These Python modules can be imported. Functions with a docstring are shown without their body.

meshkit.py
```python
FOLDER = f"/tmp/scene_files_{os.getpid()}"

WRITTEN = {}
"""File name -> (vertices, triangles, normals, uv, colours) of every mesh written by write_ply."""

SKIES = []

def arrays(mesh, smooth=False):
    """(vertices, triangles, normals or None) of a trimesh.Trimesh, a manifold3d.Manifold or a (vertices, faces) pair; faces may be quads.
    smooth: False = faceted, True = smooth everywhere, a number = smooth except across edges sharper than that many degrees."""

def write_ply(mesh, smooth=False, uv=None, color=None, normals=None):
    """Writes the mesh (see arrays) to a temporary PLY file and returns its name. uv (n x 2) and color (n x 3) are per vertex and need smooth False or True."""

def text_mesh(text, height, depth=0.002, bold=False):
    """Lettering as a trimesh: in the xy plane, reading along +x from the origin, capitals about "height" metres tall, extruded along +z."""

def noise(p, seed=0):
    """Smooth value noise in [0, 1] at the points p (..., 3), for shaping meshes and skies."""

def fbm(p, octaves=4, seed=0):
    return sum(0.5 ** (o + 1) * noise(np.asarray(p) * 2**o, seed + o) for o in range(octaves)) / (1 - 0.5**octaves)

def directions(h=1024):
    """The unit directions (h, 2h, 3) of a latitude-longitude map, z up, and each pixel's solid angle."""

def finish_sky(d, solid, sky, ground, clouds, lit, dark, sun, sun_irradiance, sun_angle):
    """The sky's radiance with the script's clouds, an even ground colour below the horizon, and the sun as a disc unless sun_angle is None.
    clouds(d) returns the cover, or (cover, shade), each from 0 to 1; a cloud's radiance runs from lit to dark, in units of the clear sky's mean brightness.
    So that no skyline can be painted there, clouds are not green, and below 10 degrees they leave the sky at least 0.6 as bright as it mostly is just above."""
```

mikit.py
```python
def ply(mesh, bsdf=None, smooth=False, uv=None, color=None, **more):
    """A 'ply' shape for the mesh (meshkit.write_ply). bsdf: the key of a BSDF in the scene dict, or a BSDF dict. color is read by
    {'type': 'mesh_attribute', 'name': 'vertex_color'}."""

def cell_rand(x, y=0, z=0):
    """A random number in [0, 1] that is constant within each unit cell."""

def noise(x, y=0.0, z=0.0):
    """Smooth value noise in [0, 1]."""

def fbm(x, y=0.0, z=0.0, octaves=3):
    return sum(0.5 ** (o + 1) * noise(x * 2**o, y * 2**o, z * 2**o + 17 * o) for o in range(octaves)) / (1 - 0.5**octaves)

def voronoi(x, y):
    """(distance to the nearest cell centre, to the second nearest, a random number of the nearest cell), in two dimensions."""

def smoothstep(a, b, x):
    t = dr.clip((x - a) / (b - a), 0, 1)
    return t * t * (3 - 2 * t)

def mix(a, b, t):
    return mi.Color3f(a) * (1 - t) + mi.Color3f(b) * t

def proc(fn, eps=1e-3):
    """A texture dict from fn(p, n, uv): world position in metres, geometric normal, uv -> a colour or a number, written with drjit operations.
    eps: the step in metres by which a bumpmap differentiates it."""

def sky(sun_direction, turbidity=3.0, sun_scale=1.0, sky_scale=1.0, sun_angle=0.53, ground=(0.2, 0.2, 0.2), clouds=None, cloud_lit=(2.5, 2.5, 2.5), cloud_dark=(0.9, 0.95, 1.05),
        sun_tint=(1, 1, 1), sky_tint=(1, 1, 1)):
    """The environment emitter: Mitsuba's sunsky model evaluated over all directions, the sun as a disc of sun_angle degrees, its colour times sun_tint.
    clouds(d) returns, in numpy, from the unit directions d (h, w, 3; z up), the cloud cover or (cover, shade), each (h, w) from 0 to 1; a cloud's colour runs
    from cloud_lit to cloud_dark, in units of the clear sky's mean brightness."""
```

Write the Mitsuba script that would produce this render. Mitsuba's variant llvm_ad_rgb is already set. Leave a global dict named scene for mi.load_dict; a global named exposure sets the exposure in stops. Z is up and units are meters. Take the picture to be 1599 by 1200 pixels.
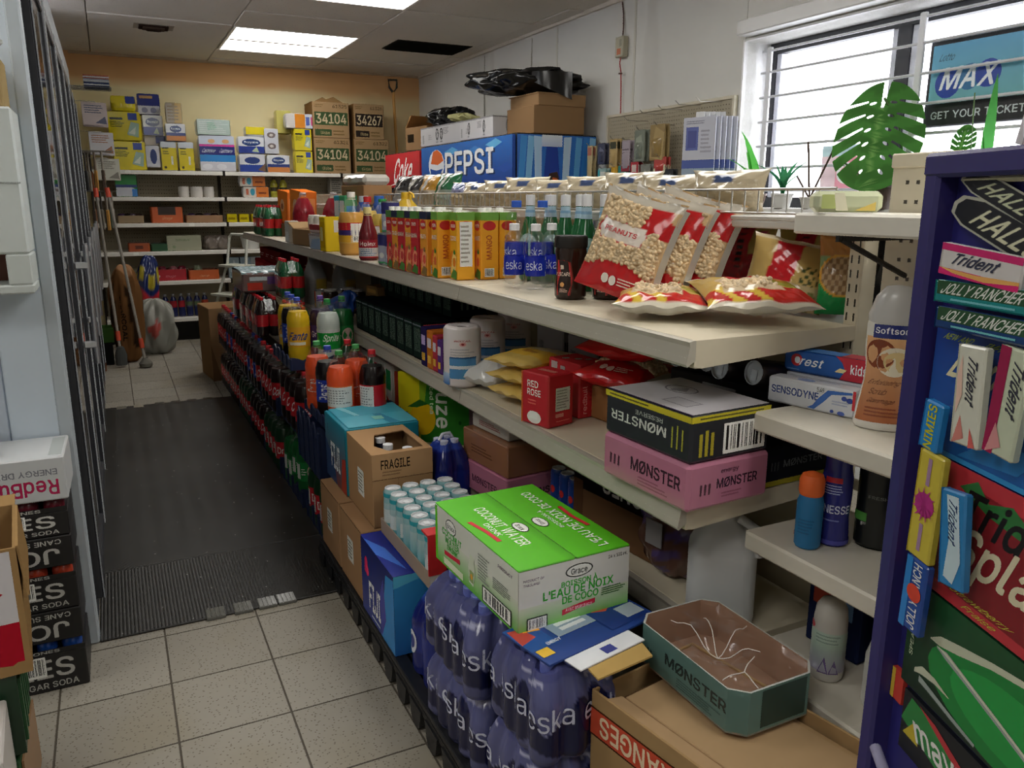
import math, random
import numpy as np
import trimesh
import mitsuba as mi
import drjit as dr
import mikit, meshkit
from mikit import proc, noise, fbm, voronoi, cell_rand, smoothstep, mix

T = mi.ScalarTransform4f
rng = np.random.default_rng(7)
scene, labels = {}, {}
PI = math.pi

# ---------------------------------------------------------------- camera, daylight, ceiling lights, exposure
YAW, PITCH, ROLL, FOCAL, EYE = 0.4621, 0.2283, -0.0032, 1240.4, 1.4618
_f = np.array([math.sin(YAW)*math.cos(PITCH), math.cos(YAW)*math.cos(PITCH), -math.sin(PITCH)])
_r = np.cross(_f, [0, 0, 1]); _r /= np.linalg.norm(_r); _d = -np.cross(_r, _f)
_up = -(-math.sin(ROLL)*_r + math.cos(ROLL)*_d)
scene['camera'] = {'type': 'perspective', 'fov': math.degrees(2*math.atan(799.5/FOCAL)), 'fov_axis': 'x', 'near_clip': 0.02, 'far_clip': 200.0,
                   'to_world': T().look_at(origin=[0, 0, EYE], target=[float(_f[0]), float(_f[1]), EYE+float(_f[2])], up=[float(x) for x in _up])}
scene['sky'] = mikit.sky((0.35, -0.5, 0.75), turbidity=6.0, sun_scale=0.0, sky_scale=60.0, ground=(0.75, 0.75, 0.78),
                         clouds=lambda d: np.ones(d.shape[:2])*0.9, cloud_lit=(1.0, 1.0, 1.02), cloud_dark=(0.8, 0.82, 0.86))
LAMP_RADIANCE = 9.0
exposure = -0.4

# ---------------------------------------------------------------- materials
def lin(c):
    if isinstance(c, str):
        c = [int(c[i:i+2], 16)/255 for i in (0, 2, 4)]
    c = np.asarray(c, float)
    return np.where(c < 0.04045, c/12.92, ((c+0.055)/1.055)**2.4)

VC = {'type': 'mesh_attribute', 'name': 'vertex_color'}
def pr(base, rough, spec=0.5, **k):
    return {'type': 'twosided', 'b': {'type': 'principled', 'base_color': base, 'roughness': rough, 'specular': spec, **k}}
def rgb(c):
    return {'type': 'rgb', 'value': [float(x) for x in lin(c)]}
def diffuse(base):
    return {'type': 'twosided', 'b': {'type': 'diffuse', 'reflectance': base}}
def coated(base, a):
    return {'type': 'twosided', 'b': {'type': 'roughplastic', 'diffuse_reflectance': base, 'alpha': a, 'int_ior': 1.45, 'distribution': 'ggx'}}
scene['m_matte'] = diffuse(VC)
# one glossy material for all goods: each mesh carries its roughness and metalness in its uv
scene['m_goods'] = pr(VC, proc(lambda p, n, uv: uv.x), 0.5, metallic=proc(lambda p, n, uv: uv.y))
GOODS = {'m_satin': (0.42, 0.0), 'm_gloss': (0.22, 0.0), 'm_film': (0.13, 0.0), 'm_metal': (0.32, 0.85), 'm_foil': (0.25, 0.45)}
scene['m_leaf'] = {'type': 'principledthin', 'base_color': VC, 'roughness': 0.35, 'diff_trans': 0.9, 'spec_trans': 0.0}
scene['m_clear'] = {'type': 'thindielectric', 'int_ior': 1.36}

# ---------------------------------------------------------------- mesh building
class MB:
    """A mesh with colours per vertex, put together from shapes."""
    def __init__(s):
        s.v, s.f, s.c, s.n = [], [], [], 0
    def add(s, v, f, col):
        v = np.asarray(v, float).reshape(-1, 3); f = np.asarray(f, int)
        if f.shape[1] == 4:
            f = np.vstack([f[:, [0, 1, 2]], f[:, [0, 2, 3]]])
        c = lin(col)
        c = np.broadcast_to(c, (len(v), 3)) if c.ndim == 1 else c
        s.v.append(v); s.f.append(f+s.n); s.c.append(c); s.n += len(v)
        return s
    def flat(s, v, f, col):
        v = np.asarray(v, float); f = np.asarray(f, int); k = f.shape[1]
        return s.add(v[f.ravel()], np.arange(f.size).reshape(-1, k), col)
    def mesh(s, m, col, flat=True):
        return (s.flat if flat else s.add)(m.vertices, m.faces, col)
    def quad(s, a, b, c, d, col):
        return s.add([a, b, c, d], [[0, 1, 2, 3]], col)
    def box(s, x0, y0, z0, x1, y1, z1, col, r=0.0, cols=None):
        """r: chamfer; cols: {'x-','x+','y-','y+','z-','z+'} colours of single faces."""
        lo, hi = np.array([x0, y0, z0], float), np.array([x1, y1, z1], float)
        lo, hi = np.minimum(lo, hi), np.maximum(lo, hi)
        r = min(r, (hi-lo).min()*0.49)
        cols = cols or {}
        ax = 'xyz'
        for k in range(3):
            i, j = (k+1) % 3, (k+2) % 3
            for sg in (-1, 1):
                q = []
                for (a, b) in ((0, 0), (1, 0), (1, 1), (0, 1)):
                    p = np.zeros(3); p[k] = hi[k] if sg > 0 else lo[k]
                    p[i] = hi[i]-r if a else lo[i]+r
                    p[j] = hi[j]-r if b else lo[j]+r
                    q.append(p)
                if sg < 0: q = q[::-1]
                s.add(q, [[0, 1, 2, 3]], cols.get(ax[k]+('+' if sg > 0 else '-'), col))
        if r > 0:
            for k in range(3):
                i, j = (k+1) % 3, (k+2) % 3
                for si in (-1, 1):
                    for sj in (-1, 1):
                        def pt(kk, side):
                            p = np.zeros(3); p[k] = hi[k]-r if kk else lo[k]+r
                            p[i] = (hi[i] if si > 0 else lo[i]) - si*(r if side else 0)
                            p[j] = (hi[j] if sj > 0 else lo[j]) - sj*(0 if side else r)
                            return p
                        q = [pt(0, 0), pt(1, 0), pt(1, 1), pt(0, 1)]
                        if si*sj > 0: q = q[::-1]
                        s.add(q, [[0, 1, 2, 3]], col)
            for sx in (-1, 1):
                for sy in (-1, 1):
                    for sz in (-1, 1):
                        c = np.array([hi[0] if sx > 0 else lo[0], hi[1] if sy > 0 else lo[1], hi[2] if sz > 0 else lo[2]])
                        q = [c-[0, sy*r, sz*r], c-[sx*r, 0, sz*r], c-[sx*r, sy*r, 0]]
                        if sx*sy*sz < 0: q = q[::-1]
                        s.add(q, [[0, 1, 2]], col)
        return s
    def lathe(s, prof, n=20, col='ffffff', cols=None, x=0, y=0, z=0, sx=1.0, sy=1.0, sharp=35):
        """prof: [(radius, height)...] bottom to top; cols: one colour per span."""
        p = np.asarray(prof, float)
        a = np.arange(n)*2*PI/n
        runs, cur = [], [0]
        for i in range(1, len(p)):
            cur.append(i)
            if i < len(p)-1:
                d0, d1 = p[i]-p[i-1], p[i+1]-p[i]
                ang = math.degrees(abs(math.atan2(d0[0]*d1[1]-d0[1]*d1[0], d0 @ d1)))
                if ang > sharp or (cols is not None and cols[i] != cols[i-1]):
                    runs.append(cur); cur = [i]
        runs.append(cur)
        for run in runs:
            v = np.array([[[x+sx*p[i][0]*math.cos(t), y+sy*p[i][0]*math.sin(t), z+p[i][1]] for t in a] for i in run])
            m = len(run)
            f = [[i*n+j, i*n+(j+1) % n, (i+1)*n+(j+1) % n, (i+1)*n+j] for i in range(m-1) for j in range(n)]
            s.add(v.reshape(-1, 3), f, cols[run[0]] if cols is not None else col)
        return s
    def tube(s, pts, r, col, n=8, caps=True):
        p = np.asarray(pts, float)
        t = np.gradient(p, axis=0); t /= np.linalg.norm(t, axis=1, keepdims=True)+1e-12
        a = np.cross(t, np.where(np.abs(t[:, 2:]) < 0.9, [0, 0, 1.0], [1.0, 0, 0]))
        a /= np.linalg.norm(a, axis=1, keepdims=True)+1e-12
        b = np.cross(t, a); ang = np.arange(n)*2*PI/n
        rr = np.broadcast_to(r, (len(p),))[:, None, None]
        v = p[:, None]+rr*(np.cos(ang)[None, :, None]*a[:, None]+np.sin(ang)[None, :, None]*b[:, None])
        f = [[i*n+j, i*n+(j+1) % n, (i+1)*n+(j+1) % n, (i+1)*n+j] for i in range(len(p)-1) for j in range(n)]
        s.add(v.reshape(-1, 3), f, col)
        if caps:
            for e, o in ((0, 1), (-1, -1)):
                q = np.vstack([v[e], p[e][None]])
                s.add(q, [[j, (j+1) % n, n][::o] for j in range(n)], col)
        return s
    def prism(s, poly, d0, d1, col, axes='xz'):
        """A polygon (list of 2-D points) in the plane of the two axes, from d0 to d1 on the third."""
        from shapely.geometry import Polygon
        g = Polygon(poly) if not hasattr(poly, 'exterior') else poly
        m = trimesh.creation.extrude_polygon(g, abs(d1-d0), engine='earcut')
        v = np.array(m.vertices); o = min(d0, d1)
        i, j = 'xyz'.index(axes[0]), 'xyz'.index(axes[1]); k = 3-i-j
        w = np.zeros_like(v); w[:, i], w[:, j], w[:, k] = v[:, 0], v[:, 1], v[:, 2]+o
        f = np.array(m.faces)
        if (i, j) in ((0, 2), (1, 0), (2, 1)): f = f[:, ::-1]
        return s.flat(w, f, col)
    def grid(s, fn, nu, nv, col, flip=False):
        """fn(u, v) -> points for arrays u, v in [0, 1]; col: colour, or fn(u, v) -> colours."""
        u, v = np.meshgrid(np.linspace(0, 1, nu+1), np.linspace(0, 1, nv+1), indexing='ij')
        p = fn(u.ravel(), v.ravel())
        c = col(u.ravel(), v.ravel()) if callable(col) else col
        i, j = np.meshgrid(np.arange(nu), np.arange(nv), indexing='ij')
        a = (i*(nv+1)+j).ravel()
        f = np.stack([a, a+nv+1, a+nv+2, a+1], 1)
        return s.add(p, f[:, ::-1] if flip else f, c)
    def move(s, t=(0, 0, 0), rz=0, rx=0, ry=0, k=1.0):
        R = trimesh.transformations.euler_matrix(math.radians(rx), math.radians(ry), math.radians(rz))[:3, :3]
        s.v = [(v*k) @ R.T+np.asarray(t, float) for v in s.v]
        return s
    def join(s, o):
        for v, f, c in zip(o.v, o.f, o.c):
            s.v.append(v); s.c.append(c)
        m = s.n
        off = 0
        for v, f in zip(o.v, o.f):
            s.f.append(f+m)
        s.n += o.n
        return s
    def ply(s, bsdf):
        V = np.vstack(s.v); uv = None
        if bsdf in GOODS:
            uv = np.tile(GOODS[bsdf], (len(V), 1)); bsdf = 'm_goods'
        return mikit.ply((V, np.vstack(s.f)), bsdf, smooth=True, color=np.vstack(s.c), uv=uv)

# ---------------------------------------------------------------- lettering and flat print
_glyphs = {}
def glyph(ch, bold):
    k = (ch, bold)
    if k not in _glyphs:
        m = meshkit.text_mesh(ch, 1.0, 0.01, bold)
        keep = m.face_normals[:, 2] > 0.9
        f = m.faces[keep]; used, inv = np.unique(f, return_inverse=True)
        v = np.array(m.vertices)[used][:, :2]; v[:, 0] -= v[:, 0].min()
        _glyphs[k] = (v, inv.reshape(-1, 3), v[:, 0].max())
    return _glyphs[k]
_texts = {}
def text2d(text, bold=True):
    """Flat lettering: points scaled to the unit square, and triangles."""
    k = (text, bold)
    if k not in _texts:
        x, V, F, n = 0.0, [], [], 0
        for ch in text:
            if ch == ' ':
                x += 0.4; continue
            v, f, w = glyph(ch, bold)
            V.append(v+[x, 0]); F.append(f+n); n += len(v); x += w+0.12
        V, F = np.vstack(V), np.vstack(F)
        lo, hi = V.min(0), V.max(0)
        _texts[k] = ((V-lo)/(hi-lo), F)
    return _texts[k]

def bars(seed, n=26):
    r = np.random.default_rng(seed); w = r.choice([1, 1, 2, 3], n)*1.0; e = np.concatenate([[0], np.cumsum(w)])/w.sum()
    return [(e[i], e[i+1]) for i in range(0, n, 2)]

def draw(mb, draws, fmap, sub=1, off0=0.0005, step=0.00012):
    """Flat print on a face. fmap(u, v, off) -> points. Items: ('r',x0,y0,x1,y1,c) ('t',text,x0,y0,x1,y1,c[,turn[,bold[,slant]]]) ('e',cx,cy,rx,ry,c) ('ring',cx,cy,rx,ry,w,c)
    ('p',[(x,y)..],c) ('bar',x0,y0,x1,y1) ('lines',x0,y0,x1,y1,n,c) ('g',x0,y0,x1,y1,c0,c1) colour running upwards."""
    off = off0
    def put(p2, f, c):
        p2 = np.asarray(p2, float)
        mb.add(fmap(p2[:, 0], p2[:, 1], off), f, c)
    def rect(x0, y0, x1, y1, c, c1=None):
        n = max(1, int(math.ceil(sub*abs(x1-x0))))
        ny = 1 if c1 is None else 6
        gx, gy = np.meshgrid(np.linspace(x0, x1, n+1), np.linspace(y0, y1, ny+1), indexing='ij')
        i, j = np.meshgrid(np.arange(n), np.arange(ny), indexing='ij'); a = (i*(ny+1)+j).ravel()
        f = np.stack([a, a+ny+1, a+ny+2, a+1], 1)
        pts = np.stack([gx.ravel(), gy.ravel()], 1)
        if c1 is None:
            put(pts, f, c)
        else:
            t = ((gy.ravel()-y0)/(y1-y0))[:, None]; q = lin(c)*(1-t)+lin(c1)*t
            srgb = np.where(q < 0.0031308, 12.92*q, 1.055*np.maximum(q, 1e-9)**(1/2.4)-0.055)
            put(pts, f, srgb)
    for d in draws:
        k = d[0]
        if k == 'r':
            rect(*d[1:6])
        elif k == 'g':
            rect(d[1], d[2], d[3], d[4], d[5], d[6])
        elif k == 't':
            text, x0, y0, x1, y1, c = d[1:7]
            turn = d[7] if len(d) > 7 else 0; bold = d[8] if len(d) > 8 else True; sl = d[9] if len(d) > 9 else 0.0
            p, f = text2d(text, bold)
            p = p.copy(); p[:, 0] = (p[:, 0]+sl*p[:, 1])/(1+abs(sl)) + (abs(sl)/(1+abs(sl)) if sl < 0 else 0)
            if turn == 90: p = np.stack([1-p[:, 1], p[:, 0]], 1)
            elif turn == 180: p = 1-p
            elif turn == 270: p = np.stack([p[:, 1], 1-p[:, 0]], 1)
            put(p*[x1-x0, y1-y0]+[x0, y0], f, c)
        elif k in ('e', 'ring'):
            a = np.linspace(0, 2*PI, 25)[:-1]; e = np.stack([np.cos(a), np.sin(a)], 1)
            if k == 'e':
                cx, cy, rx, ry, c = d[1:6]
                put(np.vstack([e*[rx, ry]+[cx, cy], [[cx, cy]]]), [[i, (i+1) % 24, 24] for i in range(24)], c)
            else:
                cx, cy, rx, ry, w, c = d[1:7]
                put(np.vstack([e*[rx, ry]+[cx, cy], e*[rx*(1-w), ry*(1-w)]+[cx, cy]]), [[i, (i+1) % 24, 24+(i+1) % 24, 24+i] for i in range(24)], c)
        elif k == 'p':
            from shapely.geometry import Polygon
            pts = np.asarray(d[1], float)
            v, f = trimesh.creation.triangulate_polygon(Polygon(pts), engine='earcut')
            f = np.asarray(f)
            a2 = np.cross(np.asarray(v)[f[:, 1]]-np.asarray(v)[f[:, 0]], np.asarray(v)[f[:, 2]]-np.asarray(v)[f[:, 0]])
            f = np.where((a2 < 0)[:, None], f[:, ::-1], f)
            put(v, f, d[2])
        elif k == 'bar':
            x0, y0, x1, y1 = d[1:5]
            rect(x0, y0, x1, y1, 'f4f4f0'); off += step
            for a, b in bars(int((x0+y0)*997)+3):
                rect(x0+(x1-x0)*(0.06+0.88*a), y0+(y1-y0)*0.12, x0+(x1-x0)*(0.06+0.88*b), y0+(y1-y0)*0.92, '151515')
        elif k == 'lines':
            x0, y0, x1, y1, n, c = d[1:7]
            r = np.random.default_rng(int(n*7+x0*100))
            for i in range(n):
                y = y0+(y1-y0)*(i+0.3)/n
                rect(x0, y, x0+(x1-x0)*r.uniform(0.65, 1), y+(y1-y0)*0.45/n, c)
        off += step

def plane(o, ux, uy):
    o, ux, uy = (np.asarray(q, float) for q in (o, ux, uy)); n = np.cross(ux, uy); n /= np.linalg.norm(n)
    return lambda u, v, off: o+u[:, None]*ux+v[:, None]*uy+off*n
def cyl(rad, z0, z1, a0=-180.0, a1=180.0, x=0, y=0, sx=1, sy=1):
    """u runs to the right as seen from outside, 0.5 at the front (-y)."""
    rf = rad if callable(rad) else (lambda z: np.full_like(z, rad))
    def m(u, v, off):
        t = np.radians(a0+(a1-a0)*u)-PI/2; z = z0+(z1-z0)*v; r = rf(z)+off
        return np.stack([x+sx*r*np.cos(t), y+sy*r*np.sin(t), z], 1)
    return m
def facemaps(w, d, h, x=0, y=0, z=0):
    X, Y = w/2, d/2
    return {'front': plane((x-X, y-Y, z), (w, 0, 0), (0, 0, h)), 'back': plane((x+X, y+Y, z), (-w, 0, 0), (0, 0, h)),
            'right': plane((x+X, y-Y, z), (0, d, 0), (0, 0, h)), 'left': plane((x-X, y+Y, z), (0, -d, 0), (0, 0, h)),
            'top': plane((x-X, y-Y, z+h), (w, 0, 0), (0, d, 0))}

# ---------------------------------------------------------------- things
class Proto:
    """A thing at the origin (standing on z = 0, front towards -y): parts to be placed any number of times."""
    def __init__(s):
        s.parts = []
    def add(s, name, mb, bsdf='m_matte', label=None, kind=None):
        names = [p[0] for p in s.parts]
        base, k = name, 0
        while name in names:
            k += 1; name = f'{base}_{k:03d}'
        s.parts.append((name, mb.ply(bsdf), label, kind))
        return name
_used = {}
def key_of(name):
    k = _used.get(name, -1)+1; _used[name] = k
    return name if k == 0 else f'{name}_{k:03d}'
def put(name, proto, loc, rz=0, label=None, cat=None, group=None, tilt=(0, 0), k=1.0, kind=None, M=None):
    key = key_of(name)
    m = T().translate([float(x) for x in loc]).rotate([0, 0, 1], float(rz))
    if tilt[0]: m = m.rotate([1, 0, 0], float(tilt[0]))
    if tilt[1]: m = m.rotate([0, 1, 0], float(tilt[1]))
    if k != 1.0: m = m.scale(k if isinstance(k, (list, tuple)) else float(k))
    if M is not None: m = M
    one = len(proto.parts) == 1
    for (pn, pl, plab, pk) in proto.parts:
        sk = key if one else f'{key}__{pn}'
        scene[sk] = {**pl, 'to_world': m}
        if not one and (plab or pk):
            labels[sk] = {}
            if plab: labels[sk]['label'] = plab
            if pk: labels[sk]['kind'] = pk
    labels[key] = {'label': label, 'category': cat}
    if group: labels[key]['group'] = group
    if kind: labels[key]['kind'] = kind
    return key
def struct(key, mb, bsdf, sub=None):
    scene[key] = mb.ply(bsdf)
    if '__' not in key: labels[key] = {'kind': 'structure'}

# ================================================================ the room
XW, YB, ZC = 3.48, 9.5, 2.89          # window wall, back wall, ceiling
X0, YF = -3.4, -3.2                   # far left, behind the camera

def _tile(p, n, uv):
    tx, ty = (p.x-0.0331)/0.305, (p.y-2.7263)/0.305
    r = cell_rand(tx, ty, 3)
    base = mix((0.40, 0.365, 0.30), (0.47, 0.435, 0.365), r)
    st = fbm(p.x*2.3+5, p.y*2.3, 1.0)
    base = mix(base, mi.Color3f(0.39, 0.34, 0.24), smoothstep(0.56, 0.78, st)*0.6)
    a, b, w = voronoi(p.x*95, p.y*95)
    base = mix(base, mi.Color3f(0.20, 0.17, 0.13), smoothstep(0.30, 0.18, a)*smoothstep(0.55, 0.75, w)*0.75)
    e = dr.minimum(dr.minimum(tx-dr.floor(tx), 1-tx+dr.floor(tx)), dr.minimum(ty-dr.floor(ty), 1-ty+dr.floor(ty)))
    return mix(mi.Color3f(0.12, 0.10, 0.075), base, smoothstep(0.006, 0.014, e))
scene['m_floor'] = coated(proc(_tile), 0.28)
fl = MB().box(X0, YF, -0.12, 4.2, YB+0.2, -0.0015, 'ffffff')
struct('floor', fl, 'm_floor')
for i in range(-3, 4):
    for j in list(range(-6, 1))+list(range(11, 21)):
        x, y = 0.0331+0.305*i, 2.7263+0.305*j
        if x+0.3 < -0.75 or (x < -0.4 and j > 2): continue
        t = MB()
        g = 0.0011
        t.box(x+g, y+g, -0.004, x+0.305-g, y+0.305-g, 0.0, 'ffffff', r=0.0012)
        struct('floor__tile' if 'floor__tile' not in scene else f'floor__tile_{sum(k.startswith("floor__tile") for k in scene):03d}', t, 'm_floor')
labels['floor'].update(label='speckled cream vinyl tile floor of the shop', category='floor')

# ceiling
def _ceil(p, n, uv):
    s = fbm(p.x*1.3, p.y*1.3, 3.0)
    a, b, w = voronoi(p.x*60, p.y*60)
    c = mix((0.60, 0.555, 0.50), (0.68, 0.64, 0.585), s)
    return mix(c, mi.Color3f(0.3, 0.27, 0.24), smoothstep(0.22, 0.1, a)*smoothstep(0.6, 0.9, w)*0.4)
scene['m_ceiling'] = diffuse(proc(_ceil))
struct('ceiling', MB().box(X0, YF, ZC+0.03, 4.2, YB+0.2, ZC+0.15, 'ffffff'), 'm_ceiling')
labels['ceiling'].update(label='suspended ceiling of pale panels in a thin grid', category='ceiling')
xs = [-0.0, 1.10, 2.21, 3.32]
nt = 0
LIGHTS = [(1.10, 7.5), (1.10, 5.1), (1.10, 2.4), (1.10, -0.3), (-1.6, 2.0), (-1.6, -0.6), (1.10, -2.2)]
lit = {(round(a, 2), round(b+0.6*q, 2)) for a, b in LIGHTS for q in (0, 1)}
cols_ = [-3.33, -2.22, -1.11, 0.0, 1.10, 2.21, 3.32]
for ci, x in enumerate([-0.0, 1.10, 2.21, 3.32]):
    x1 = [1.10, 2.21, 3.32, 3.48][ci]
    for r in range(0, 8):
        y = 8.7+0.6-0.6*r
        y1 = min(y+0.6, YB)
        if any(abs(x-a) < 0.05 and b-0.05 < y < b+1.15 for a, b in LIGHTS): continue
        sag = 0.003*((ci*7+r*5) % 4)
        t = MB().box(x+0.004, y+0.004, ZC-sag, x1-0.004, y1-0.004, ZC+0.018, 'ffffff', r=0.002)
        struct('ceiling__tile' if nt == 0 else f'ceiling__tile_{nt:03d}', t, 'm_ceiling'); nt += 1
for r in range(0, 8):          # strip of panels above the coolers
    y = 8.7+0.6-0.6*r
    struct(f'ceiling__tile_{nt:03d}', MB().box(-1.106, y+0.004, ZC, -0.004, min(y+0.6, YB)-0.004, ZC+0.018, 'ffffff', r=0.002), 'm_ceiling'); nt += 1
g = MB()                        # rest of the ceiling, behind and above the camera
for (a, b, c, d) in ((X0, YF, -1.11, YB), (-1.11, YF, 1.10, 4.5), (2.21, YF, XW, 4.5)):
    g.box(a, b, ZC+0.001, c, d, ZC+0.02, 'ffffff')
for y0, y1 in ((-1.0, -0.3), (0.9, 2.4), (3.6, 4.5), (-3.2, -2.2)):
    g.box(1.10, y0, ZC+0.001, 2.21, y1, ZC+0.02, 'ffffff')
struct('ceiling__panel_field', g, 'm_ceiling')
tr = MB()
tr.box(XW-0.025, 1.0, ZC-0.03, XW, YB, ZC, 'cfc8bd')
tr.box(-0.2, YB-0.025, ZC-0.025, XW-0.025, YB, ZC, 'b8a48c')
struct('trim_1', tr, 'm_matte'); labels['trim_1'].update(label='wall angle strip along the ceiling edge', category='trim')

def lamp(loc, w, d, rad, label):
    key = key_of('ceiling_light')
    x, y = loc
    f = MB()
    z0 = ZC-0.012
    for q in range(2):
        ya = y+d*q/2
        f.box(x, ya, z0, x+w, ya+0.02, ZC+0.03, 'e8e6e0'); f.box(x, ya+d/2-0.02, z0, x+w, ya+d/2, ZC+0.03, 'e8e6e0')
    f.box(x, y+0.02, z0, x+0.02, y+d-0.02, ZC+0.03, 'e8e6e0'); f.box(x+w-0.02, y+0.02, z0, x+w, y+d-0.02, ZC+0.03, 'e8e6e0')
    scene[key+'__frame'] = f.ply('m_satin')
    for q in range(2):
        ya = y+d*q/2+0.02
        m = MB()   # a shallow prismatic lens
        yb = ya+d/2-0.04; xm0, xm1 = x+0.02, x+w-0.02
        zt, zb = ZC-0.004, ZC-0.02
        m.quad((xm0, ya, zt), (xm0, yb, zt), (xm1, yb, zt), (xm1, ya, zt), 'ffffff')
        scene[key+('__lens' if q == 0 else '__lens_001')] = {**m.ply('m_matte'), 'emitter': {'type': 'area', 'radiance': {'type': 'rgb', 'value': [rad*1.0, rad*0.975, rad*0.92]}}}
    labels[key] = {'label': label, 'category': 'ceiling light', 'group': 'fluorescent ceiling lights'}
for k, (x, y) in enumerate(LIGHTS):
    lamp((x+0.01, y+0.005), 1.09, 1.19, LAMP_RADIANCE, ['square fluorescent ceiling light nearest the yellow back wall', 'fluorescent ceiling light cut by the top edge of the photo'][k] if k < 2 else ['', '', 'fluorescent ceiling light above the viewer, before the cooler end', 'fluorescent ceiling light right above the viewer', 'fluorescent ceiling light left of the viewer', 'fluorescent ceiling light behind and left of the viewer', 'fluorescent ceiling light far behind the viewer'][k])

# ceiling vents
v = Proto()
m = MB(); m.box(-0.37, -0.25, -0.006, 0.37, 0.25, 0.0, '2b2a26')
v.add('frame', m, 'm_matte')
for i in range(9):
    y = -0.22+i*0.052
    v.add('louver', MB().box(-0.35, y, -0.016, 0.35, y+0.03, -0.008, '1b1c19'), 'm_matte')
put('ceiling_vent', v, (2.90, 7.68, ZC-0.004), 0, 'dark grey louvered ceiling vent panel right of the light', 'vent')
v = Proto()
m = MB().box(-0.16, -0.12, -0.008, 0.16, 0.12, 0, 'a39a90', r=0.004); v.add('plate', m)
m = MB()
for i in range(3):
    a = 0.115-i*0.03; b = 0.085-i*0.025
    m.box(-a, -b, -0.02-0.01*i, a, b, -0.009-0.01*i, '30251f' if i % 2 == 0 else '4a3d34')
v.add('diffuser', m)
put('ceiling_vent', v, (0.50, 7.85, ZC-0.003), 0, 'small brown square air diffuser left of the light', 'vent')
hk = Proto(); m = MB(); m.tube([(0, 0, 0), (0, 0, -0.05), (0.02, 0, -0.08), (0.03, 0, -0.06)], 0.004, '3a3028', 6); hk.add('hook', m)

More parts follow.
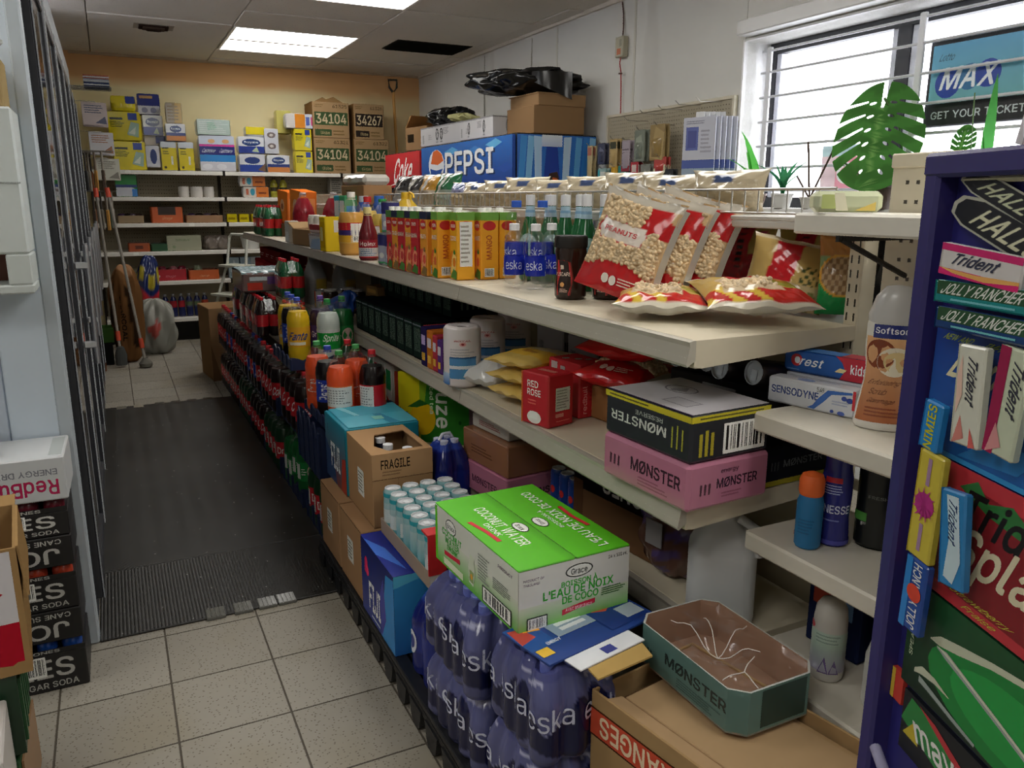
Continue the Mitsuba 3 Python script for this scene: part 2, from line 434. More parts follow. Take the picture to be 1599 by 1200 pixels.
# walls
def _back(p, n, uv):
    s = fbm(p.x*2.0, p.z*3.0, 1.0)
    cream = mix((0.78, 0.67, 0.37), (0.83, 0.74, 0.46), s)
    orange = mix((0.62, 0.35, 0.15), (0.68, 0.41, 0.20), fbm(p.x*3, p.z*5, 4.0))
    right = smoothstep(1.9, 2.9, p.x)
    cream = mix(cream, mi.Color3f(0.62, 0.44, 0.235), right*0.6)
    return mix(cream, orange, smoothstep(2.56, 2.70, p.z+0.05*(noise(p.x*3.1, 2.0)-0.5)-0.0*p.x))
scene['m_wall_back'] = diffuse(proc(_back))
def _wall(p, n, uv):
    s = fbm(p.y*1.2, p.z*1.6, 2.0, octaves=4)
    c = mix((0.60, 0.595, 0.565), (0.68, 0.675, 0.645), s)
    return mix(c, mi.Color3f(0.48, 0.46, 0.42), smoothstep(0.62, 0.82, fbm(p.y*3.1+9, p.z*1.1, 5.0))*0.5)
scene['m_wall'] = diffuse(proc(_wall))
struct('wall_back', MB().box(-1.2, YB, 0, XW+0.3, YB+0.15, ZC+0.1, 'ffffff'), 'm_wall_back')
labels['wall_back'].update(label='cream yellow back wall with an orange painted band at the top', category='wall')
WY0, WY1, WZ0, WZ1, XG = 0.6, 3.89, 1.42, 2.375, 3.70
w = MB()
w.box(XW, WY1, 0, XW+0.35, YB, ZC+0.1, 'ffffff'); w.box(XW, YF, 0, XW+0.35, WY0, ZC+0.1, 'ffffff')
w.box(XW, WY0, 0, XW+0.35, WY1, WZ0, 'ffffff'); w.box(XW, WY0, WZ1, XW+0.35, WY1, ZC+0.1, 'ffffff')
struct('wall_right', w, 'm_wall')
labels['wall_right'].update(label='off-white panelled wall with the barred window', category='wall')
seams = [3.89, 5.03, 6.15, 7.6, 8.6, 9.5]
for k in range(5):
    struct('wall_right__panel' if k == 0 else f'wall_right__panel_{k:03d}', MB().box(XW-0.006, seams[k]+0.002, 0.1, XW+0.002, seams[k+1]-0.002, ZC-0.03, 'ffffff', r=0.002), 'm_wall')
for k, (a, b) in enumerate(((0.6, 1.8), (1.804, 3.0), (3.004, 3.888))):
    struct(f'wall_right__panel_{5+k:03d}', MB().box(XW-0.006, a, WZ1+0.03, XW+0.002, b, ZC-0.03, 'ffffff', r=0.002), 'm_wall')
cm = MB()
for y in (5.03, 6.15):
    cm.box(XW-0.010, y-0.012, 0.1, XW-0.006, y+0.012, ZC-0.03, 'c6c4ba', r=0.002)
struct('wall_right__batten', cm, 'm_satin')
struct('wall_left', MB().box(-1.2, 2.8+4.76, 0, -0.365, YB, ZC+0.1, 'ffffff'), 'm_wall')
struct('wall_side', MB().box(X0-0.15, YF, 0, X0, 3.0, ZC+0.1, 'ffffff'), 'm_wall')
struct('wall_partition', MB().box(X0, 2.95, 0, -1.17, 3.1, ZC+0.1, 'ffffff'), 'm_wall')
labels['wall_side'].update(label='plain wall far left of the viewer', category='wall')
labels['wall_partition'].update(label='plain partition behind the cooler end panel', category='wall')
labels['wall_left'].update(label='off-white wall beyond the coolers', category='wall')
struct('wall_front', MB().box(X0, YF-0.15, 0, XW+0.35, YF, ZC+0.1, 'ffffff'), 'm_wall')
labels['wall_front'].update(label='plain shop wall behind the viewer', category='wall')

# window
fr = MB()
DK = '2a2b30'
for (y0, y1) in ((WY0, WY0+0.05), (2.92, 3.0), (WY1-0.05, WY1)):
    fr.box(XG-0.03, y0, WZ0, XG+0.03, y1, WZ1, DK, r=0.004)
fr.box(XG-0.03, WY0, WZ1-0.06, XG+0.03, WY1, WZ1, DK, r=0.004); fr.box(XG-0.03, WY0, WZ0, XG+0.03, WY1, WZ0+0.06, DK, r=0.004)
struct('window_1', fr, 'm_satin'); labels['window_1'].update(label='dark framed window behind horizontal bars', category='window')
il = MB()
for (y0, y1) in ((0.65, 2.92), (3.0, WY1-0.05)):
    for yy in (y0, y1-0.035):
        il.box(XG-0.02, yy, WZ0+0.06, XG+0.02, yy+0.035, WZ1-0.06, 'c9cbd6', r=0.003)
struct('window_1__sash', il, 'm_satin')
for k, (y0, y1) in enumerate(((3.035, WY1-0.085), (0.685, 2.885))):
    struct('window_1__pane' if k == 0 else f'window_1__pane_{k:03d}', MB().quad((XG, y0, WZ0+0.06), (XG, y1, WZ0+0.06), (XG, y1, WZ1-0.06), (XG, y0, WZ1-0.06), 'ffffff'), 'm_clear')
rv = MB()
rv.box(XW-0.012, WY0-0.02, WZ1, XG-0.03, WY1, WZ1+0.012, 'e8e8ea'); rv.box(XW-0.012, WY1-0.0, WZ0, XG-0.03, WY1+0.012, WZ1+0.012, 'f0f0f2')
struct('window_1__reveal', rv, 'm_satin')
struct('window_1__sill', MB().box(XW-0.10, WY0, WZ0-0.03, XG-0.03, WY1, WZ0, 'd9d9d6', r=0.006), 'm_satin')
struct('trim_2', MB().box(XW-0.10, WY0, WZ1+0.02, XW-0.003, WY1-0.02, WZ1+0.10, 'd4d4d4', r=0.006), 'm_satin')
labels['trim_2'].update(label='pale blind rail over the barred window', category='trim')
b = Proto()
for y in (3.80, 2.79):
    b.add('bracket_strip', MB().box(XG-0.125, y-0.018, 1.50, XG-0.105, y+0.018, 2.34, 'd8d9de', r=0.004), 'm_satin')
for z in (2.32, 2.20, 2.06, 1.92, 1.78, 1.65, 1.52):
    b.add('bar', MB().tube([(XG-0.115, 0.8, z), (XG-0.115, 3.86, z)], 0.0075, 'c4c6cc', 8), 'm_satin')
put('security_bars', b, (0, 0, 0), 0, 'white horizontal security bars across the window', 'window bars')
# bright overcast street seen through the window: parked snow-lit ground outside
struct('ground_outside', MB().box(4.3, -8, -0.3, 30, 20, -0.2, 'd0d0d2'), 'm_matte')
labels['ground_outside'].update(label='pale ground outside the window', category='ground')

# outside-facing poster on the lower window
ps = Proto(); m = MB().box(-0.13, -0.003, 0, 0.13, 0.003, 0.26, 'f3c9d2')
draw(m, [('r', 0, 0, 1, 1, 'f6dde4'), ('r', 0.4, 0.05, 1, 0.75, 'f2a9bb'), ('ring', 0.68, 0.42, 0.26, 0.22, 0.35, 'ffffff'), ('e', 0.68, 0.42, 0.09, 0.08, 'ffffff'), ('r', 0, 0.78, 1, 1, 'cfe9ef')], plane((-0.13, -0.003, 0), (0.26, 0, 0), (0, 0, 0.26)))
ps.add('sheet', m, 'm_matte')
put('poster', ps, (XG-0.035, 3.28, 1.50), -90, 'faded pink and white poster stuck low on the window', 'poster')

# rubber mats
def _mat_bump(p, n, uv):
    a = dr.abs(dr.sin(p.y*210.0))
    zz = dr.abs((p.x*11)-dr.floor(p.x*11)-0.5)*2
    ch = dr.abs(dr.sin((p.y*62.0+zz*3.2)*2.2))
    flat_ = (p.y < 3.32)
    return dr.select(flat_, dr.abs(dr.sin(p.x*260.0)), ch)*1.0
def _mat_col(p, n, uv):
    d = fbm(p.x*4, p.y*3, 1.0)
    a, b, w = voronoi(p.x*22, p.y*22)
    c = mix((0.011, 0.011, 0.010), (0.028, 0.027, 0.024), d)
    return mix(c, mi.Color3f(0.35, 0.34, 0.32), smoothstep(0.07, 0.04, a)*smoothstep(0.9, 0.94, w))
scene['m_mat'] = {'type': 'twosided', 'b': {'type': 'bumpmap', 'arbitrary': proc(_mat_bump, eps=0.0006), 'scale': 0.0011, 'bsdf': {'type': 'roughplastic', 'diffuse_reflectance': proc(_mat_col), 'alpha': 0.3}}}
def rubber_mat(x0, y0, x1, y1, label, tabs=()):
    key = key_of('floor_mat')
    m = MB().box(x0, y0, 0.0, x1, y1, 0.009, 'ffffff', r=0.003)
    scene[key+'__sheet'] = m.ply('m_mat')
    for k, (tx, ty, c) in enumerate(tabs):
        t = MB()
        for q in range(4):
            t.box(tx-0.03+q*0.015, ty-0.035, 0.009, tx-0.018+q*0.015, ty+0.035, 0.0125, c, r=0.001)
        t.box(tx-0.032, ty-0.037, 0.0005, tx+0.032, ty+0.037, 0.0105, c, r=0.001)
        scene[key+('__edge_tab' if k == 0 else f'__edge_tab_{k:03d}')] = t.ply('m_gloss')
    labels[key] = {'label': label, 'category': 'mat'}
rubber_mat(-0.165, 2.775, 0.735, 3.318, 'black ribbed rubber mat by the near floor tiles', [(0.205, 2.80, '5f5f5a'), (0.30, 2.80, '5f5f5a'), (0.385, 2.80, '5f5f5a'), (0.455, 2.80, '5f5f5a')])
rubber_mat(-0.165, 3.322, 0.735, 6.16, 'long black herringbone rubber mat down the aisle', [(-0.05, 6.13, '6a665c'), (0.06, 6.13, '9b9484'), (0.2, 6.14, '35332e'), (0.31, 6.14, '35332e'), (0.42, 6.14, '35332e'), (0.53, 6.14, '35332e')])

# ---------------------------------------------------------------- glass-door coolers
WH = 'c3ccd6'
ck = key_of('display_cooler')
body = MB()
CY0, CY1, CX, CZ = 2.8, 7.55, -0.17, 2.45
body.box(-1.15, CY0+0.02, CZ-0.04, CX-0.06, CY1, CZ, WH).box(-1.15, CY0+0.02, 0, -1.1, CY1, CZ, '20232a').box(-1.15, CY1-0.05, 0, CX-0.04, CY1, CZ, WH).box(-1.15, CY0+0.02, 0, CX-0.06, CY1, 0.06, '2a2a2c')
body.box(-0.62, CY0+0.05, 0.06, -0.58, CY1-0.05, CZ-0.04, '1c2027')
body.box(CX-0.06, CY0+0.02, 2.20, CX, CY1, CZ, 'a9afb6').box(CX-0.05, CY0+0.02, 0, CX, CY1, 0.10, '33363b')
scene[ck+'__body'] = body.ply('m_satin')
for k, (x0, x1, y0) in enumerate(((-3.3, -1.35, 2.79), (-1.348, -0.335, 2.79), (-0.333, CX, 2.78))):
    scene[ck+('__side_panel' if k == 0 else f'__side_panel_{k:03d}')] = MB().box(x0, y0, 0.02, x1, y0+0.05, ZC-0.02, 'b9c3d0' if k < 2 else 'c6d2de', r=0.004).ply('m_satin')
scene[ck+'__corner_trim'] = MB().box(CX-0.035, 2.775, 0.0, CX+0.004, 2.86, 2.85, 'aeb7be', r=0.005).ply('m_satin')
rr = np.random.default_rng(3)
pal = ['c9303a', '2b62b8', 'd8dde2', '2f8a45', 'd7b02e', '7a2b80', 'e07a2a', '1d1d22']
dw = (CY1-0.08-2.90)/6
for k in range(6):
    y0, y1 = 2.90+k*dw+0.006, 2.90+(k+1)*dw-0.006
    sfx = '' if k == 0 else f'_{k:03d}'
    d = MB()
    x0, x1 = CX-0.005, CX+0.03
    for (a, b, c, e) in ((y0, 0.10, y0+0.05, 2.19), (y1-0.05, 0.10, y1, 2.19), (y0+0.05, 0.10, y1-0.05, 0.16), (y0+0.05, 2.13, y1-0.05, 2.19)):
        d.box(x0, a, b, x1-0.004, c, e, '2c2e33', r=0.004)
    d.box(x0-0.005, y0+0.05, 0.16, x0+0.012, y0+0.066, 2.13, '16171a').box(x0-0.005, y1-0.066, 0.16, x0+0.012, y1-0.05, 2.13, '16171a')
    d.box(x1-0.004, y1-0.012, 0.10, x1, y1, 2.19, 'c4c8cc').box(x1-0.004, y0, 0.10, x1, y0+0.006, 2.19, '9a9ea4')
    scene[ck+'__door'+sfx] = d.ply('m_satin')
    scene[ck+'__door'+sfx+'__pane'] = MB().quad((x1-0.012, y0+0.05, 0.16), (x1-0.012, y1-0.05, 0.16), (x1-0.012, y1-0.05, 2.13), (x1-0.012, y0+0.05, 2.13), 'ffffff').ply('m_clear')
    h = MB(); yh = y1-0.03
    h.tube([(x1+0.045, yh, 0.80), (x1+0.045, yh, 1.28)], 0.011, 'c8cbd0', 10)
    for z in (0.88, 1.2):
        h.box(x1, yh-0.012, z-0.014, x1+0.05, yh+0.012, z+0.014, 'dfe2e6', r=0.004)
    scene[ck+'__door'+sfx+'__handle'] = h.ply('m_metal')
    for q, z in enumerate((0.42, 0.80, 1.18, 1.56)):
        s = MB().box(-0.58, y0, z, CX-0.06, y1, z+0.012, 'c9ccd0')
        scene[ck+'__rack'+('' if k == 0 and q == 0 else f'_{k*4+q:03d}')] = s.ply('m_satin')
labels[ck] = {'label': 'row of tall glass-door drink coolers with metal frames and white end panel', 'category': 'cooler'}

# ================================================================ shelving
BEIGE, LIP = 'c7bea8', 'aaa598'
SEG = [1.27, 2.49, 3.71, 4.93, 6.15, 7.37]
SPINE = 1.54
def deck(mb, x0, x1, y0, y1, z, t=0.05, col=BEIGE, lip=True):
    """A metal shelf: top at z, folded front edge at x0."""
    mb.box(x0+0.012, y0+0.003, z-0.012, x1, y1-0.003, z, col, r=0.003)
    mb.box(x0+0.012, y0+0.003, z-t, x0+0.03, y1-0.003, z-0.012, col, r=0.003)
    for y in (y0+0.003, y1-0.018):
        mb.prism([(x0+0.01, z-t+0.004), (x0+0.03, z-t), (x1, z-t*0.55), (x1, z), (x0+0.01, z)], y, y+0.015, col, 'xz')
def strip(mb, x0, y0, y1, z, h=0.048):
    """Price channel clipped on the front edge."""
    mb.prism([(x0, z-h+0.006), (x0-0.008, z-h), (x0-0.012, z-h+0.006), (x0-0.004, z-0.012), (x0-0.006, z-0.002), (x0+0.003, z), (x0+0.0115, z), (x0+0.0115, z-h+0.012)], y0+0.002, y1-0.002, LIP, 'xz')
    mb.box(x0-0.009, y0+0.004, z-h+0.012, x0-0.004, y1-0.004, z-h+0.02, 'd9d8d2')
LEVELS = {'low': 0.45, 'mid': 0.82, 'top': 1.18}
names = ['nearest section of the long beige gondola shelving by the banana box', 'second section of the beige gondola, with the tea box and paper towels', 'third section of the beige gondola, behind the soda bottles', 'fourth section of the beige gondola, with the pantry tins', 'farthest section of the beige gondola, by the step ladder']
for b in range(5):
    y0, y1 = SEG[b], SEG[b+1]
    p = Proto()
    m = MB(); xl = 1.20 if b == 0 else 1.07
    for nm, z in LEVELS.items():
        x0 = xl if nm == 'low' else 1.045
        m = MB(); deck(m, x0, SPINE-0.02, y0, y1, z, 0.06)
        p.add('shelf', m, 'm_satin')
        m = MB(); strip(m, x0, y0, y1, z, 0.055); p.add('price_channel', m, 'm_satin')
    m = MB(); deck(m, 1.415, SPINE-0.022, y0, y1, 1.425, 0.03, 'c2c0b8'); p.add('upper_shelf', m, 'm_satin')
    m = MB()
    m.tube([(1.415, y0, 1.488), (1.415, y1, 1.488)], 0.0035, 'c9c7c0', 6)
    m.tube([(1.415, y0, 1.432), (1.415, y1, 1.432)], 0.003, 'c9c7c0', 6)
    n = 26
    for i in range(n+1):
        y = y0+(y1-y0)*i/n
        m.tube([(1.415, y, 1.43), (1.415, y, 1.488)], 0.0022, 'c9c7c0', 5, caps=False)
    p.add('wire_fence', m, 'm_metal')
    for y in (y0, y1-0.044) if b == 4 else (y0,):
        m = MB().box(SPINE-0.02, y+0.002, 0.0, SPINE+0.03, y+0.042, 1.42 if b == 0 else 1.5, BEIGE, r=0.003)
        for k in range(37):
            z = 0.2+k*0.033
            m.box(SPINE-0.0206, y+0.010, z, SPINE-0.0195, y+0.014, z+0.018, '2b2822').box(SPINE-0.0206, y+0.030, z, SPINE-0.0195, y+0.034, z+0.018, '2b2822')
        m.box(1.27, y+0.002, 0, SPINE, y+0.042, 0.06, BEIGE, r=0.003)
        p.add('upright', m, 'm_satin')
    m = MB().box(SPINE, y0+0.022, 0.06, SPINE+0.008, y1-0.022, 1.17 if b == 0 else 1.5, 'b5ab94'); p.add('back_panel', m, 'm_matte')
    m = MB().box(xl+0.05, y0+0.02, 0, xl+0.06, y1-0.02, 0.39, '5b564b'); p.add('kick_plate', m, 'm_matte')
    if b == 0:
        m = MB().box(SPINE-0.5+0.10, y0-0.002, 0, SPINE, y0+0.004, 0.10, BEIGE); p.add('end_foot', m, 'm_satin')
    put('gondola_shelving', p, (0, 0, 0), 0, names[b], 'shelving')
# shelves of the far side of the gondola, seen through the gap under the wire shelf
p = Proto()
for z, x1 in ((1.17, 2.0), (0.80, 2.05), (1.425, 1.95)):
    m = MB().box(SPINE+0.03, 0.6, z-0.03, x1, 3.6, z, 'a8a69c', r=0.003).box(x1-0.01, 0.6, z-0.05, x1, 3.6, z, '8f8e86'); p.add('shelf', m, 'm_satin')
m = MB()
for z in (1.25, 1.33):
    m.tube([(1.995, 0.6, z), (1.995, 3.6, z)], 0.003, 'c9c7c0', 6)
for i in range(16):
    m.tube([(1.995, 0.6+0.2*i, 1.17), (1.995, 0.6+0.2*i, 1.33)], 0.0025, 'c9c7c0', 5)
p.add('wire_guard', m, 'm_metal')
for y in (0.62, 3.58):
    p.add('bracket', MB().box(SPINE+0.03, y-0.02, 0, 2.0, y, 1.5, BEIGE, r=0.003) if y > 3 else MB().box(SPINE+0.03, y-0.02, 0, 1.7, y, 1.42, BEIGE, r=0.003), 'm_satin')
put('rear_shelving', p, (0, 0, 0), 0, 'grey wire-fronted shelves seen through the gap behind the nut bags', 'shelving')

# narrow section at the right with the toiletries
p = Proto()
NY0, NY1 = 0.05, 1.245
for k, (z, x0) in enumerate(((1.437, 1.27), (1.02, 1.20), (0.745, 1.20), (0.455, 1.20))):
    m = MB(); c = 'd8d4c8' if k == 0 else 'cdc8ba'
    m.box(x0+0.006, NY0, z-0.01, SPINE-0.03, NY1, z, c, r=0.003)
    m.box(x0, NY0, z-0.042, x0+0.014, NY1, z, c, r=0.005)
    for y in (NY0, NY1-0.012):
        m.prism([(x0+0.004, z-0.04), (SPINE-0.03, z-0.06), (SPINE-0.03, z), (x0+0.004, z)], y, y+0.012, c, 'xz')
    p.add('shelf', m, 'm_satin')
    if k == 0:
        for y in (NY1-0.10, NY1-0.5):
            p.add('bracket', MB().tube([(x0+0.03, y, z-0.05), (SPINE-0.04, y, z-0.13)], 0.006, '1d1c1b', 8).box(x0+0.02, y-0.004, z-0.055, SPINE-0.04, y+0.004, z-0.042, '1d1c1b'), 'm_satin')
for y in (NY0+0.01,):
    p.add('upright', MB().box(SPINE-0.03, y-0.022, 0, SPINE+0.02, y+0.022, 1.60, BEIGE, r=0.003), 'm_satin')
m = MB().box(SPINE-0.012, NY0+0.03, 0.06, SPINE, NY1-0.02, 1.545, 'c4bba5', r=0.002)
for iz in range(30):
    for iy in range(40):
        yy, zz = NY1-0.06-iy*0.0254, 1.50-iz*0.0254*1.6
        if zz < 0.5 or (yy < 0.6 and iz > 3): continue
        m.quad((SPINE-0.0125, yy+0.004, zz-0.004), (SPINE-0.0125, yy-0.004, zz-0.004), (SPINE-0.0125, yy-0.004, zz+0.004), (SPINE-0.0125, yy+0.004, zz+0.004), '3a352c')
m.box(SPINE-0.02, NY0, 1.53, SPINE+0.01, NY1-0.02, 1.56, BEIGE, r=0.003)
p.add('peg_panel', m, 'm_satin')
put('toiletry_shelving', p, (0, 0, 0), 0, 'narrow beige shelving with peg panel, holding the toothpaste and lotions', 'shelving')

# back wall shelving: two sections
SZ = [1.735, 1.475, 1.215, 0.93, 0.625, 0.235]
for b, (x0, x1) in enumerate(((-0.12, 1.12), (1.12, 2.36))):
    p = Proto()
    for k, z in enumerate(SZ):
        m = MB(); yf = 9.0
        m.box(x0+0.003, yf, z-0.012, x1-0.003, YB-0.03, z, 'cfcbc0', r=0.002).box(x0+0.003, yf-0.012, z-0.04, x1-0.003, yf, z, 'd9d6cd', r=0.003)
        p.add('shelf', m, 'm_satin')
        for q, xx in enumerate((x0+0.31, x0+0.86)):
            if (k+q+b) % 3 == 0: p.add('price_tag', MB().box(xx, yf-0.0135, z-0.036, xx+0.05, yf-0.012, z-0.004, 'efeee6'), 'm_matte')
        p.add('bracket', MB().box(x1-0.012, yf-0.013, z-0.045, x1+0.012, yf+0.02, z+0.006, '2a2723'), 'm_matte')
    m = MB().box(x0+0.003, YB-0.03, 0.05, x1-0.003, YB-0.02, 1.78, 'a89f8a')
    for iz in range(20):
        for ix in range(46):
            zz = 1.70-iz*0.0254*1.5; xx = x0+0.04+ix*0.0254
            if zz < 1.0: continue
            m.quad((xx, YB-0.0305, zz), (xx+0.008, YB-0.0305, zz), (xx+0.008, YB-0.0305, zz+0.008), (xx, YB-0.0305, zz+0.008), '4a4338')
    p.add('peg_panel', m)
    for x in ((x0, x1) if b == 0 else (x1,)):
        p.add('upright', MB().box(x-0.015, YB-0.06, 0, x+0.015, YB-0.02, 1.8, '3a352d'), 'm_matte')
    p.add('base', MB().box(x0+0.003, 8.99, 0, x1-0.003, YB-0.03, 0.195, '1c1b19'), 'm_matte')
    put('wall_shelving', p, (0, 0, 0), 0, ['left section of the shelving along the yellow back wall, left of the step ladder', 'right section of the shelving along the yellow back wall, under the stacked cartons'][b], 'shelving')

# peg board on the window wall with wire hooks
p = Proto()
m = MB().box(XW-0.03, 3.94, 1.45, XW-0.02, 5.30, 2.06, 'a39b88')
for iy in range(52):
    for iz in range(23):
        y, z = 3.97+iy*0.0254, 1.47+iz*0.0254
        m.quad((XW-0.0305, y+0.007, z), (XW-0.0305, y, z), (XW-0.0305, y, z+0.007), (XW-0.0305, y+0.007, z+0.007), '5a5346')
p.add('board', m)
fr = MB()
for a in ((3.92, 1.43, 3.94, 2.08), (5.30, 1.43, 5.32, 2.08), (3.92, 2.06, 5.32, 2.08), (3.92, 1.43, 5.32, 1.45)):
    fr.box(XW-0.04, a[0], a[1], XW-0.01, a[2], a[3], 'c2bba8', r=0.002)
p.add('frame', fr, 'm_satin')
put('peg_board', p, (0, 0, 0), 0, 'beige peg board with wire hooks on the wall left of the window', 'peg board')

# ================================================================ kinds of goods
def carton(w, d, h, col='a98560', faces=None, r=0.004, tape=None, bsdf='m_matte', cols=None, flaps=False, more=None):
    p = Proto(); m = MB()
    m.box(-w/2, -d/2, 0, w/2, d/2, h, col, r=r, cols=cols)
    if flaps:
        m.box(-w/2+0.002, -0.0012, h-0.0006, w/2-0.002, 0.0012, h+0.0008, '4a3826')
    fm = facemaps(w, d, h)
    for k, dr_ in (faces or {}).items():
        draw(m, dr_, fm[k])
    p.add('body', m, bsdf)
    if tape:
        t = MB().box(-w/2, -0.026, h, w/2, 0.026, h+0.0007, tape)
        t.box(-w/2-0.0007, -0.026, h-0.06, -w/2, 0.026, h, tape).box(w/2, -0.026, h-0.06, w/2+0.0007, 0.026, h, tape)
        p.add('tape', t, 'm_gloss')
    for nm, mm, bs in (more or []):
        p.add(nm, mm, bs)
    return p

SODA = [(0, 0.004), (0.040, 0), (0.050, 0.008), (0.054, 0.03), (0.0525, 0.06), (0.0525, 0.165), (0.054, 0.185), (0.052, 0.21), (0.044, 0.235), (0.030, 0.262), (0.018, 0.282), (0.0135, 0.29), (0.0135, 0.297)]
def bottle(prof, liquid, cap='d8d8d8', cap_h=0.018, cap_r=0.0155, fill=0.8, lab=None, lab_z=(0.07, 0.165), lab_col=None, clear='m_clear', n=20, body='m_gloss', capb='m_satin', ring=True):
    """Liquid up to a share of the height, clear plastic above it, a label and a cap."""
    p = Proto(); H = prof[-1][1]; pr_ = np.asarray(prof, float)
    zf = fill*H; rf = float(np.interp(zf, pr_[:, 1], pr_[:, 0]))
    lo = [tuple(q) for q in pr_ if q[1] < zf]+[(rf, zf), (0.0, zf)]
    p.add('bottle', MB().lathe(lo, n, liquid), body)
    up = [(rf, zf)]+[tuple(q) for q in pr_ if q[1] > zf]
    if len(up) > 1 and clear:
        p.add('neck', MB().lathe(up, n, 'e8eef0'), clear)
    if lab_col or lab:
        m = MB(); z0, z1 = lab_z
        rl = lambda z: np.interp(z, pr_[:, 1], pr_[:, 0])+0.0009
        zz = np.linspace(z0, z1, 5)
        m.lathe([(float(rl(z)), float(z)) for z in zz], n, lab_col or 'ffffff')
        if lab: draw(m, lab, cyl(rl, z0, z1), sub=24)
        p.add('label', m, 'm_gloss')
    c = MB().lathe([(cap_r, H-0.012), (cap_r, H+cap_h-0.015), (cap_r*0.93, H+cap_h-0.012), (0, H+cap_h-0.012)], 16, cap)
    if ring: c.lathe([(cap_r*1.08, H-0.02), (cap_r*1.08, H-0.0165)], 16, cap)
    p.add('cap', c, capb)
    return p
def scaled(prof, r, h):
    q = np.asarray(prof, float); return [(float(a/0.054*r), float(b/0.297*h)) for a, b in q]

def can(col='3aa7b5', h=0.165, r=0.031, lab=None, n=18):
    m = MB()
    m.lathe([(0, 0.004), (r*0.75, 0), (r, 0.012), (r, h-0.014), (r*0.86, h-0.002)], n, col)
    m.lathe([(r*0.86, h-0.002), (r*0.86, h), (r*0.80, h), (r*0.78, h-0.006), (0, h-0.006)], n, 'c9cdd0')
    m.box(-r*0.25, -r*0.55, h-0.005, r*0.25, r*0.2, h-0.003, 'e2e5e8')
    if lab: draw(m, lab, cyl(r, 0.012, h-0.014), sub=20)
    return m

def pouch(w, h, t, colfn, nu=26, nv=30, seed=1, wrinkle=0.05, seal=0.03, lean=0.0):
    """A filled bag standing on its bottom edge, front to -y; colfn(u, v, side) -> colours."""
    r = np.random.default_rng(seed); ph = r.uniform(0, 6, 6)
    def th(u, v):
        a = np.clip(1-np.abs(2*u-1)**3.0, 0, 1)**0.6
        vv = np.clip((v-seal*0.3)/(1-seal*1.3), 0, 1)
        b = np.clip(np.sin(PI*vv**0.8), 0, 1)**0.55
        q = 1+wrinkle*2*(np.sin(9*u+7*v+ph[0])*np.sin(11*v-5*u+ph[1]))+wrinkle*np.sin(31*u+ph[2]+9*v)*np.sin(27*v+ph[3])
        return 0.5*t*a*b*q
    def pos(side):
        def f(u, v):
            pinch = 1-0.06*np.sin(PI*v)+0.05*(np.abs(2*v-1)**6)
            x = (u-0.5)*w*pinch
            y = -side*th(u, v)+0.004*np.sin(18*u+ph[4])*(np.abs(2*v-1)**8)+lean*v*v
            z = v*h*(1-0.03*np.sin(PI*u))+0.0*u
            return np.stack([x, y, z], 1)
        return f
    m = MB()
    m.grid(pos(1), nu, nv, lambda u, v: colfn(u, v, 1), flip=False)
    m.grid(pos(-1), nu, nv, lambda u, v: colfn(u, v, -1), flip=True)
    return m, pos(1)

def bands(stops):
    """colfn from [(v, colour)...] upwards."""
    def f(u, v, side=1):
        out = np.zeros((len(u), 3)); 
        for z, c in stops:
            c = np.array([int(c[i:i+2], 16)/255 for i in (0, 2, 4)]); out[v >= z] = c
        return out
    return f
def hexc(c):
    return np.array([int(c[i:i+2], 16)/255 for i in (0, 2, 4)])

def shrink_pack(w, d, h, nx, ny, colfn, nh=30, per=10, top_in=0.78, seed=0):
    """Bottles in a tight printed film: the film follows the bottles' outline and shoulders."""
    r = w/nx/2
    # outline: union of bottle circles closed by the film
    from shapely.geometry import Point
    from shapely import union_all
    pts = [Point(-w/2+(i+0.5)*w/nx, -d/2+(j+0.5)*d/ny).buffer(r, 10) for i in range(nx) for j in range(ny)]
    g = union_all(pts).buffer(r*0.55).buffer(-r*0.55*1.0)
    if g.geom_type != 'Polygon': g = g.convex_hull
    ring = g.exterior; N = per*2*(nx+ny)
    P = np.array([ring.interpolate(i/N, normalized=True).coords[0] for i in range(N)])
    def f(u, v):
        k = u*N; i0 = np.floor(k).astype(int) % N; i1 = (i0+1) % N; t = (k-np.floor(k))[:, None]
        q = P[i0]*(1-t)+P[i1]*t
        s = np.where(v < 0.62, 1.0, 1-(1-top_in)*np.clip((v-0.62)/0.38, 0, 1)**1.6)
        s = np.where(v < 0.06, 0.96+0.04*v/0.06, s)
        return np.stack([q[:, 0]*s, q[:, 1]*s, v*h], 1)
    m = MB()
    m.grid(f, N, nh, colfn)
    # top: film dips between the caps
    def tp(u, v):
        a = f(u, np.ones_like(u)); c = a*np.array([1, 1, 1.0]); c[:, :2] *= (1-v)[:, None]
        c[:, 2] = h+0.012*np.sin(v*9)*np.sin(u*2*PI*(nx+ny)); return c
    m.grid(tp, N, 6, lambda u, v: colfn(u, np.ones_like(u)))
    return m, f

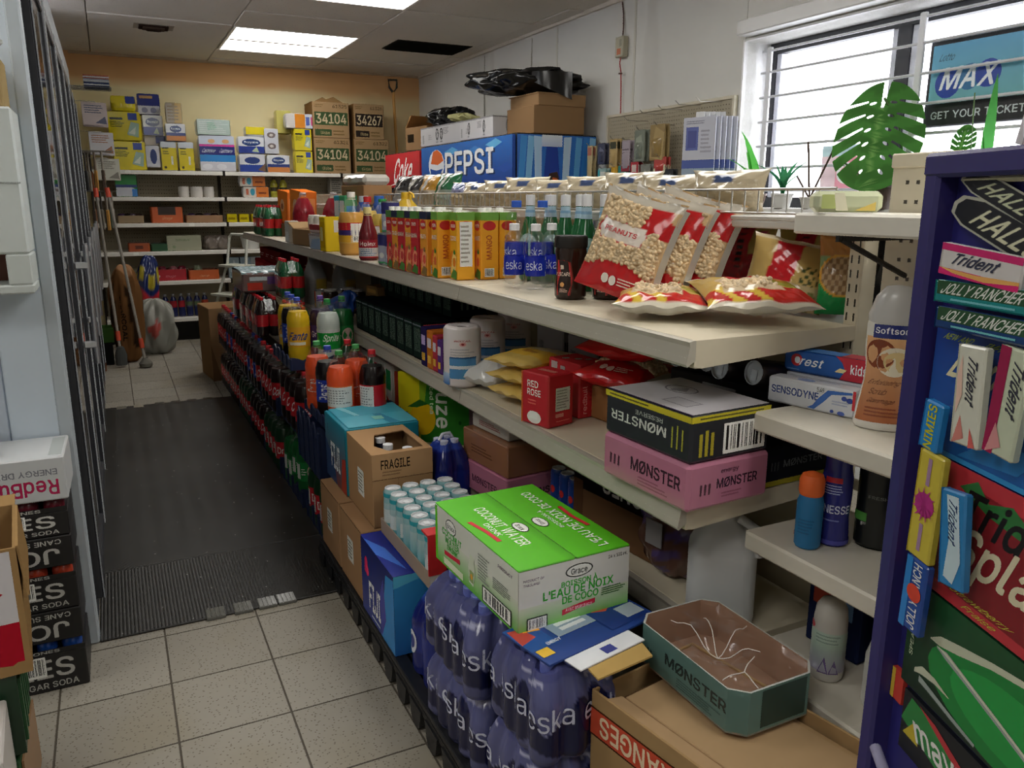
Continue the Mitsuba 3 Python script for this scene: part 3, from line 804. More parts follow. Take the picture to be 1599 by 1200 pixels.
def crate(w, d, h, col='1b2747', wall=0.006):
    """An open plastic bottle shell with scalloped sides."""
    p = Proto(); m = MB()
    m.box(-w/2, -d/2, 0, w/2, d/2, 0.01, col, r=0.003)
    n = max(2, round(w/0.11)); k = max(2, round(d/0.11))
    def side(L, cnt, tall):
        pts = [(-L/2, 0)]+[(L/2, 0)]
        top = []
        for i in range(cnt*8+1):
            u = i/(cnt*8); top.append((-L/2+u*L, tall*(0.72+0.28*abs(math.cos(PI*u*cnt)))))
        return pts+top[::-1]
    for y in (-d/2, d/2-wall): m.prism(side(w, n, h), y, y+wall, col, 'xz')
    for x in (-w/2, w/2-wall): m.prism(side(d, k, h), x, x+wall, col, 'yz')
    for i in range(n+1):
        x = -w/2+i*w/n; m.box(x-0.006, -d/2-0.004, 0.0, x+0.006, -d/2, h*0.9, col, r=0.002)
    for j in range(k+1):
        y = -d/2+j*d/k; m.box(-w/2-0.004, y-0.006, 0, -w/2, y+0.006, h*0.9, col, r=0.002)
        m.box(w/2, y-0.006, 0, w/2+0.004, y+0.006, h*0.9, col, r=0.002)
    p.add('shell', m, 'm_satin')
    return p
KRAFT, KRAFT2 = 'a57f5b', '8f6b4a'

# ================================================================ stock standing in the aisle, near to far
# black plastic pallet under the water and the cartons
p = Proto(); m = MB()
PX0, PX1, PY0, PY1 = 0.645, 1.05, 1.50, 3.06
for i in range(8):
    x = PX0+i*(PX1-PX0)/8; m.box(x, PY0, 0.085, x+0.042, PY1, 0.105, '17181b', r=0.003)
m.box(PX0, PY0, 0.065, PX1, PY1, 0.084, '111214')
p.add('deck', m, 'm_satin')
n = 13
for i in range(n):
    y = PY0+0.02+i*(PY1-PY0-0.06)/(n-1)
    t = MB(); t.prism([(y-0.045, 0.07), (y-0.03, 0.012), (y-0.012, 0.0), (y+0.022, 0.0), (y+0.038, 0.02), (y+0.05, 0.07)], PX0-0.004, PX0+0.05, '17181b', 'yz')
    p.add('foot', t, 'm_satin')
put('plastic_pallet', p, (0, 0, 0), 0, 'black plastic pallet with toothed feet under the water packs and cartons', 'pallet')

# water packs in printed film
def eska_col(u, v, top=False):
    wave = 0.57+0.19*np.sin(u*2*PI*4+0.4); hump = 0.72+0.28*np.abs(np.sin(PI*u*16))**0.6
    c = np.tile(hexc('565985'), (len(u), 1))
    c[v < wave*hump+0.06] = hexc('14183f')
    lo = v < 0.10+0.09*np.sin(u*2*PI*4+2.2); c[lo] = hexc('4c4f78')
    ed = np.abs(v-wave*hump-0.06) < 0.008; c[ed & (np.sin(u*2*PI*4) < 0)] = hexc('8f92b8')
    ln = (v > 0.80) & (v < 0.93) & (np.sin(v*260+3*np.sin(u*2*PI*6)) > 0.35) & (np.sin(u*2*PI*4+1.5) > 0.2); c[ln] = hexc('a9abc8')
    c[v > 0.93] = hexc('4c4f80')
    return c
def eska_pack(w, d, h, nx, ny, texts, seed=0):
    p = Proto()
    m, f = shrink_pack(w, d, h, nx, ny, eska_col, nh=34, per=14)
    p.add('film', m, 'm_film')
    for (u0, v0, du, dv) in texts:
        t = MB()
        def mp(u, v, off):
            q = f((u0+du*(1-u)) % 1.0, v0+dv*v)
            nrm = q*np.array([1, 1, 0]); nrm /= np.linalg.norm(nrm, axis=1, keepdims=True)+1e-9
            return q+nrm*(off+0.0015)
        draw(t, [('t', 'eska', 0, 0, 1, 1, 'c6cbe0', 0, False)], mp)
        p.add('lettering', t, 'm_gloss')
    for i in range(nx):
        for j in range(ny):
            x, y = (-w/2+(i+0.5)*w/nx)*0.74, (-d/2+(j+0.5)*d/ny)*0.74
            p.add('bottle_cap', MB().lathe([(0.016, h-0.012), (0.016, h+0.012), (0.014, h+0.014), (0, h+0.014)], 12, '6d78c0', x=x, y=y), 'm_satin')
    return p
# outline parameter: the ring starts somewhere on the film; texts are found on two sides
EP = eska_pack(0.34, 0.33, 0.198, 5, 5, [(a/8.0+0.02, 0.42, 0.105, 0.26) for a in range(8)])
EP2 = eska_pack(0.20, 0.25, 0.198, 3, 4, [(a/6.0+0.02, 0.42, 0.14, 0.26) for a in range(6)])
g = 'navy film-wrapped water packs by the tile floor'
for (pr_, x, y, z, rz, lab) in ((EP, 0.822, 1.672, 0.106, 2, 'lower navy and lavender water pack standing on the black pallet'), (EP, 0.815, 1.668, 0.312, -1, 'upper navy and lavender water pack carrying the far half of the green coconut water box'),
                          (EP2, 0.775, 1.37, 0.106, 3, 'lower navy water pack beside the orange-banded fruit carton'), (EP2, 0.78, 1.366, 0.312, 0, 'upper navy water pack under the flattened blue carton')):
    put('water_bottle_pack', pr_, (x, y, z), rz, lab, 'water pack', g)
# a dark base under the near packs
p = Proto(); p.add('tray', MB().box(-0.11, -0.13, 0, 0.11, 0.13, 0.104, '15161a', r=0.006), 'm_satin')
put('plastic_crate', p, (0.78, 1.365, 0.0), 0, 'black plastic base under the nearest water pack', 'crate')

# coconut water box
GR, GL = '58bb1f', 'd6d8cf'
grace_left = [('g', 0, 0, 1, 0.55, '5cb52a', 'cfd5c4'), ('r', 0, 0.55, 1, 1, 'd3d7cc'), ('r', 0, 0, 0.03, 1, '58bb1f'), ('e', 0.22, 0.80, 0.07, 0.13, '202a22'), ('e', 0.22, 0.80, 0.062, 0.115, 'e8eae4'), ('t', 'Grace', 0.17, 0.75, 0.27, 0.85, '20302a'),
              ('t', 'COCONUT', 0.10, 0.58, 0.36, 0.70, '2c9a26'), ('t', 'WATER', 0.14, 0.46, 0.33, 0.57, '2c9a26'), ('t', 'DRINK', 0.17, 0.36, 0.31, 0.45, '2c9a26'), ('p', [(0.13, 0.22), (0.34, 0.28), (0.34, 0.36), (0.13, 0.30)], 'c8283c'),
              ('r', 0.12, 0.05, 0.38, 0.17, 'dfe8c8'), ('p', [(0.46, 0.15), (0.51, 0.12), (0.53, 0.35), (0.52, 0.62), (0.47, 0.65), (0.45, 0.4)], 'cfd8c2'), ('p', [(0.46, 0.18), (0.51, 0.16), (0.52, 0.36), (0.47, 0.38)], '8aa368'), ('e', 0.49, 0.27, 0.015, 0.05, 'd8a23a'),
              ('lines', 0.57, 0.35, 0.70, 0.80, 9, '8a8f86'), ('lines', 0.74, 0.42, 0.93, 0.62, 6, '6e736a'), ('r', 0.62, 0.05, 0.94, 0.32, '1a1f1a'), ('bar', 0.63, 0.07, 0.93, 0.30), ('t', 'PRODUCT', 0.80, 0.84, 0.95, 0.89, '55405a')]
grace_front = [('g', 0, 0, 1, 0.42, '5cb52a', 'cdd6c0'), ('r', 0, 0.42, 1, 1, 'd3d4d0'), ('t', 'PRODUCT OF', 0.04, 0.82, 0.22, 0.86, '55405a'), ('t', 'THAILAND', 0.04, 0.75, 0.18, 0.79, '55405a'), ('t', '24 x 500 mL', 0.80, 0.88, 0.98, 0.94, '3c3c3c'),
               ('e', 0.53, 0.82, 0.125, 0.105, '1c2420'), ('e', 0.53, 0.82, 0.113, 0.088, 'e4e6e0'), ('t', 'Grace', 0.455, 0.765, 0.605, 0.865, '1c2420'),
               ('t', 'BOISSON À', 0.37, 0.60, 0.70, 0.71, '2f9f28'), ('t', "L'EAU DE NOIX", 0.21, 0.46, 0.85, 0.60, '2f9f28'), ('t', 'DE COCO', 0.38, 0.33, 0.71, 0.45, '2f9f28'), ('p', [(0.38, 0.15), (0.53, 0.20), (0.68, 0.22), (0.68, 0.30), (0.53, 0.28), (0.38, 0.24)], 'c32a40'), ('t', 'AVEC MORCEAUX', 0.41, 0.195, 0.655, 0.25, 'f0c8cc'),
               ('lines', 0.74, 0.30, 0.98, 0.44, 4, '3a6a36'), ('r', 0.07, 0.03, 0.25, 0.25, '22301f'), ('bar', 0.08, 0.05, 0.24, 0.23)]
grace_top = [('r', 0, 0, 1, 1, GR), ('g', 0, 0.40, 1, 0.495, '58bb1f', '49a317'), ('r', 0.0, 0.496, 1, 0.504, '2f6a10'),
             ('t', 'COCONUT', 0.20, 0.22, 0.50, 0.33, 'e6f0da'), ('t', 'WATER', 0.53, 0.22, 0.76, 0.33, 'e6f0da'), ('t', 'DRINK', 0.42, 0.15, 0.60, 0.20, 'e6f0da'), ('p', [(0.36, 0.05), (0.52, 0.09), (0.66, 0.10), (0.66, 0.14), (0.52, 0.13), (0.36, 0.09)], 'd0303a'),
             ('e', 0.55, 0.40, 0.07, 0.06, '1c2420'), ('e', 0.55, 0.40, 0.063, 0.052, 'eef0ea'), ('t', 'Grace', 0.51, 0.375, 0.59, 0.42, '1c2420'), ('e', 0.54, 0.60, 0.07, 0.06, '1c2420'), ('e', 0.54, 0.60, 0.063, 0.052, 'eef0ea'), ('t', 'Grace', 0.50, 0.575, 0.58, 0.62, '1c2420', 180),
             ('t', 'BOISSON À', 0.40, 0.68, 0.66, 0.73, 'e6f0da', 180), ('t', "L'EAU DE NOIX", 0.42, 0.76, 0.95, 0.86, 'e6f0da', 180), ('t', 'DE COCO', 0.12, 0.76, 0.39, 0.86, 'e6f0da', 180), ('p', [(0.40, 0.90), (0.55, 0.88), (0.70, 0.90), (0.70, 0.94), (0.55, 0.92), (0.40, 0.94)], 'd0303a')]
# front = aisle side (long), right = near end
w, d, h = 0.455, 0.295, 0.152
fl = MB(); fl.box(-w/2, -d/2, h, w/2, -0.002, h+0.004, GR, r=0.0015).box(-w/2, 0.002, h, w/2, d/2, h+0.004, GR, r=0.0015)
draw(fl, grace_top, plane((-w/2, -d/2, h+0.004), (w, 0, 0), (0, d, 0)))
p = carton(w, d, h, GL, {'front': grace_left, 'right': grace_front}, more=[('flaps', fl, 'm_satin')], bsdf='m_satin')
put('drink_carton', p, (0.855, 1.635, 0.525), -88, 'large green and white coconut water box lying on the water packs', 'carton')

# flattened colourful carton on the near pack
p = Proto(); m = MB()
m.box(-0.17, -0.10, 0, 0.16, 0.06, 0.006, '1f3f86', r=0.001)
draw(m, [('r', 0, 0.35, 0.22, 1, '1d4f96'), ('p', [(0.0, 0.55), (0.14, 0.62), (0.12, 0.9), (0.02, 0.95)], 'b8433a'), ('p', [(0.10, 0.80), (0.22, 0.72), (0.23, 0.86), (0.14, 0.94)], 'e0a030'), ('r', 0.02, 0.16, 0.12, 0.34, 'e4b93a'), ('t', 'ENERGY', 0.14, 0.36, 0.26, 0.43, 'e8ecf0'), ('r', 0.26, 0.42, 0.60, 0.95, '8fa3b8'), ('r', 0.33, 0.52, 0.55, 0.60, 'dfe5ea'), ('r', 0.33, 0.64, 0.55, 0.72, 'dfe5ea'),
         ('r', 0.60, 0.1, 0.97, 1, '17347c'), ('p', [(0.64, 0.62), (0.74, 0.52), (0.86, 0.66), (0.83, 0.84), (0.70, 0.86)], 'c04a3c'), ('e', 0.75, 0.70, 0.05, 0.08, 'e8b83c'), ('r', 0.80, 0.2, 0.97, 0.5, 'aab8c6')], plane((-0.17, -0.10, 0.006), (0.33, 0, 0), (0, 0.16, 0)))
p.add('panel', m, 'm_satin')
m = MB().box(-0.13, -0.15, 0.0, 0.06, -0.101, 0.003, 'dfe2e6'); draw(m, [('r', 0.45, 0.2, 0.62, 0.7, '39408a')], plane((-0.13, -0.15, 0.003), (0.19, 0, 0), (0, 0.049, 0))); p.add('white_flap', m, 'm_satin')
p.add('bare_flap', MB().prism([(-0.12, -0.19), (0.03, -0.20), (0.05, -0.152), (-0.11, -0.151)], -0.004, 0.0, 'b99a5e', 'xy'), 'm_matte')
put('flattened_carton', p, (0.865, 1.40, 0.5265), 12, 'flattened blue printed carton with a white flap, lying on the near water pack', 'carton')

# fruit carton with the orange band
p = Proto(); L, D, H = 0.47, 0.31, 0.40
tk = 0.006
for (a, b, c, e) in ((-L/2, -D/2, L/2, -D/2+tk), (-L/2, D/2-tk, L/2, D/2), (-L/2, -D/2, -L/2+tk, D/2), (L/2-tk, -D/2, L/2, D/2)):
    m = MB().box(a, b, 0, c, e, H, 'a5875f', r=0.002)
    if b == -D/2 and c == L/2 and e < 0:
        draw(m, [('r', 0, 0.74, 1, 0.90, 'c4503a'), ('r', 0, 0.735, 1, 0.745, '4a2a1c'), ('r', 0, 0.895, 1, 0.905, '4a2a1c'), ('t', 'VIA ORANGES', 0.06, 0.76, 0.82, 0.88, 'e9cfae', 180), ('e', 0.25, 0.62, 0.03, 0.035, '2a1c12'), ('ring', 0.25, 0.62, 0.034, 0.04, 0.15, '8a6a42'),
                 ('p', [(0.45, 0.30), (0.55, 0.30), (0.55, 0.34), (0.62, 0.52), (0.58, 0.60), (0.50, 0.64), (0.44, 0.55), (0.47, 0.5)], '3a2a1e'), ('e', 0.52, 0.55, 0.035, 0.05, 'b08a5a')], plane((-L/2, -D/2, 0), (L, 0, 0), (0, 0, H)))
    p.add('side', m)
p.add('bottom', MB().box(-L/2, -D/2, 0, L/2, D/2, 0.006, 'a07c50'))
p.add('top_flap', MB().box(-L/2+0.05, -D/2+0.03, H-0.035, L/2+0.03, D/2-0.01, H-0.029, 'a98c66', r=0.002).move((0, 0, 0.0)))
p.add('top_flap', MB().prism([(-L/2+0.03, -D/2+0.02), (-L/2+0.06, -D/2+0.012), (L/2-0.03, -D/2+0.012), (L/2-0.03, -D/2+0.05), (-L/2+0.04, -D/2+0.05)], H-0.028, H-0.016, 'ac8f6c', 'xy'))
p.add('top_flap', MB().box(-L/2+0.04, -D/2+0.06, H-0.028, L/2, D/2-0.03, H-0.022, 'ad906c', r=0.002))
p.add('filling', MB().box(-L/2+0.02, -D/2+0.02, 0.02, L/2-0.02, D/2-0.02, H-0.04, '6b5238'))
FC = (1.003, 1.043)
put('fruit_carton', p, (FC[0], FC[1], 0.062), -80.5, 'open brown fruit carton with an orange lettered band, nearest on the floor', 'carton')
p = Proto(); p.add('carton', MB().box(-0.2, -0.15, 0, 0.2, 0.15, 0.06, '9a7750', r=0.004))
put('flat_carton', p, (FC[0], FC[1], 0.0), -80.5, 'flat brown carton on the floor under the fruit carton', 'carton')

# empty can tray in clear film
def tray(w, d, h, col, inner, faces, t=0.004, bevel=0.03):
    p = Proto(); m = MB()
    o = [(-w/2+bevel, -d/2), (w/2-bevel, -d/2), (w/2, -d/2+bevel), (w/2, d/2-bevel), (w/2-bevel, d/2), (-w/2+bevel, d/2), (-w/2, d/2-bevel), (-w/2, -d/2+bevel)]
    n = len(o)
    for i in range(n):
        a, b = np.array(o[i]), np.array(o[(i+1) % n]); k = (np.linalg.norm(a)-t*1.2)/np.linalg.norm(a); k2 = (np.linalg.norm(b)-t*1.2)/np.linalg.norm(b)
        A, B = a*k, b*k2
        m.quad((*a, 0), (*b, 0), (*b, h), (*a, h), col); m.quad((*B, 0.004), (*A, 0.004), (*A, h), (*B, h), inner); m.quad((*a, h), (*b, h), (*B, h), (*A, h), 'b9bdb8')
    m.prism(o, 0, 0.004, inner, 'xy')
    fm = {'front': plane((-w/2+bevel, -d/2, 0), (w-2*bevel, 0, 0), (0, 0, h)), 'right': plane((w/2, -d/2+bevel, 0), (0, d-2*bevel, 0), (0, 0, h))}
    for k, dd in faces.items(): draw(m, dd, fm[k])
    p.add('tray', m, 'm_satin')
    return p
w, d, h = 0.335, 0.215, 0.095
claw = lambda x, y, s, c: [('p', [(x+i*s*0.5, y), (x+i*s*0.5+s*0.18, y+0.05*0), (x+i*s*0.5+s*0.24, y+s*2.2), (x+i*s*0.5+s*0.02, y+s*2.4)], c) for i in range(3)]
p = tray(w, d, h, '54746f', '9a7a66', {'front': claw(0.03, 0.30, 0.08, '1c2a2e')+[('t', 'MØNSTER', 0.30, 0.42, 1.0, 0.70, '22302f'), ('lines', 0.45, 0.10, 0.95, 0.34, 4, '3d5753')], 'right': [('r', 0.2, 0.1, 0.95, 0.95, '1d3a36')]})
def film(u, v):
    x, y = (u-0.5)*w*1.01, (v-0.5)*d*1.01
    rr = np.hypot((u-0.5)*1.2, (v-0.45)); e = np.minimum.reduce([u, v, 1-u, 1-v])
    z = h+0.001-0.045*np.clip(e*5, 0, 1)**0.8*(0.6+0.4*np.cos(3*rr*PI))+0.006*np.sin(23*u+4*v)*np.sin(19*v)*np.clip(e*8, 0, 1)
    return np.stack([x, y, z], 1)
p.add('clear_film', MB().grid(film, 26, 20, 'ffffff'), 'm_clear')
s = MB()
for (u0, v0, u1, v1) in ((0.5, 0.45, 0.15, 0.72), (0.5, 0.45, 0.10, 0.35), (0.5, 0.45, 0.66, 0.75), (0.5, 0.45, 0.40, 0.95), (0.8, 0.35, 0.70, 0.62), (0.8, 0.35, 0.95, 0.30), (0.8, 0.35, 0.78, 0.12)):
    t_ = np.linspace(0, 1, 8); q = film(u0+(u1-u0)*t_, v0+(v1-v0)*t_); q[:, 2] += 0.002+0.006*np.sin(t_*PI)
    s.tube(q, 0.0012, 'd8d2cc', 5)
p.add('film_creases', s, 'm_film')
put('can_tray', p, (1.083, 1.163, 0.452), -90, 'empty grey-green energy drink tray in clear film on the fruit carton', 'tray')

# tray of teal cans with a red clip-on carton
p = Proto()
w, d, h = 0.46, 0.25, 0.05
m = MB()
for (a, b, c, e) in ((-w/2, -d/2, w/2, -d/2+0.003), (-w/2, d/2-0.003, w/2, d/2), (-w/2, -d/2, -w/2+0.003, d/2), (w/2-0.003, -d/2, w/2, d/2)):
    m.box(a, b, 0, c, e, h, 'b9a898' if b != -d/2 or e > 0 else 'a08f80')
m.box(-w/2, -d/2, 0, w/2, d/2, 0.003, 'a08f80')
draw(m, [('r', 0, 0, 1, 1, 'cfcac2'), ('t', 'R', 0.12, 0.28, 0.36, 0.85, '5a2024'), ('lines', 0.12, 0.08, 0.6, 0.22, 2, '7a4a4a')], plane((w/2, -d/2, 0), (0, d, 0), (0, 0, h)))
p.add('tray', m)
cn = can('8fb9bd', 0.160, 0.0305, [('r', 0, 0, 1, 0.12, '9fb4b8'), ('g', 0, 0.12, 1, 0.75, '55a5b0', 'a9c2c4'), ('r', 0.3, 0.25, 0.7, 0.6, 'c9d6d6'), ('r', 0, 0.9, 1, 1, '2f98a5')])
for i in range(7):
    for j in range(4):
        mm = MB(); mm.join(cn); mm.move((-w/2+0.036+i*0.0645, -d/2+0.033+j*0.0615, 0.004), rz=(i*53+j*31) % 360)
        p.add('can', mm, 'm_gloss')
        cn = can('8fb9bd', 0.160, 0.0305, [('r', 0, 0, 1, 0.12, '9fb4b8'), ('g', 0, 0.12, 1, 0.75, '55a5b0', 'a9c2c4'), ('r', 0.3, 0.25, 0.7, 0.6, 'c9d6d6'), ('r', 0, 0.9, 1, 1, '2f98a5')])
m = MB().box(w/2-0.001, -d/2-0.004, 0.045, w/2+0.004, -d/2+0.05, 0.17, 'c62a2a').box(w/2-0.05, -d/2-0.004, 0.163, w/2+0.004, -d/2+0.11, 0.169, 'c62a2a')
p.add('red_carrier', m, 'm_satin')
p.add('paper_tag', MB().box(0.03, -0.02, 0.1655, 0.13, 0.05, 0.1665, 'e4e4e0').move((0, 0, 0)), 'm_matte')
put('can_tray', p, (0.842, 2.19, 0.374), -90, 'tray of shiny teal drink cans beside the green coconut water box', 'tray')

# single blue bottles pack in the gap, and blue shrink pack behind the tray
def big_blue(w, d, h, nx, ny, label=True):
    p = Proto()
    def cf(u, v):
        c = np.tile(hexc('16206b'), (len(u), 1)); c[(v > 0.28) & (v < 0.62)] = hexc('1a2a80'); c[v > 0.92] = hexc('27409a'); return c
    m, f = shrink_pack(w, d, h, nx, ny, cf, nh=30, per=12, top_in=0.55); p.add('film', m, 'm_film')
    for u0 in (0.05, 0.3, 0.55, 0.8):
        t = MB()
        def mp(u, v, off):
            q = f((u0+0.09*(1-u)) % 1, 0.25+0.3*v); nr = q*np.array([1, 1, 0]); nr /= np.linalg.norm(nr, axis=1, keepdims=True)+1e-9; return q+nr*(off+0.002)
        draw(t, [('e', 0.5, 0.5, 0.35, 0.5, 'd6dbe8'), ('e', 0.5, 0.5, 0.2, 0.3, '1a2a80')], mp)
        p.add('emblem', t, 'm_gloss')
    for i in range(nx):
        for j in range(ny):
            x, y = (-w/2+(i+0.5)*w/nx)*0.6, (-d/2+(j+0.5)*d/ny)*0.6
            p.add('bottle_cap', MB().lathe([(0.015, h-0.015), (0.015, h+0.012), (0, h+0.014)], 12, 'c5cbe4', x=x, y=y), 'm_satin')
    m = MB().tube([(-0.03, 0, h+0.008), (-0.015, 0, h+0.03), (0.015, 0, h+0.03), (0.03, 0, h+0.008)], 0.006, 'd5dae6', 8); p.add('carry_strap', m, 'm_film')
    return p
put('water_bottle_pack', big_blue(0.18, 0.18, 0.25, 2, 2), (0.765, 1.955, 0.106), 0, 'deep blue bottle pack standing between the blue carton and the navy water pack', 'water pack')
put('water_bottle_pack', big_blue(0.145, 0.145, 0.25, 2, 2), (1.0, 2.535, 0.37), 12, 'royal blue shrink-wrapped bottle pack with a white carry strap behind the teal cans', 'water pack')

# blue water cartons
fiji = lambda c0, c1: [('g', 0, 0, 1, 1, c0, c1)]
fj = [('g', 0, 0, 1, 1, '2c3a86', '141d5e'), ('p', [(0.60, 0.0), (1, 0.0), (1, 0.95), (0.78, 0.9)], '2a80c0'), ('p', [(0.62, 0), (0.76, 0.3), (0.70, 0.8), (0.58, 0.5)], '3b3f9a'), ('e', 0.17, 0.70, 0.05, 0.10, 'd0245c'), ('e', 0.20, 0.62, 0.055, 0.07, 'e03868'), ('e', 0.15, 0.62, 0.04, 0.05, 'c82058'),
      ('t', 'FIJI', 0.24, 0.14, 0.60, 0.52, 'e4e6ec'), ('lines', 0.3, 0.04, 0.6, 0.1, 1, 'aab4d0')]
p = carton(0.345, 0.27, 0.262, '1c2f86', {'front': fj, 'right': [('g', 0, 0, 1, 1, '2a6ab8', '3a9ad8'), ('p', [(0, 0.85), (0.4, 0.95), (0.4, 1), (0, 1)], '5ec0e6')], 'top': [('r', 0, 0, 1, 1, '1b2a86'), ('p', [(0.1, 0), (0.5, 0), (0.9, 0.2), (0.4, 0.15)], '3a6ac8')]}, bsdf='m_satin')
put('water_carton', p, (0.785, 2.265, 0.107), -90, 'deep blue water carton with a pink flower, low beside the teal can tray', 'carton')
fj2 = [('g', 0, 0, 1, 1, '6a2c30', '1b7f96'), ('p', [(0, 0), (0.55, 0), (0.4, 0.35), (0, 0.6)], '27406a'), ('p', [(0.75, 0), (1, 0), (1, 0.55), (0.82, 0.5)], 'a03428'), ('t', 'FIJI', 0.28, 0.22, 0.72, 0.62, 'dfe4e6')]
fl = MB()
fl.box(-0.15, -0.13, 0.262, 0.0, 0.14, 0.267, '3d9fb4', r=0.002).box(0.0, -0.13, 0.262, 0.15, 0.14, 0.267, '46a8bc', r=0.002)
draw(fl, [('p', [(0, 0.1), (0.5, 0.25), (0.5, 0.32), (0, 0.2)], '7cc4d0'), ('p', [(0.5, 0.5), (1, 0.6), (1, 0.75), (0.5, 0.62)], '2b86a6'), ('r', 0.62, 0.45, 0.78, 0.6, '78c0b4')], plane((-0.15, -0.13, 0.267), (0.30, 0, 0), (0, 0.27, 0)))
p = carton(0.305, 0.29, 0.262, '1f8aa0', {'front': fj2}, more=[('top_flaps', fl, 'm_satin')], bsdf='m_satin')
put('water_carton', p, (0.845, 2.942, 0.372), -90, 'teal water carton with open glossy flaps and white lettering, beside the FRAGILE carton', 'carton')

# kraft cartons
lblr = [('r', 0.42, 0.28, 0.66, 0.66, 'd9d8d0'), ('lines', 0.44, 0.32, 0.64, 0.62, 6, '8a8880')]
low_lab = [('r', 0.36, 0.36, 0.62, 0.70, 'cfcdc4'), ('lines', 0.38, 0.4, 0.6, 0.66, 5, '77756d'), ('r', 0.0, 0.985, 1, 1, '6a5038')]
for k, (y, lab) in enumerate(((2.595, 'kraft carton low on the pallet, directly under the FRAGILE carton'), (2.895, 'kraft carton low on the pallet, under the teal flapped water carton'))):
    put('kraft_carton', carton(0.285, 0.33, 0.262, 'a07d5c', {'front': low_lab}), (0.82, y, 0.107), -90, lab, 'carton')
p = Proto(); w, d, h = 0.315, 0.215, 0.255; m = MB()
for (a, b, c, e) in ((-w/2, -d/2, w/2, -d/2+0.004), (-w/2, d/2-0.004, w/2, d/2), (-w/2, -d/2, -w/2+0.004, d/2), (w/2-0.004, -d/2, w/2, d/2)):
    m.box(a, b, 0, c, e, h, 'a8845f', r=0.0015)
m.box(-w/2, -d/2, 0, w/2, d/2, 0.005, '8a6a4a')
draw(m, lblr, plane((-w/2, -d/2, 0), (w, 0, 0), (0, 0, h)))
draw(m, [('r', 0, 0.66, 1, 1, 'b08c66'), ('r', 0.0, 0.655, 1, 0.665, '6a5038'), ('t', 'FRAGILE', 0.14, 0.80, 0.62, 0.93, '2a211a'), ('lines', 0.16, 0.70, 0.55, 0.78, 2, '8a6c4e'), ('r', 0.42, 0, 0.425, 0.66, '7a5c40')], plane((w/2, -d/2, 0), (0, d, 0), (0, 0, h)))
p.add('body', m)
from shapely.geometry import Polygon as _P, box as _box
lid = _box(-w/2, -d/2, w/2, d/2).difference(_P([(-0.07, -0.03), (0.06, -0.07), (0.13, -0.04), (0.13, 0.085), (-0.09, 0.085)]))
p.add('cut_top', MB().prism(lid, h, h+0.004, 'b38e68', 'xy'))
put('kraft_carton', p, (0.812, 2.617, 0.372), -90, 'kraft carton marked FRAGILE with its top torn open', 'carton')
jb = Proto(); jb.add('bottle', MB().lathe([(0, 0), (0.04, 0), (0.042, 0.02), (0.042, 0.15), (0.018, 0.2), (0.016, 0.225)], 18, '14172a'), 'm_gloss'); jb.add('cap', MB().lathe([(0.018, 0.222), (0.018, 0.24), (0, 0.241)], 14, 'e4e6ea'), 'm_satin')
for k, (x, y) in enumerate(((0.805, 2.60), (0.855, 2.535), (0.805, 2.69))):
    put('dark_bottle', jb, (x, y, 0.378), 0, 'dark bottle with a white cap inside the torn FRAGILE carton', 'bottle', 'dark bottles inside the FRAGILE carton')
put('kraft_carton', carton(0.5, 0.10, 0.255, '9a7552'), (0.985, 2.28, 0.107), -90, 'plain brown carton supporting the teal can tray', 'carton')

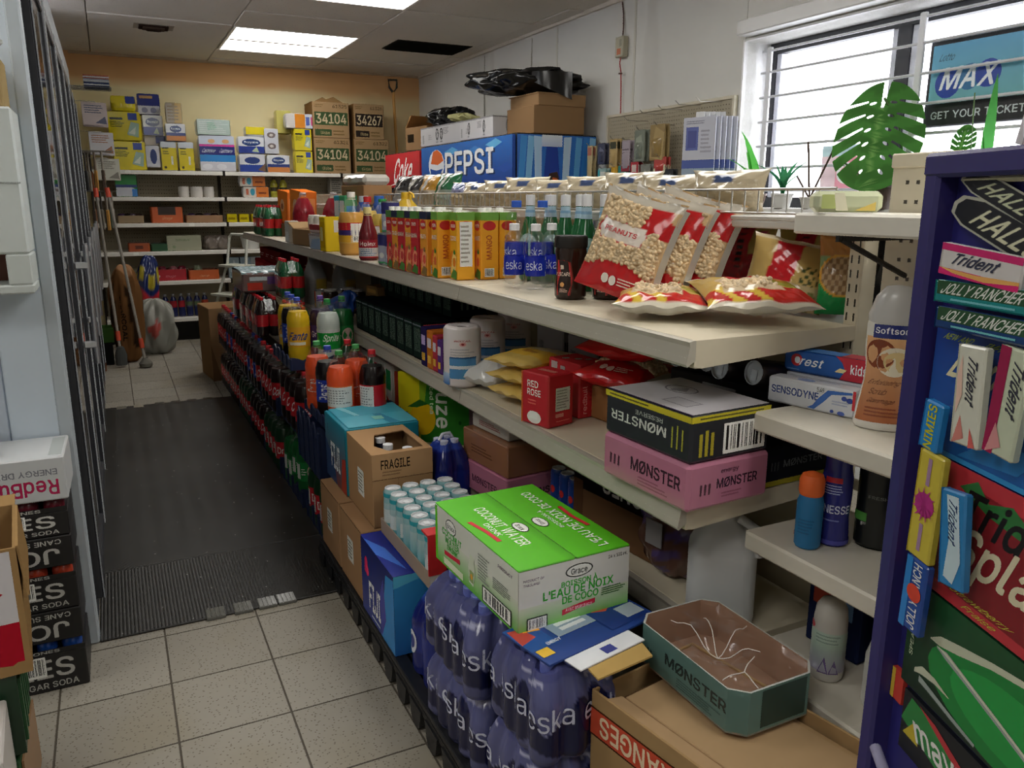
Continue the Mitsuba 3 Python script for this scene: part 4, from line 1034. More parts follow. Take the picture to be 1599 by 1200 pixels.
# ---------------------------------------------------------------- soda in shells
BT = {}
def soda(kind):
    if kind not in BT:
        k = {'coke': ('1a0d0b', 'c0242c', 'b9232a', [('t', 'Coke', 0.36, 0.25, 0.62, 0.75, 'f0eaea', 0, True, 0.2), ('r', 0.7, 0.1, 0.82, 0.9, 'e4e0dc'), ('bar', 0.86, 0.2, 0.95, 0.8)]),
             'orange': ('e2532a', '3a8a44', 'e06a34', [('r', 0.28, 0.08, 0.66, 0.95, 'd8d8d4'), ('lines', 0.3, 0.2, 0.64, 0.85, 6, '8d8d8d'), ('r', 0.67, 0.1, 0.95, 0.3, 'd84028')]),
             'orange_red': ('e2532a', '4aa05a', 'd8502a', [('t', 'Crush', 0.36, 0.2, 0.6, 0.8, 'f2e8da', 90)]),
             'pepsi': ('150f12', '2b44a8', '2038a0', [('t', 'Pepsi', 0.38, 0.1, 0.60, 0.9, 'e8eaf2', 90), ('e', 0.75, 0.5, 0.06, 0.35, 'c9353a')]),
             'cola': ('120b0c', 'c82430', 'c0222e', [('r', 0.28, 0.05, 0.50, 0.95, 'dcdad6'), ('lines', 0.30, 0.1, 0.48, 0.9, 7, '8a8888'), ('r', 0.68, 0.25, 0.8, 0.8, 'd8c8b8')]),
             'fanta': ('d9b21f', '3f56b8', 'e0a52a', [('t', 'Fanta', 0.34, 0.35, 0.66, 0.75, '26307a', 0, True, 0.2), ('r', 0.36, 0.1, 0.60, 0.25, 'e8e2c8')]),
             'sprite': ('cdd8cf', '2e8f46', '1f9a3c', [('r', 0, 0.82, 1, 1.0, 'd8dcd8'), ('t', 'Sprite', 0.40, 0.3, 0.68, 0.75, 'eef4ee', 0, True, 0.2)]),
             'ginger': ('155a2a', '3f8a4c', '1d7a38', [('r', 0.26, 0.1, 0.40, 0.9, 'd8ddd4'), ('e', 0.60, 0.5, 0.09, 0.4, 'c8b0a4'), ('lines', 0.42, 0.3, 0.5, 0.7, 3, 'cfd8cc')]),
             'ginger_red': ('16361f', '3a2a2a', 'b8252e', [('r', 0.2, 0.1, 0.36, 0.9, 'd8d4cc'), ('r', 0.55, 0.1, 0.66, 0.9, 'd8d4cc'), ('t', 'Dr', 0.4, 0.3, 0.52, 0.7, 'e8e0da')]),
             'grape': ('2a1838', '6a4a9a', '3a2a6a', [('t', 'Grape', 0.36, 0.3, 0.62, 0.7, 'd8d2e4')])}[kind]
        BT[kind] = bottle(SODA, k[0], k[1], lab=k[3], lab_col=k[2], fill=0.8)
    return BT[kind]
SL = {'coke': 'red-labelled cola bottle', 'cola': 'red-capped cola bottle', 'orange': 'orange soda bottle with white panel and green cap', 'orange_red': 'bright orange soda bottle', 'pepsi': 'blue-labelled cola bottle', 'fanta': 'yellow soda bottle', 'sprite': 'clear lemon-lime bottle with green label', 'ginger': 'green ginger ale bottle', 'ginger_red': 'dark green red-labelled bottle', 'grape': 'dark purple soda bottle'}
def row(kind, x, y, z, where, rz=-24, group=None):
    put('soda_bottle', soda(kind), (x, y, z), rz, SL[kind]+' '+where, 'bottle', group)
crA = crate(0.40, 0.33, 0.16); crB = crate(0.46, 0.25, 0.10); crT = crate(0.40, 0.33, 0.235)
# tower A (behind the teal flapped carton)
put('bottle_crate', crB, (0.83, 3.33, 0.0), -90, 'navy bottle crate on the floor in the tower with the bright orange sodas', 'crate')
for k, (x, y) in enumerate(((0.755, 3.17), (0.755, 3.28), (0.755, 3.39), (0.755, 3.50))):
    row('ginger_red', x, y, 0.012, 'low under the orange sodas', group='red-labelled dark bottles low in the nearest soda tower')
put('bottle_crate', crT, (0.85, 3.36, 0.312), -90, 'tall navy crate in the middle of the tower with the bright orange sodas', 'crate')
put('bottle_crate', crate(0.42, 0.33, 0.05), (0.87, 3.26, 0.55), -90, 'shallow navy crate directly under the bright orange sodas', 'crate')
ZA = 0.562
row('orange', 0.78, 3.14, ZA, 'nearest in its tower', -14)
row('cola', 0.905, 3.10, ZA, 'beside the orange soda and the yellow iced tea box', -14)
row('pepsi', 0.765, 3.27, ZA, 'second in the orange soda tower')
row('orange_red', 0.75, 3.40, ZA, 'farthest at the aisle edge of the orange soda tower')
row('orange_red', 0.88, 3.25, ZA, 'in the second row of the orange soda tower'); row('cola', 0.88, 3.38, ZA, 'in the back row of the orange soda tower')
# tower B
put('bottle_crate', crB, (0.83, 3.90, 0.0), -90, 'navy crate on the floor holding the green ginger ale', 'crate')
for k, y in enumerate((3.74, 3.85, 3.96, 4.07)):
    row('ginger', 0.755, y, 0.06 if k < 2 else 0.012, 'in the floor crate of the second tower', group='green ginger ale bottles low in the second soda tower')
put('bottle_crate', crB, (0.83, 3.90, 0.365), -90, 'navy crate holding red-labelled cola, second tower', 'crate')
for k, y in enumerate((3.66, 3.775, 3.89, 4.005)):
    row('coke', 0.745, y, 0.377, 'in the middle crate of the second tower', group='red-labelled colas in the middle of the second soda tower')
for y in (3.66, 3.775): row('coke', 0.86, y, 0.377, 'in the middle crate of the second tower', group='red-labelled colas in the middle of the second soda tower')
put('bottle_crate', crate(0.42, 0.33, 0.06), (0.85, 3.86, 0.69), -90, 'shallow navy crate under the yellow and lemon-lime sodas', 'crate')
row('fanta', 0.765, 3.84, 0.702, 'standing at the front of the second tower', -14); row('sprite', 0.88, 3.72, 0.702, 'standing right of the yellow soda', -14)
row('pepsi', 0.765, 3.97, 0.702, 'behind the yellow soda'); row('grape', 0.88, 3.86, 0.702, 'behind the lemon-lime bottle'); row('ginger', 0.97, 3.80, 0.702, 'at the shelf side of the lemon-lime bottle'); row('fanta', 0.77, 4.09, 0.702, 'far behind the yellow soda at the tower edge')
# towers C, D, E receding
gl = 'colas in the receding crates'
for t_, y0 in enumerate((4.45, 4.95, 5.45, 5.95, 6.45)):
    nm = ['third', 'fourth', 'fifth', 'sixth', 'seventh'][t_]
    for lv, z in enumerate((0.0, 0.33)):
        put('bottle_crate', crB, (0.83, y0, z), -90, f'{"lower" if lv == 0 else "upper"} navy crate of the {nm} soda tower from the near end', 'crate')
        for k in range(4):
            kind = ('ginger_red', 'coke')[lv] if t_ % 2 == 0 else ('coke', 'pepsi' if k % 2 else 'coke')[lv]
            if t_ >= 3 and lv == 0: kind = 'coke'
            row(kind, 0.745, y0-0.165+0.11*k, z+0.012, f'in the {"lower" if lv == 0 else "upper"} crate of the {nm} tower', group=f'bottles of the {nm} soda tower, {"lower" if lv == 0 else "upper"} crate')
# shrink-wrapped packs and bottles on top of the far towers
def sixpack(kind):
    p = Proto()
    cs = {'coke': ('1c0e0c', 'b8232b'), 'green': ('1a5a35', 'c62a2e'), 'pepsi': ('161018', '2a3a90')}[kind]
    for i in range(3):
        for j in range(2):
            m = MB().lathe(scaled(SODA, 0.036, 0.22), 12, cs[0], x=-0.075+0.075*i, y=-0.0375+0.075*j)
            m.lathe([(0.0362, 0.06), (0.0362, 0.13)], 12, cs[1], x=-0.075+0.075*i, y=-0.0375+0.075*j)
            p.add('bottle', m, 'm_gloss')
            p.add('cap', MB().lathe([(0.011, 0.215), (0.011, 0.232), (0, 0.233)], 10, 'c8202a' if kind != 'pepsi' else '8a92c8', x=-0.075+0.075*i, y=-0.0375+0.075*j), 'm_satin')
    def wrap(u, v):
        a = u*2*PI; c, s_ = np.cos(a), np.sin(a); k = np.power(np.abs(c)**6+np.abs(s_)**6, -1/6.)
        t = np.where(v > 0.6, 1-0.35*(v-0.6)/0.4, 1.0)
        return np.stack([0.118*c*k*t, 0.080*s_*k*t, 0.01+0.21*v], 1)
    p.add('film', MB().grid(wrap, 36, 10, 'ffffff'), 'm_clear')
    return p
sp, sg = sixpack('coke'), sixpack('green')
for k, (x, y, z) in enumerate(((0.80, 4.95, 0.66), (0.80, 5.20, 0.66), (0.80, 5.45, 0.66), (0.80, 5.80, 0.66))):
    put('soda_multipack', sp, (x, y, z+0.0), -90, 'film-wrapped red-labelled cola pack topping the far towers', 'bottle pack', 'cola packs on top of the far soda towers')
for k, (x, y, z) in enumerate(((0.86, 4.42, 0.66), (0.90, 4.62, 0.66), (0.95, 4.95, 0.88))):
    put('soda_multipack', sg, (x, y, z), -90, 'film-wrapped pack of green bottles with red tops beside the shelf edge', 'bottle pack', 'green bottle packs beside the shelf')
# film-wrapped slab of cans topping the far tower
p = Proto(); m = MB()
def slab(u, v):
    return np.stack([(u-0.5)*0.44, (v-0.5)*0.30, 0.13+0.006*np.sin(u*40)*np.sin(v*29)-0.02*(np.abs(2*u-1)**8)], 1)
m.grid(slab, 24, 18, lambda u, v: np.where((np.sin(u*31)*np.sin(v*23) > 0.1)[:, None], hexc('a9b6bc'), hexc('6d8488')))
m.box(-0.22, -0.15, 0, 0.22, 0.15, 0.118, '6f5a56', r=0.01)
draw(m, [('r', 0.1, 0.1, 0.4, 0.5, 'b0392e'), ('r', 0.5, 0.4, 0.75, 0.8, '5a3f78'), ('r', 0.76, 0.3, 0.95, 0.6, 'c06a4a'), ('r', 0.15, 0.6, 0.5, 0.8, 'b9c4c8')], plane((0.22, -0.15, 0), (0, 0.30, 0), (0, 0, 0.118)))
p.add('pack', m, 'm_film')
put('can_multipack', p, (0.84, 5.30, 0.90), -90, 'silvery film-wrapped can pack on top of the far cola tower', 'can pack')
# brown carton standing at the far end of the towers
p = carton(0.42, 0.36, 0.60, '8f7050', {'right': [('r', 0.35, 0.45, 0.62, 0.75, '26221d'), ('p', [(0, 0), (0.2, 0), (0, 0.5)], '6d5238')]})
put('kraft_carton', p, (0.80, 7.0, 0.0), -84, 'tall brown carton with a dark cut-out at the far end of the soda towers', 'carton')
# iced tea box and juice boxes standing on the low shelf
p = carton(0.32, 0.15, 0.30, 'd8cf2a', {'front': [('r', 0, 0, 0.30, 1, 'd9ce22'), ('g', 0.30, 0, 1, 1, '2f7a2a', '3f8f35'), ('p', [(0.3, 0), (0.3, 1), (0.42, 1), (0.36, 0.5)], '8aad2a'), ('e', 0.34, 0.34, 0.18, 0.24, 'e6bd1a'), ('p', [(0.12, 0.5), (0.30, 0.62), (0.42, 0.56), (0.26, 0.5)], '2f6a2a'), ('t', 'fuze', 0.52, 0.22, 0.74, 0.88, 'eef2e4', 270), ('t', 'iced tea', 0.44, 0.42, 0.50, 0.84, 'dbe8c4', 270), ('e', 0.86, 0.32, 0.02, 0.03, '1f5a22')],
                             'right': [('r', 0, 0, 1, 1, 'dcc92a'), ('r', 0.2, 0.0, 0.45, 1, 'c9b21e')], 'left': [('r', 0, 0, 1, 1, 'd9c92a')]})
put('drink_carton', p, (1.20, 3.10, 0.452), -42, 'yellow and green iced tea box with big white lettering', 'carton')
for k in range(8):
    c = ['d8d4cc', 'cfd4cc', 'd8d0c8', 'c8d2c8'][k % 4]
    p = carton(0.085, 0.15, 0.27, c, {'front': [('r', 0.1, 0.55, 0.9, 0.9, ['2c8a4e', 'c8402e', 'b82a3c'][k % 3]), ('p', [(0, 0), (1, 0), (1, 0.3), (0, 0.45)], ['c8402e', 'd8742e', '2c8a4e'][k % 3])], 'right': [('r', 0.1, 0.1, 0.5, 0.9, 'c8503a'), ('r', 0.6, 0.5, 0.9, 0.9, '3a8a50')]})
    put('juice_carton', p, (1.16, 3.46+0.092*k, 0.452), -90, 'white juice carton with green and red panels', 'carton', 'white juice cartons beside the iced tea box')
p = carton(0.34, 0.30, 0.26, '48717a', {'right': [('r', 0.0, 0.05, 0.62, 0.95, '8a6a4c')], 'front': [('r', 0, 0, 1, 1, '3f6a74')]})
put('drink_carton', p, (1.15, 4.46, 0.452), -90, 'teal blue carton with a bare brown end on the low shelf', 'carton')
for k, (y, lab) in enumerate(((5.0, 'green-labelled bottle pack on the low shelf behind the far sodas'), (5.5, 'farther bottle pack on the low shelf behind the far sodas'))):
    put('soda_multipack', sg, (1.18, y, 0.452), -90, lab, 'bottle pack')

# ================================================================ goods on the top shelf (z = 1.18)
ZT, ZM, ZL, ZU = 1.182, 0.822, 0.452, 1.427
# tetra cartons of juice
def tetra(base, top, kind):
    w, d, h = 0.068, 0.068, 0.236
    p = Proto(); m = MB().box(-w/2, -d/2, 0, w/2, d/2, h, base, r=0.003, cols={'z+': 'dfe4d2'})
    fruit = {'guava': ('c83a3a', 'e88a6a', '4a7a35'), 'mango': ('d8602a', 'f0b040', '3f7a2a'), 'peach': ('d8503a', 'f0a070', '8a6a3a'), 'citrus': ('d87a1a', 'f4d27a', '3f7a2a')}[kind]
    front = [('r', 0, 0.88, 1, 1, top), ('e', 0.48, 0.80, 0.40, 0.075, 'b8231f'), ('t', 'monte', 0.2, 0.77, 0.78, 0.83, 'f2e6da'), ('t', {'guava': 'GUAVA', 'mango': 'MANGO', 'peach': 'PEACH', 'citrus': 'CITRUS'}[kind], 0.12, 0.58, 0.88, 0.65, 'f4ecd8'),
             ('e', 0.35, 0.30, 0.36, 0.13, fruit[0]), ('p', [(0.2, 0.12), (0.8, 0.15), (0.9, 0.34), (0.5, 0.42), (0.3, 0.3)], fruit[1]), ('p', [(0.1, 0.03), (0.9, 0.0), (0.95, 0.12), (0.5, 0.16)], fruit[2]), ('e', 0.62, 0.26, 0.2, 0.07, fruit[0]), ('p', [(0.5, 0.40), (0.62, 0.46), (0.8, 0.40), (0.64, 0.37)], fruit[2])]
    side = [('r', 0, 0.88, 1, 1, top), ('e', 0.48, 0.80, 0.36, 0.07, 'b8231f')]
    if kind == 'citrus': side += [('r', 0.15, 0.2, 0.85, 0.86, 'e8e8e4'), ('lines', 0.2, 0.24, 0.8, 0.82, 9, 'a09a90')]
    else: side += [('t', 'MANGO' if kind == 'mango' else 'FRUIT', 0.3, 0.3, 0.62, 0.66, 'a8481a' if kind == 'mango' else '8a1a1a', 90), ('bar', 0.2, 0.04, 0.75, 0.17)]
    fm = facemaps(w, d, h)
    draw(m, front, fm['front']); draw(m, side, fm['right']); draw(m, front, fm['left']); draw(m, side, fm['back'])
    p.add('carton', m, 'm_satin')
    m = MB().lathe([(0.014, h), (0.0145, h+0.012), (0.013, h+0.015), (0, h+0.015)], 16, 'e6e6e2', x=-0.012, y=-0.012).box(-w/2, 0.008, h-0.001, w/2, 0.012, h+0.005, 'd8d8d0')
    p.add('cap', m, 'm_satin')
    return p
TG, TP, TM, TC = tetra('b8242c', '4a7a3a', 'guava'), tetra('e0922a', '1d2340', 'peach'), tetra('e39a1c', '6a9a3a', 'mango'), tetra('e6a31e', '6a9a3a', 'citrus')
SEQ = [(TG, 'red guava juice carton', 1.07, 3.23), (TP, 'peach juice carton with a navy top', 1.07, 3.155), (TG, 'red guava juice carton', 1.07, 3.08), (TP, 'peach juice carton with a navy top', 1.075, 3.005), (TG, 'red guava juice carton', 1.07, 2.925),
       (TP, 'peach juice carton with a navy top', 1.075, 2.835), (TM, 'mango juice carton', 1.085, 2.745), (TC, 'orange citrus juice carton with a white panel', 1.12, 2.65), (TM, 'mango juice carton', 1.205, 2.63)]
ordn = ['farthest', 'second', 'third', 'fourth', 'fifth', 'sixth', 'seventh', 'eighth', 'nearest']
for k, (pp, nm, x, y) in enumerate(SEQ):
    put('juice_carton', pp, (x, y, ZT), -90+(4 if k < 6 else -2)+((k*37) % 5-2), f'{nm}, {ordn[k]} in the front row', 'carton', 'fruit juice cartons on the top shelf')
for k, (x, y) in enumerate(((1.16, 3.20), (1.16, 3.05), (1.16, 2.90), (1.17, 2.76), (1.28, 2.64), (1.28, 2.74))):
    put('juice_carton', (TG, TM, TP, TM, TM, TC)[k], (x, y, ZT), -90, 'juice carton in the second row behind the front cartons', 'carton', 'fruit juice cartons in the second row')

# clear water bottles
WB = [(0, 0.004), (0.024, 0), (0.032, 0.006), (0.033, 0.03), (0.031, 0.05), (0.033, 0.06), (0.033, 0.10), (0.031, 0.11), (0.0335, 0.13), (0.031, 0.155), (0.022, 0.175), (0.0135, 0.185), (0.0125, 0.196), (0.0, 0.196)]
def water(prof, lab, labz, cap, capr, labcol='1d2a9a', ribs=True):
    p = Proto(); H = prof[-1][1]
    p.add('bottle', MB().lathe(prof, 28, 'ffffff', sharp=60), 'm_clear')
    z0, z1 = labz; pr_ = np.asarray(prof[:-1]); rl = lambda z: np.interp(z, pr_[:, 1], pr_[:, 0])+0.0012
    m = MB().lathe([(float(rl(z)), float(z)) for z in np.linspace(z0, z1, 6)], 28, labcol); draw(m, lab, cyl(rl, z0, z1), sub=24); p.add('label', m, 'm_gloss')
    p.add('cap', MB().lathe([(capr, H-0.012), (capr, H+0.008), (capr*0.9, H+0.010), (0, H+0.010)], 18, cap), 'm_satin')
    return p
W1 = water(WB, [('t', 'eska', 0.36, 0.3, 0.62, 0.8, 'c9cfe8', 0, False), ('r', 0, 0, 0.04, 1, '3442b0'), ('t', 'eska', 0.86, 0.3, 0.99, 0.8, 'c9cfe8', 0, False), ('r', 0.7, 0.0, 0.72, 1, 'd4d8ea')], (0.045, 0.105), 'e8e8ea', 0.0165)
WT = [(a*1.18, b*1.36) for a, b in WB]
W2 = water(WT, [('t', 'eska', 0.36, 0.3, 0.62, 0.8, 'c9cfe8', 0, False)], (0.07, 0.14), '2c5ac0', 0.017)
for k, (x, y, lab) in enumerate(((1.155, 2.305, 'clear water bottle with blue label, leftmost in front'), (1.195, 2.235, 'clear water bottle with blue label, middle one in front'), (1.275, 2.275, 'clear water bottle with blue label, next to the coffee jars'))):
    put('water_bottle', W1, (x, y, ZT), -28-8*k, lab, 'bottle', 'clear water bottles on the top shelf')
put('water_bottle', W2, (1.225, 2.43, ZT), -70, 'tall clear water bottle with a bright blue cap', 'bottle')
put('water_bottle', W2, (1.30, 2.385, ZT), -70, 'tall clear water bottle behind the shorter ones, beside the green bottles', 'bottle')

# green sparkling water bottles
GB = [(0, 0.004), (0.030, 0), (0.038, 0.006), (0.0395, 0.03), (0.0395, 0.12), (0.037, 0.15), (0.028, 0.185), (0.019, 0.215), (0.0150, 0.245), (0.0145, 0.275), (0.0, 0.275)]
p = Proto()
p.add('bottle', MB().lathe(GB, 24, '0f5a2c', sharp=60), 'm_film')
m = MB(); rl = lambda z: np.interp(z, [q[1] for q in GB[:-1]], [q[0] for q in GB[:-1]])+0.0012
star = [(0.5+0.13*math.cos(a)*(1 if i % 2 == 0 else 0.86), 0.5+0.5*math.sin(a)*(1 if i % 2 == 0 else 0.86)) for i, a in enumerate(np.linspace(0, 2*PI, 17)[:-1])]
draw(m, [('e', 0.5, 0.5, 0.145, 0.5, '9fc0bc'), ('e', 0.5, 0.5, 0.125, 0.42, 'b9d2d2'), ('e', 0.5, 0.5, 0.05, 0.2, '8fb0bc')], cyl(rl, 0.085, 0.165), sub=24)
m2 = MB().lathe([(float(rl(z)), float(z)) for z in np.linspace(0.222, 0.258, 4)], 20, 'a9c6d6'); m2.lathe([(float(rl(z))+0.0003, float(z)) for z in np.linspace(0.236, 0.245, 3)], 20, '7fa6c4')
p.add('label', m, 'm_gloss'); p.add('neck_label', m2, 'm_gloss')
p.add('cap', MB().lathe([(0.0165, 0.26), (0.0165, 0.292), (0.0155, 0.296), (0, 0.297)], 16, 'dfe0e2'), 'm_satin')
for k, (x, y) in enumerate(((1.33, 2.53), (1.36, 2.445), (1.41, 2.44), (1.40, 2.345), (1.36, 2.24), (1.33, 2.155), (1.34, 2.065), (1.40, 2.02), (1.41, 1.94))):
    put('green_bottle', p, (min(x, 1.365), y, ZT), -22+(k*29) % 40-20, 'green sparkling water bottle with pale round label and white cap', 'bottle', 'green sparkling water bottles behind the coffee jars')

# coffee jars
CJ = [(0, 0.004), (0.040, 0), (0.0455, 0.008), (0.046, 0.04), (0.042, 0.075), (0.043, 0.11), (0.046, 0.135), (0.044, 0.148), (0.0, 0.148)]
p = Proto(); p.add('jar', MB().lathe(CJ, 28, '2a1a13', sharp=60), 'm_film')
m = MB(); rl = lambda z: np.interp(z, [q[1] for q in CJ[:-1]], [q[0] for q in CJ[:-1]])+0.001
draw(m, [('p', [(0.30, 0.0), (0.44, 0.0), (0.47, 0.5), (0.44, 0.95), (0.38, 1.0), (0.30, 1.0)], 'b02a28'), ('p', [(0.44, 0.0), (0.455, 0.0), (0.485, 0.5), (0.455, 0.95), (0.44, 0.95), (0.47, 0.5)], '7a2a24'), ('r', 0.34, 0.74, 0.38, 0.86, 'd8c8b8'), ('t', 'NESCAFE', 0.28, 0.55, 0.45, 0.66, 'e8d8c8'), ('e', 0.37, 0.30, 0.03, 0.10, '3a1a12'), ('e', 0.37, 0.31, 0.022, 0.07, 'd8a060'), ('lines', 0.34, 0.08, 0.43, 0.2, 3, 'd8b8a8')], cyl(rl, 0.012, 0.112), sub=24)
p.add('label', m, 'm_gloss')
p.add('lid', MB().lathe([(0.047, 0.146), (0.048, 0.15), (0.048, 0.175), (0.0455, 0.180), (0, 0.180)], 28, '17130f'), 'm_satin')
put('coffee_jar', p, (1.185, 2.0, ZT), -14, 'instant coffee jar with a black lid, beside the clear water bottles', 'jar')
put('coffee_jar', p, (1.285, 1.955, ZT), -16, 'instant coffee jar with a black lid, half behind the peanut bag', 'jar')

# bags of peanuts in the shell
def peanut_mesh(n, pts, nrm, seed):
    r = np.random.default_rng(seed); base = trimesh.creation.icosphere(1, 1.0); V0 = np.array(base.vertices); F0 = np.array(base.faces)
    m = MB()
    for k in range(n):
        L = r.uniform(0.0095, 0.0125); R = r.uniform(0.0062, 0.0075)
        v = V0*[L, R, R]; waist = 1-0.28*np.exp(-(v[:, 0]/(L*0.4))**2); v[:, 1] *= waist; v[:, 2] *= waist
        q = trimesh.transformations.random_rotation_matrix(r.random(3))[:3, :3]
        c = hexc('d6c09c')*r.uniform(0.86, 1.1)
        m.add(v @ q.T+pts[k], F0, np.clip(c, 0, 1))
    return m
def peanut_bag(w, h, t, seed, red_low=0.27):
    red, dred = hexc('b51f22'), hexc('8f1518')
    def cf(u, v, side):
        c = np.tile(hexc('bda078'), (len(u), 1))
        lowb = v < red_low+0.06*np.cos((u-0.5)*5); c[lowb] = red
        c[(v > 0.66) & (np.abs(u-0.78) < 0.17-0.25*np.abs(v-0.76))] = red
        c[(v > 0.62) & (v < 0.80) & (np.abs(u-0.95) < 0.09)] = hexc('a81c20')
        lb = (np.abs(u-0.40) < 0.33-0.5*np.abs(v-0.60)) & (np.abs(v-0.60) < 0.085); c[lb] = hexc('d9cfc4')
        rim = (np.abs(u-0.40) < 0.36-0.5*np.abs(v-0.60)) & (np.abs(v-0.60) < 0.105) & ~lb; c[rim] = red
        c[v > 0.90] = hexc('b9b2a4')
        if side < 0: c = np.where((v > 0.3)[:, None], hexc('b89a70'), red)
        return c
    m, pos = pouch(w, h, t, cf, 48, 60, seed, 0.05)
    p = Proto(); p.add('bag', m, 'm_film')
    r = np.random.default_rng(seed); U, W = [], []
    while len(U) < 560:
        u, v = r.uniform(0.06, 0.94), r.uniform(0.24, 0.9)
        c = cf(np.array([u]), np.array([v]), 1)[0]
        if np.allclose(c, hexc('bda078')): U.append(u); W.append(v)
    pts = pos(np.array(U), np.array(W)); pts[:, 1] += 0.002
    p.add('peanuts', peanut_mesh(560, pts, None, seed), 'm_matte', kind='stuff')
    t_ = MB()
    def mp(u, v, off):
        q = pos(0.12+0.54*u, 0.545+0.11*v); q[:, 1] -= 0.004; return q
    draw(t_, [('t', 'PEANUTS', 0.08, 0.3, 0.92, 0.75, 'b02224')], mp)
    def mp2(u, v, off):
        q = pos(0.15+0.7*u, 0.03+0.22*v); q[:, 1] -= 0.003; return q
    draw(t_, [('e', 0.35, 0.5, 0.07, 0.22, 'e6ded2'), ('e', 0.50, 0.48, 0.07, 0.22, 'e6ded2'), ('lines', 0.6, 0.3, 0.95, 0.7, 3, 'e0c4b8')], mp2)
    p.add('lettering', t_, 'm_satin')
    # clear gusset along the near edge
    g = MB()
    e = pos(np.full(20, 0.985), np.linspace(0.03, 0.95, 20)); e2 = e+np.array([0.012, 0.015, 0])
    for i in range(19): g.quad(e[i], e2[i], e2[i+1], e[i+1], 'b9b6ae')
    p.add('side_seal', g, 'm_foil')
    return p
for k, (x, y, rz, tl, lab) in enumerate(((1.165, 1.76, -58, -13, 'red and clear bag of peanuts in the shell, front one of the three leaning bags'), (1.24, 1.735, -57, -13, 'bag of peanuts in the shell, middle one of the three leaning bags'), (1.315, 1.71, -56, -13, 'bag of peanuts in the shell, rear one of the three leaning bags'))):
    put('peanut_bag', peanut_bag(0.225, 0.275, 0.05, 11+k), (x, y, ZT+0.036), rz, lab, 'bag', tilt=(tl, 15))

# lying snack bags and standing pouches
def gold_bag(w, h, t, seed):
    def cf(u, v, side):
        c = np.tile(hexc('b99a55'), (len(u), 1))
        c[(v < 0.3)] = hexc('b3231f'); st = (np.sin((u+v*0.6)*26) > 0.2) & (v < 0.3) & (u < 0.6); c[st] = hexc('cfae3e')
        c[(np.abs(u-0.45) < 0.30) & (v > 0.22) & (v < 0.62)] = hexc('c8b394')
        c[(np.abs(u-0.42) < 0.14) & (v > 0.62) & (v < 0.93)] = hexc('b01f24')
        c[(u > 0.72) & (v > 0.35) & (v < 0.6)] = hexc('96902f')
        c[(v > 0.95) | (v < 0.03)] = hexc('d9d2c0')
        if side < 0: c[:] = hexc('c9c6bd')
        return c
    m, pos = pouch(w, h, t, cf, 40, 44, seed, 0.10)
    p = Proto(); p.add('bag', m, 'm_film')
    r = np.random.default_rng(seed); n = 90
    pts = pos(r.uniform(0.2, 0.7, n), r.uniform(0.27, 0.58, n)); pts[:, 1] += 0.0015
    p.add('nuts', peanut_mesh(n, pts, None, seed), 'm_satin', kind='stuff')
    return p
def lay(name, pr_, x, y, z, rz, tilt, lab, cat):   # on its back, front upwards
    put(name, pr_, (x, y, z), rz, lab, cat, tilt=(-90+tilt, 0))
lay('snack_bag', gold_bag(0.22, 0.27, 0.06, 31), 1.125, 1.49, ZT+0.038, -38, 2, 'gold and red nut bag lying at the shelf edge in front of the peanut bags', 'bag')
lay('snack_bag', gold_bag(0.25, 0.30, 0.065, 37), 1.285, 1.315, ZT+0.048, -28, 6, 'large gold and red nut bag lying at the near end of the top shelf', 'bag')
def pouch_red(u, v, side):
    c = np.tile(hexc('bfa262'), (len(u), 1)); b = np.abs(u-0.42-0.12*(v-0.5)) < 0.17; c[b & (v > 0.3)] = hexc('b52028'); c[(v < 0.34)] = hexc('b7a27a'); c[(v < 0.30) & (u < 0.45)] = hexc('a8242a')
    c[(u > 0.68) & (v > 0.35) & (v < 0.62) & (np.sin(u*60)*np.sin(v*44) > 0.1)] = hexc('3f4a26'); c[(v < 0.27) & (u > 0.5) & (np.sin(u*33+v*20) > 0.2)] = hexc('6a6a3a'); c[v > 0.95] = hexc('cfc0a0'); return c
def pouch_green(u, v, side):
    c = np.tile(hexc('1f8a48'), (len(u), 1)); c[v > 0.62] = hexc('b9824a'); c[(v > 0.5) & (v <= 0.72)] = hexc('8aa878')
    o = ((u-0.45)/0.42)**2+((v-0.48)/0.24)**2 < 1; c[o] = hexc('8a6a48'); c[o & (np.sin(u*40)*np.sin(v*46) > 0.0)] = hexc('b79a78'); e = (((u-0.45)/0.46)**2+((v-0.48)/0.27)**2 < 1) & ~o; c[e] = hexc('d8a23a'); return c
m, _q = pouch(0.21, 0.20, 0.05, pouch_red, 36, 40, 5, 0.06); p = Proto(); p.add('bag', m, 'm_film')
put('nut_pouch', p, (1.53, 1.53, ZT+0.012), -40, 'gold pouch with a broad red stripe, standing behind the lying nut bags', 'pouch', tilt=(-24, 12), k=0.95)
m, _q = pouch(0.13, 0.22, 0.05, pouch_green, 40, 44, 6, 0.05); p = Proto(); p.add('bag', m, 'm_film')
put('nut_pouch', p, (1.625, 1.41, ZT), -42, 'green and tan nut pouch standing at the near end of the top shelf', 'pouch', tilt=(-10, 0), k=0.93)

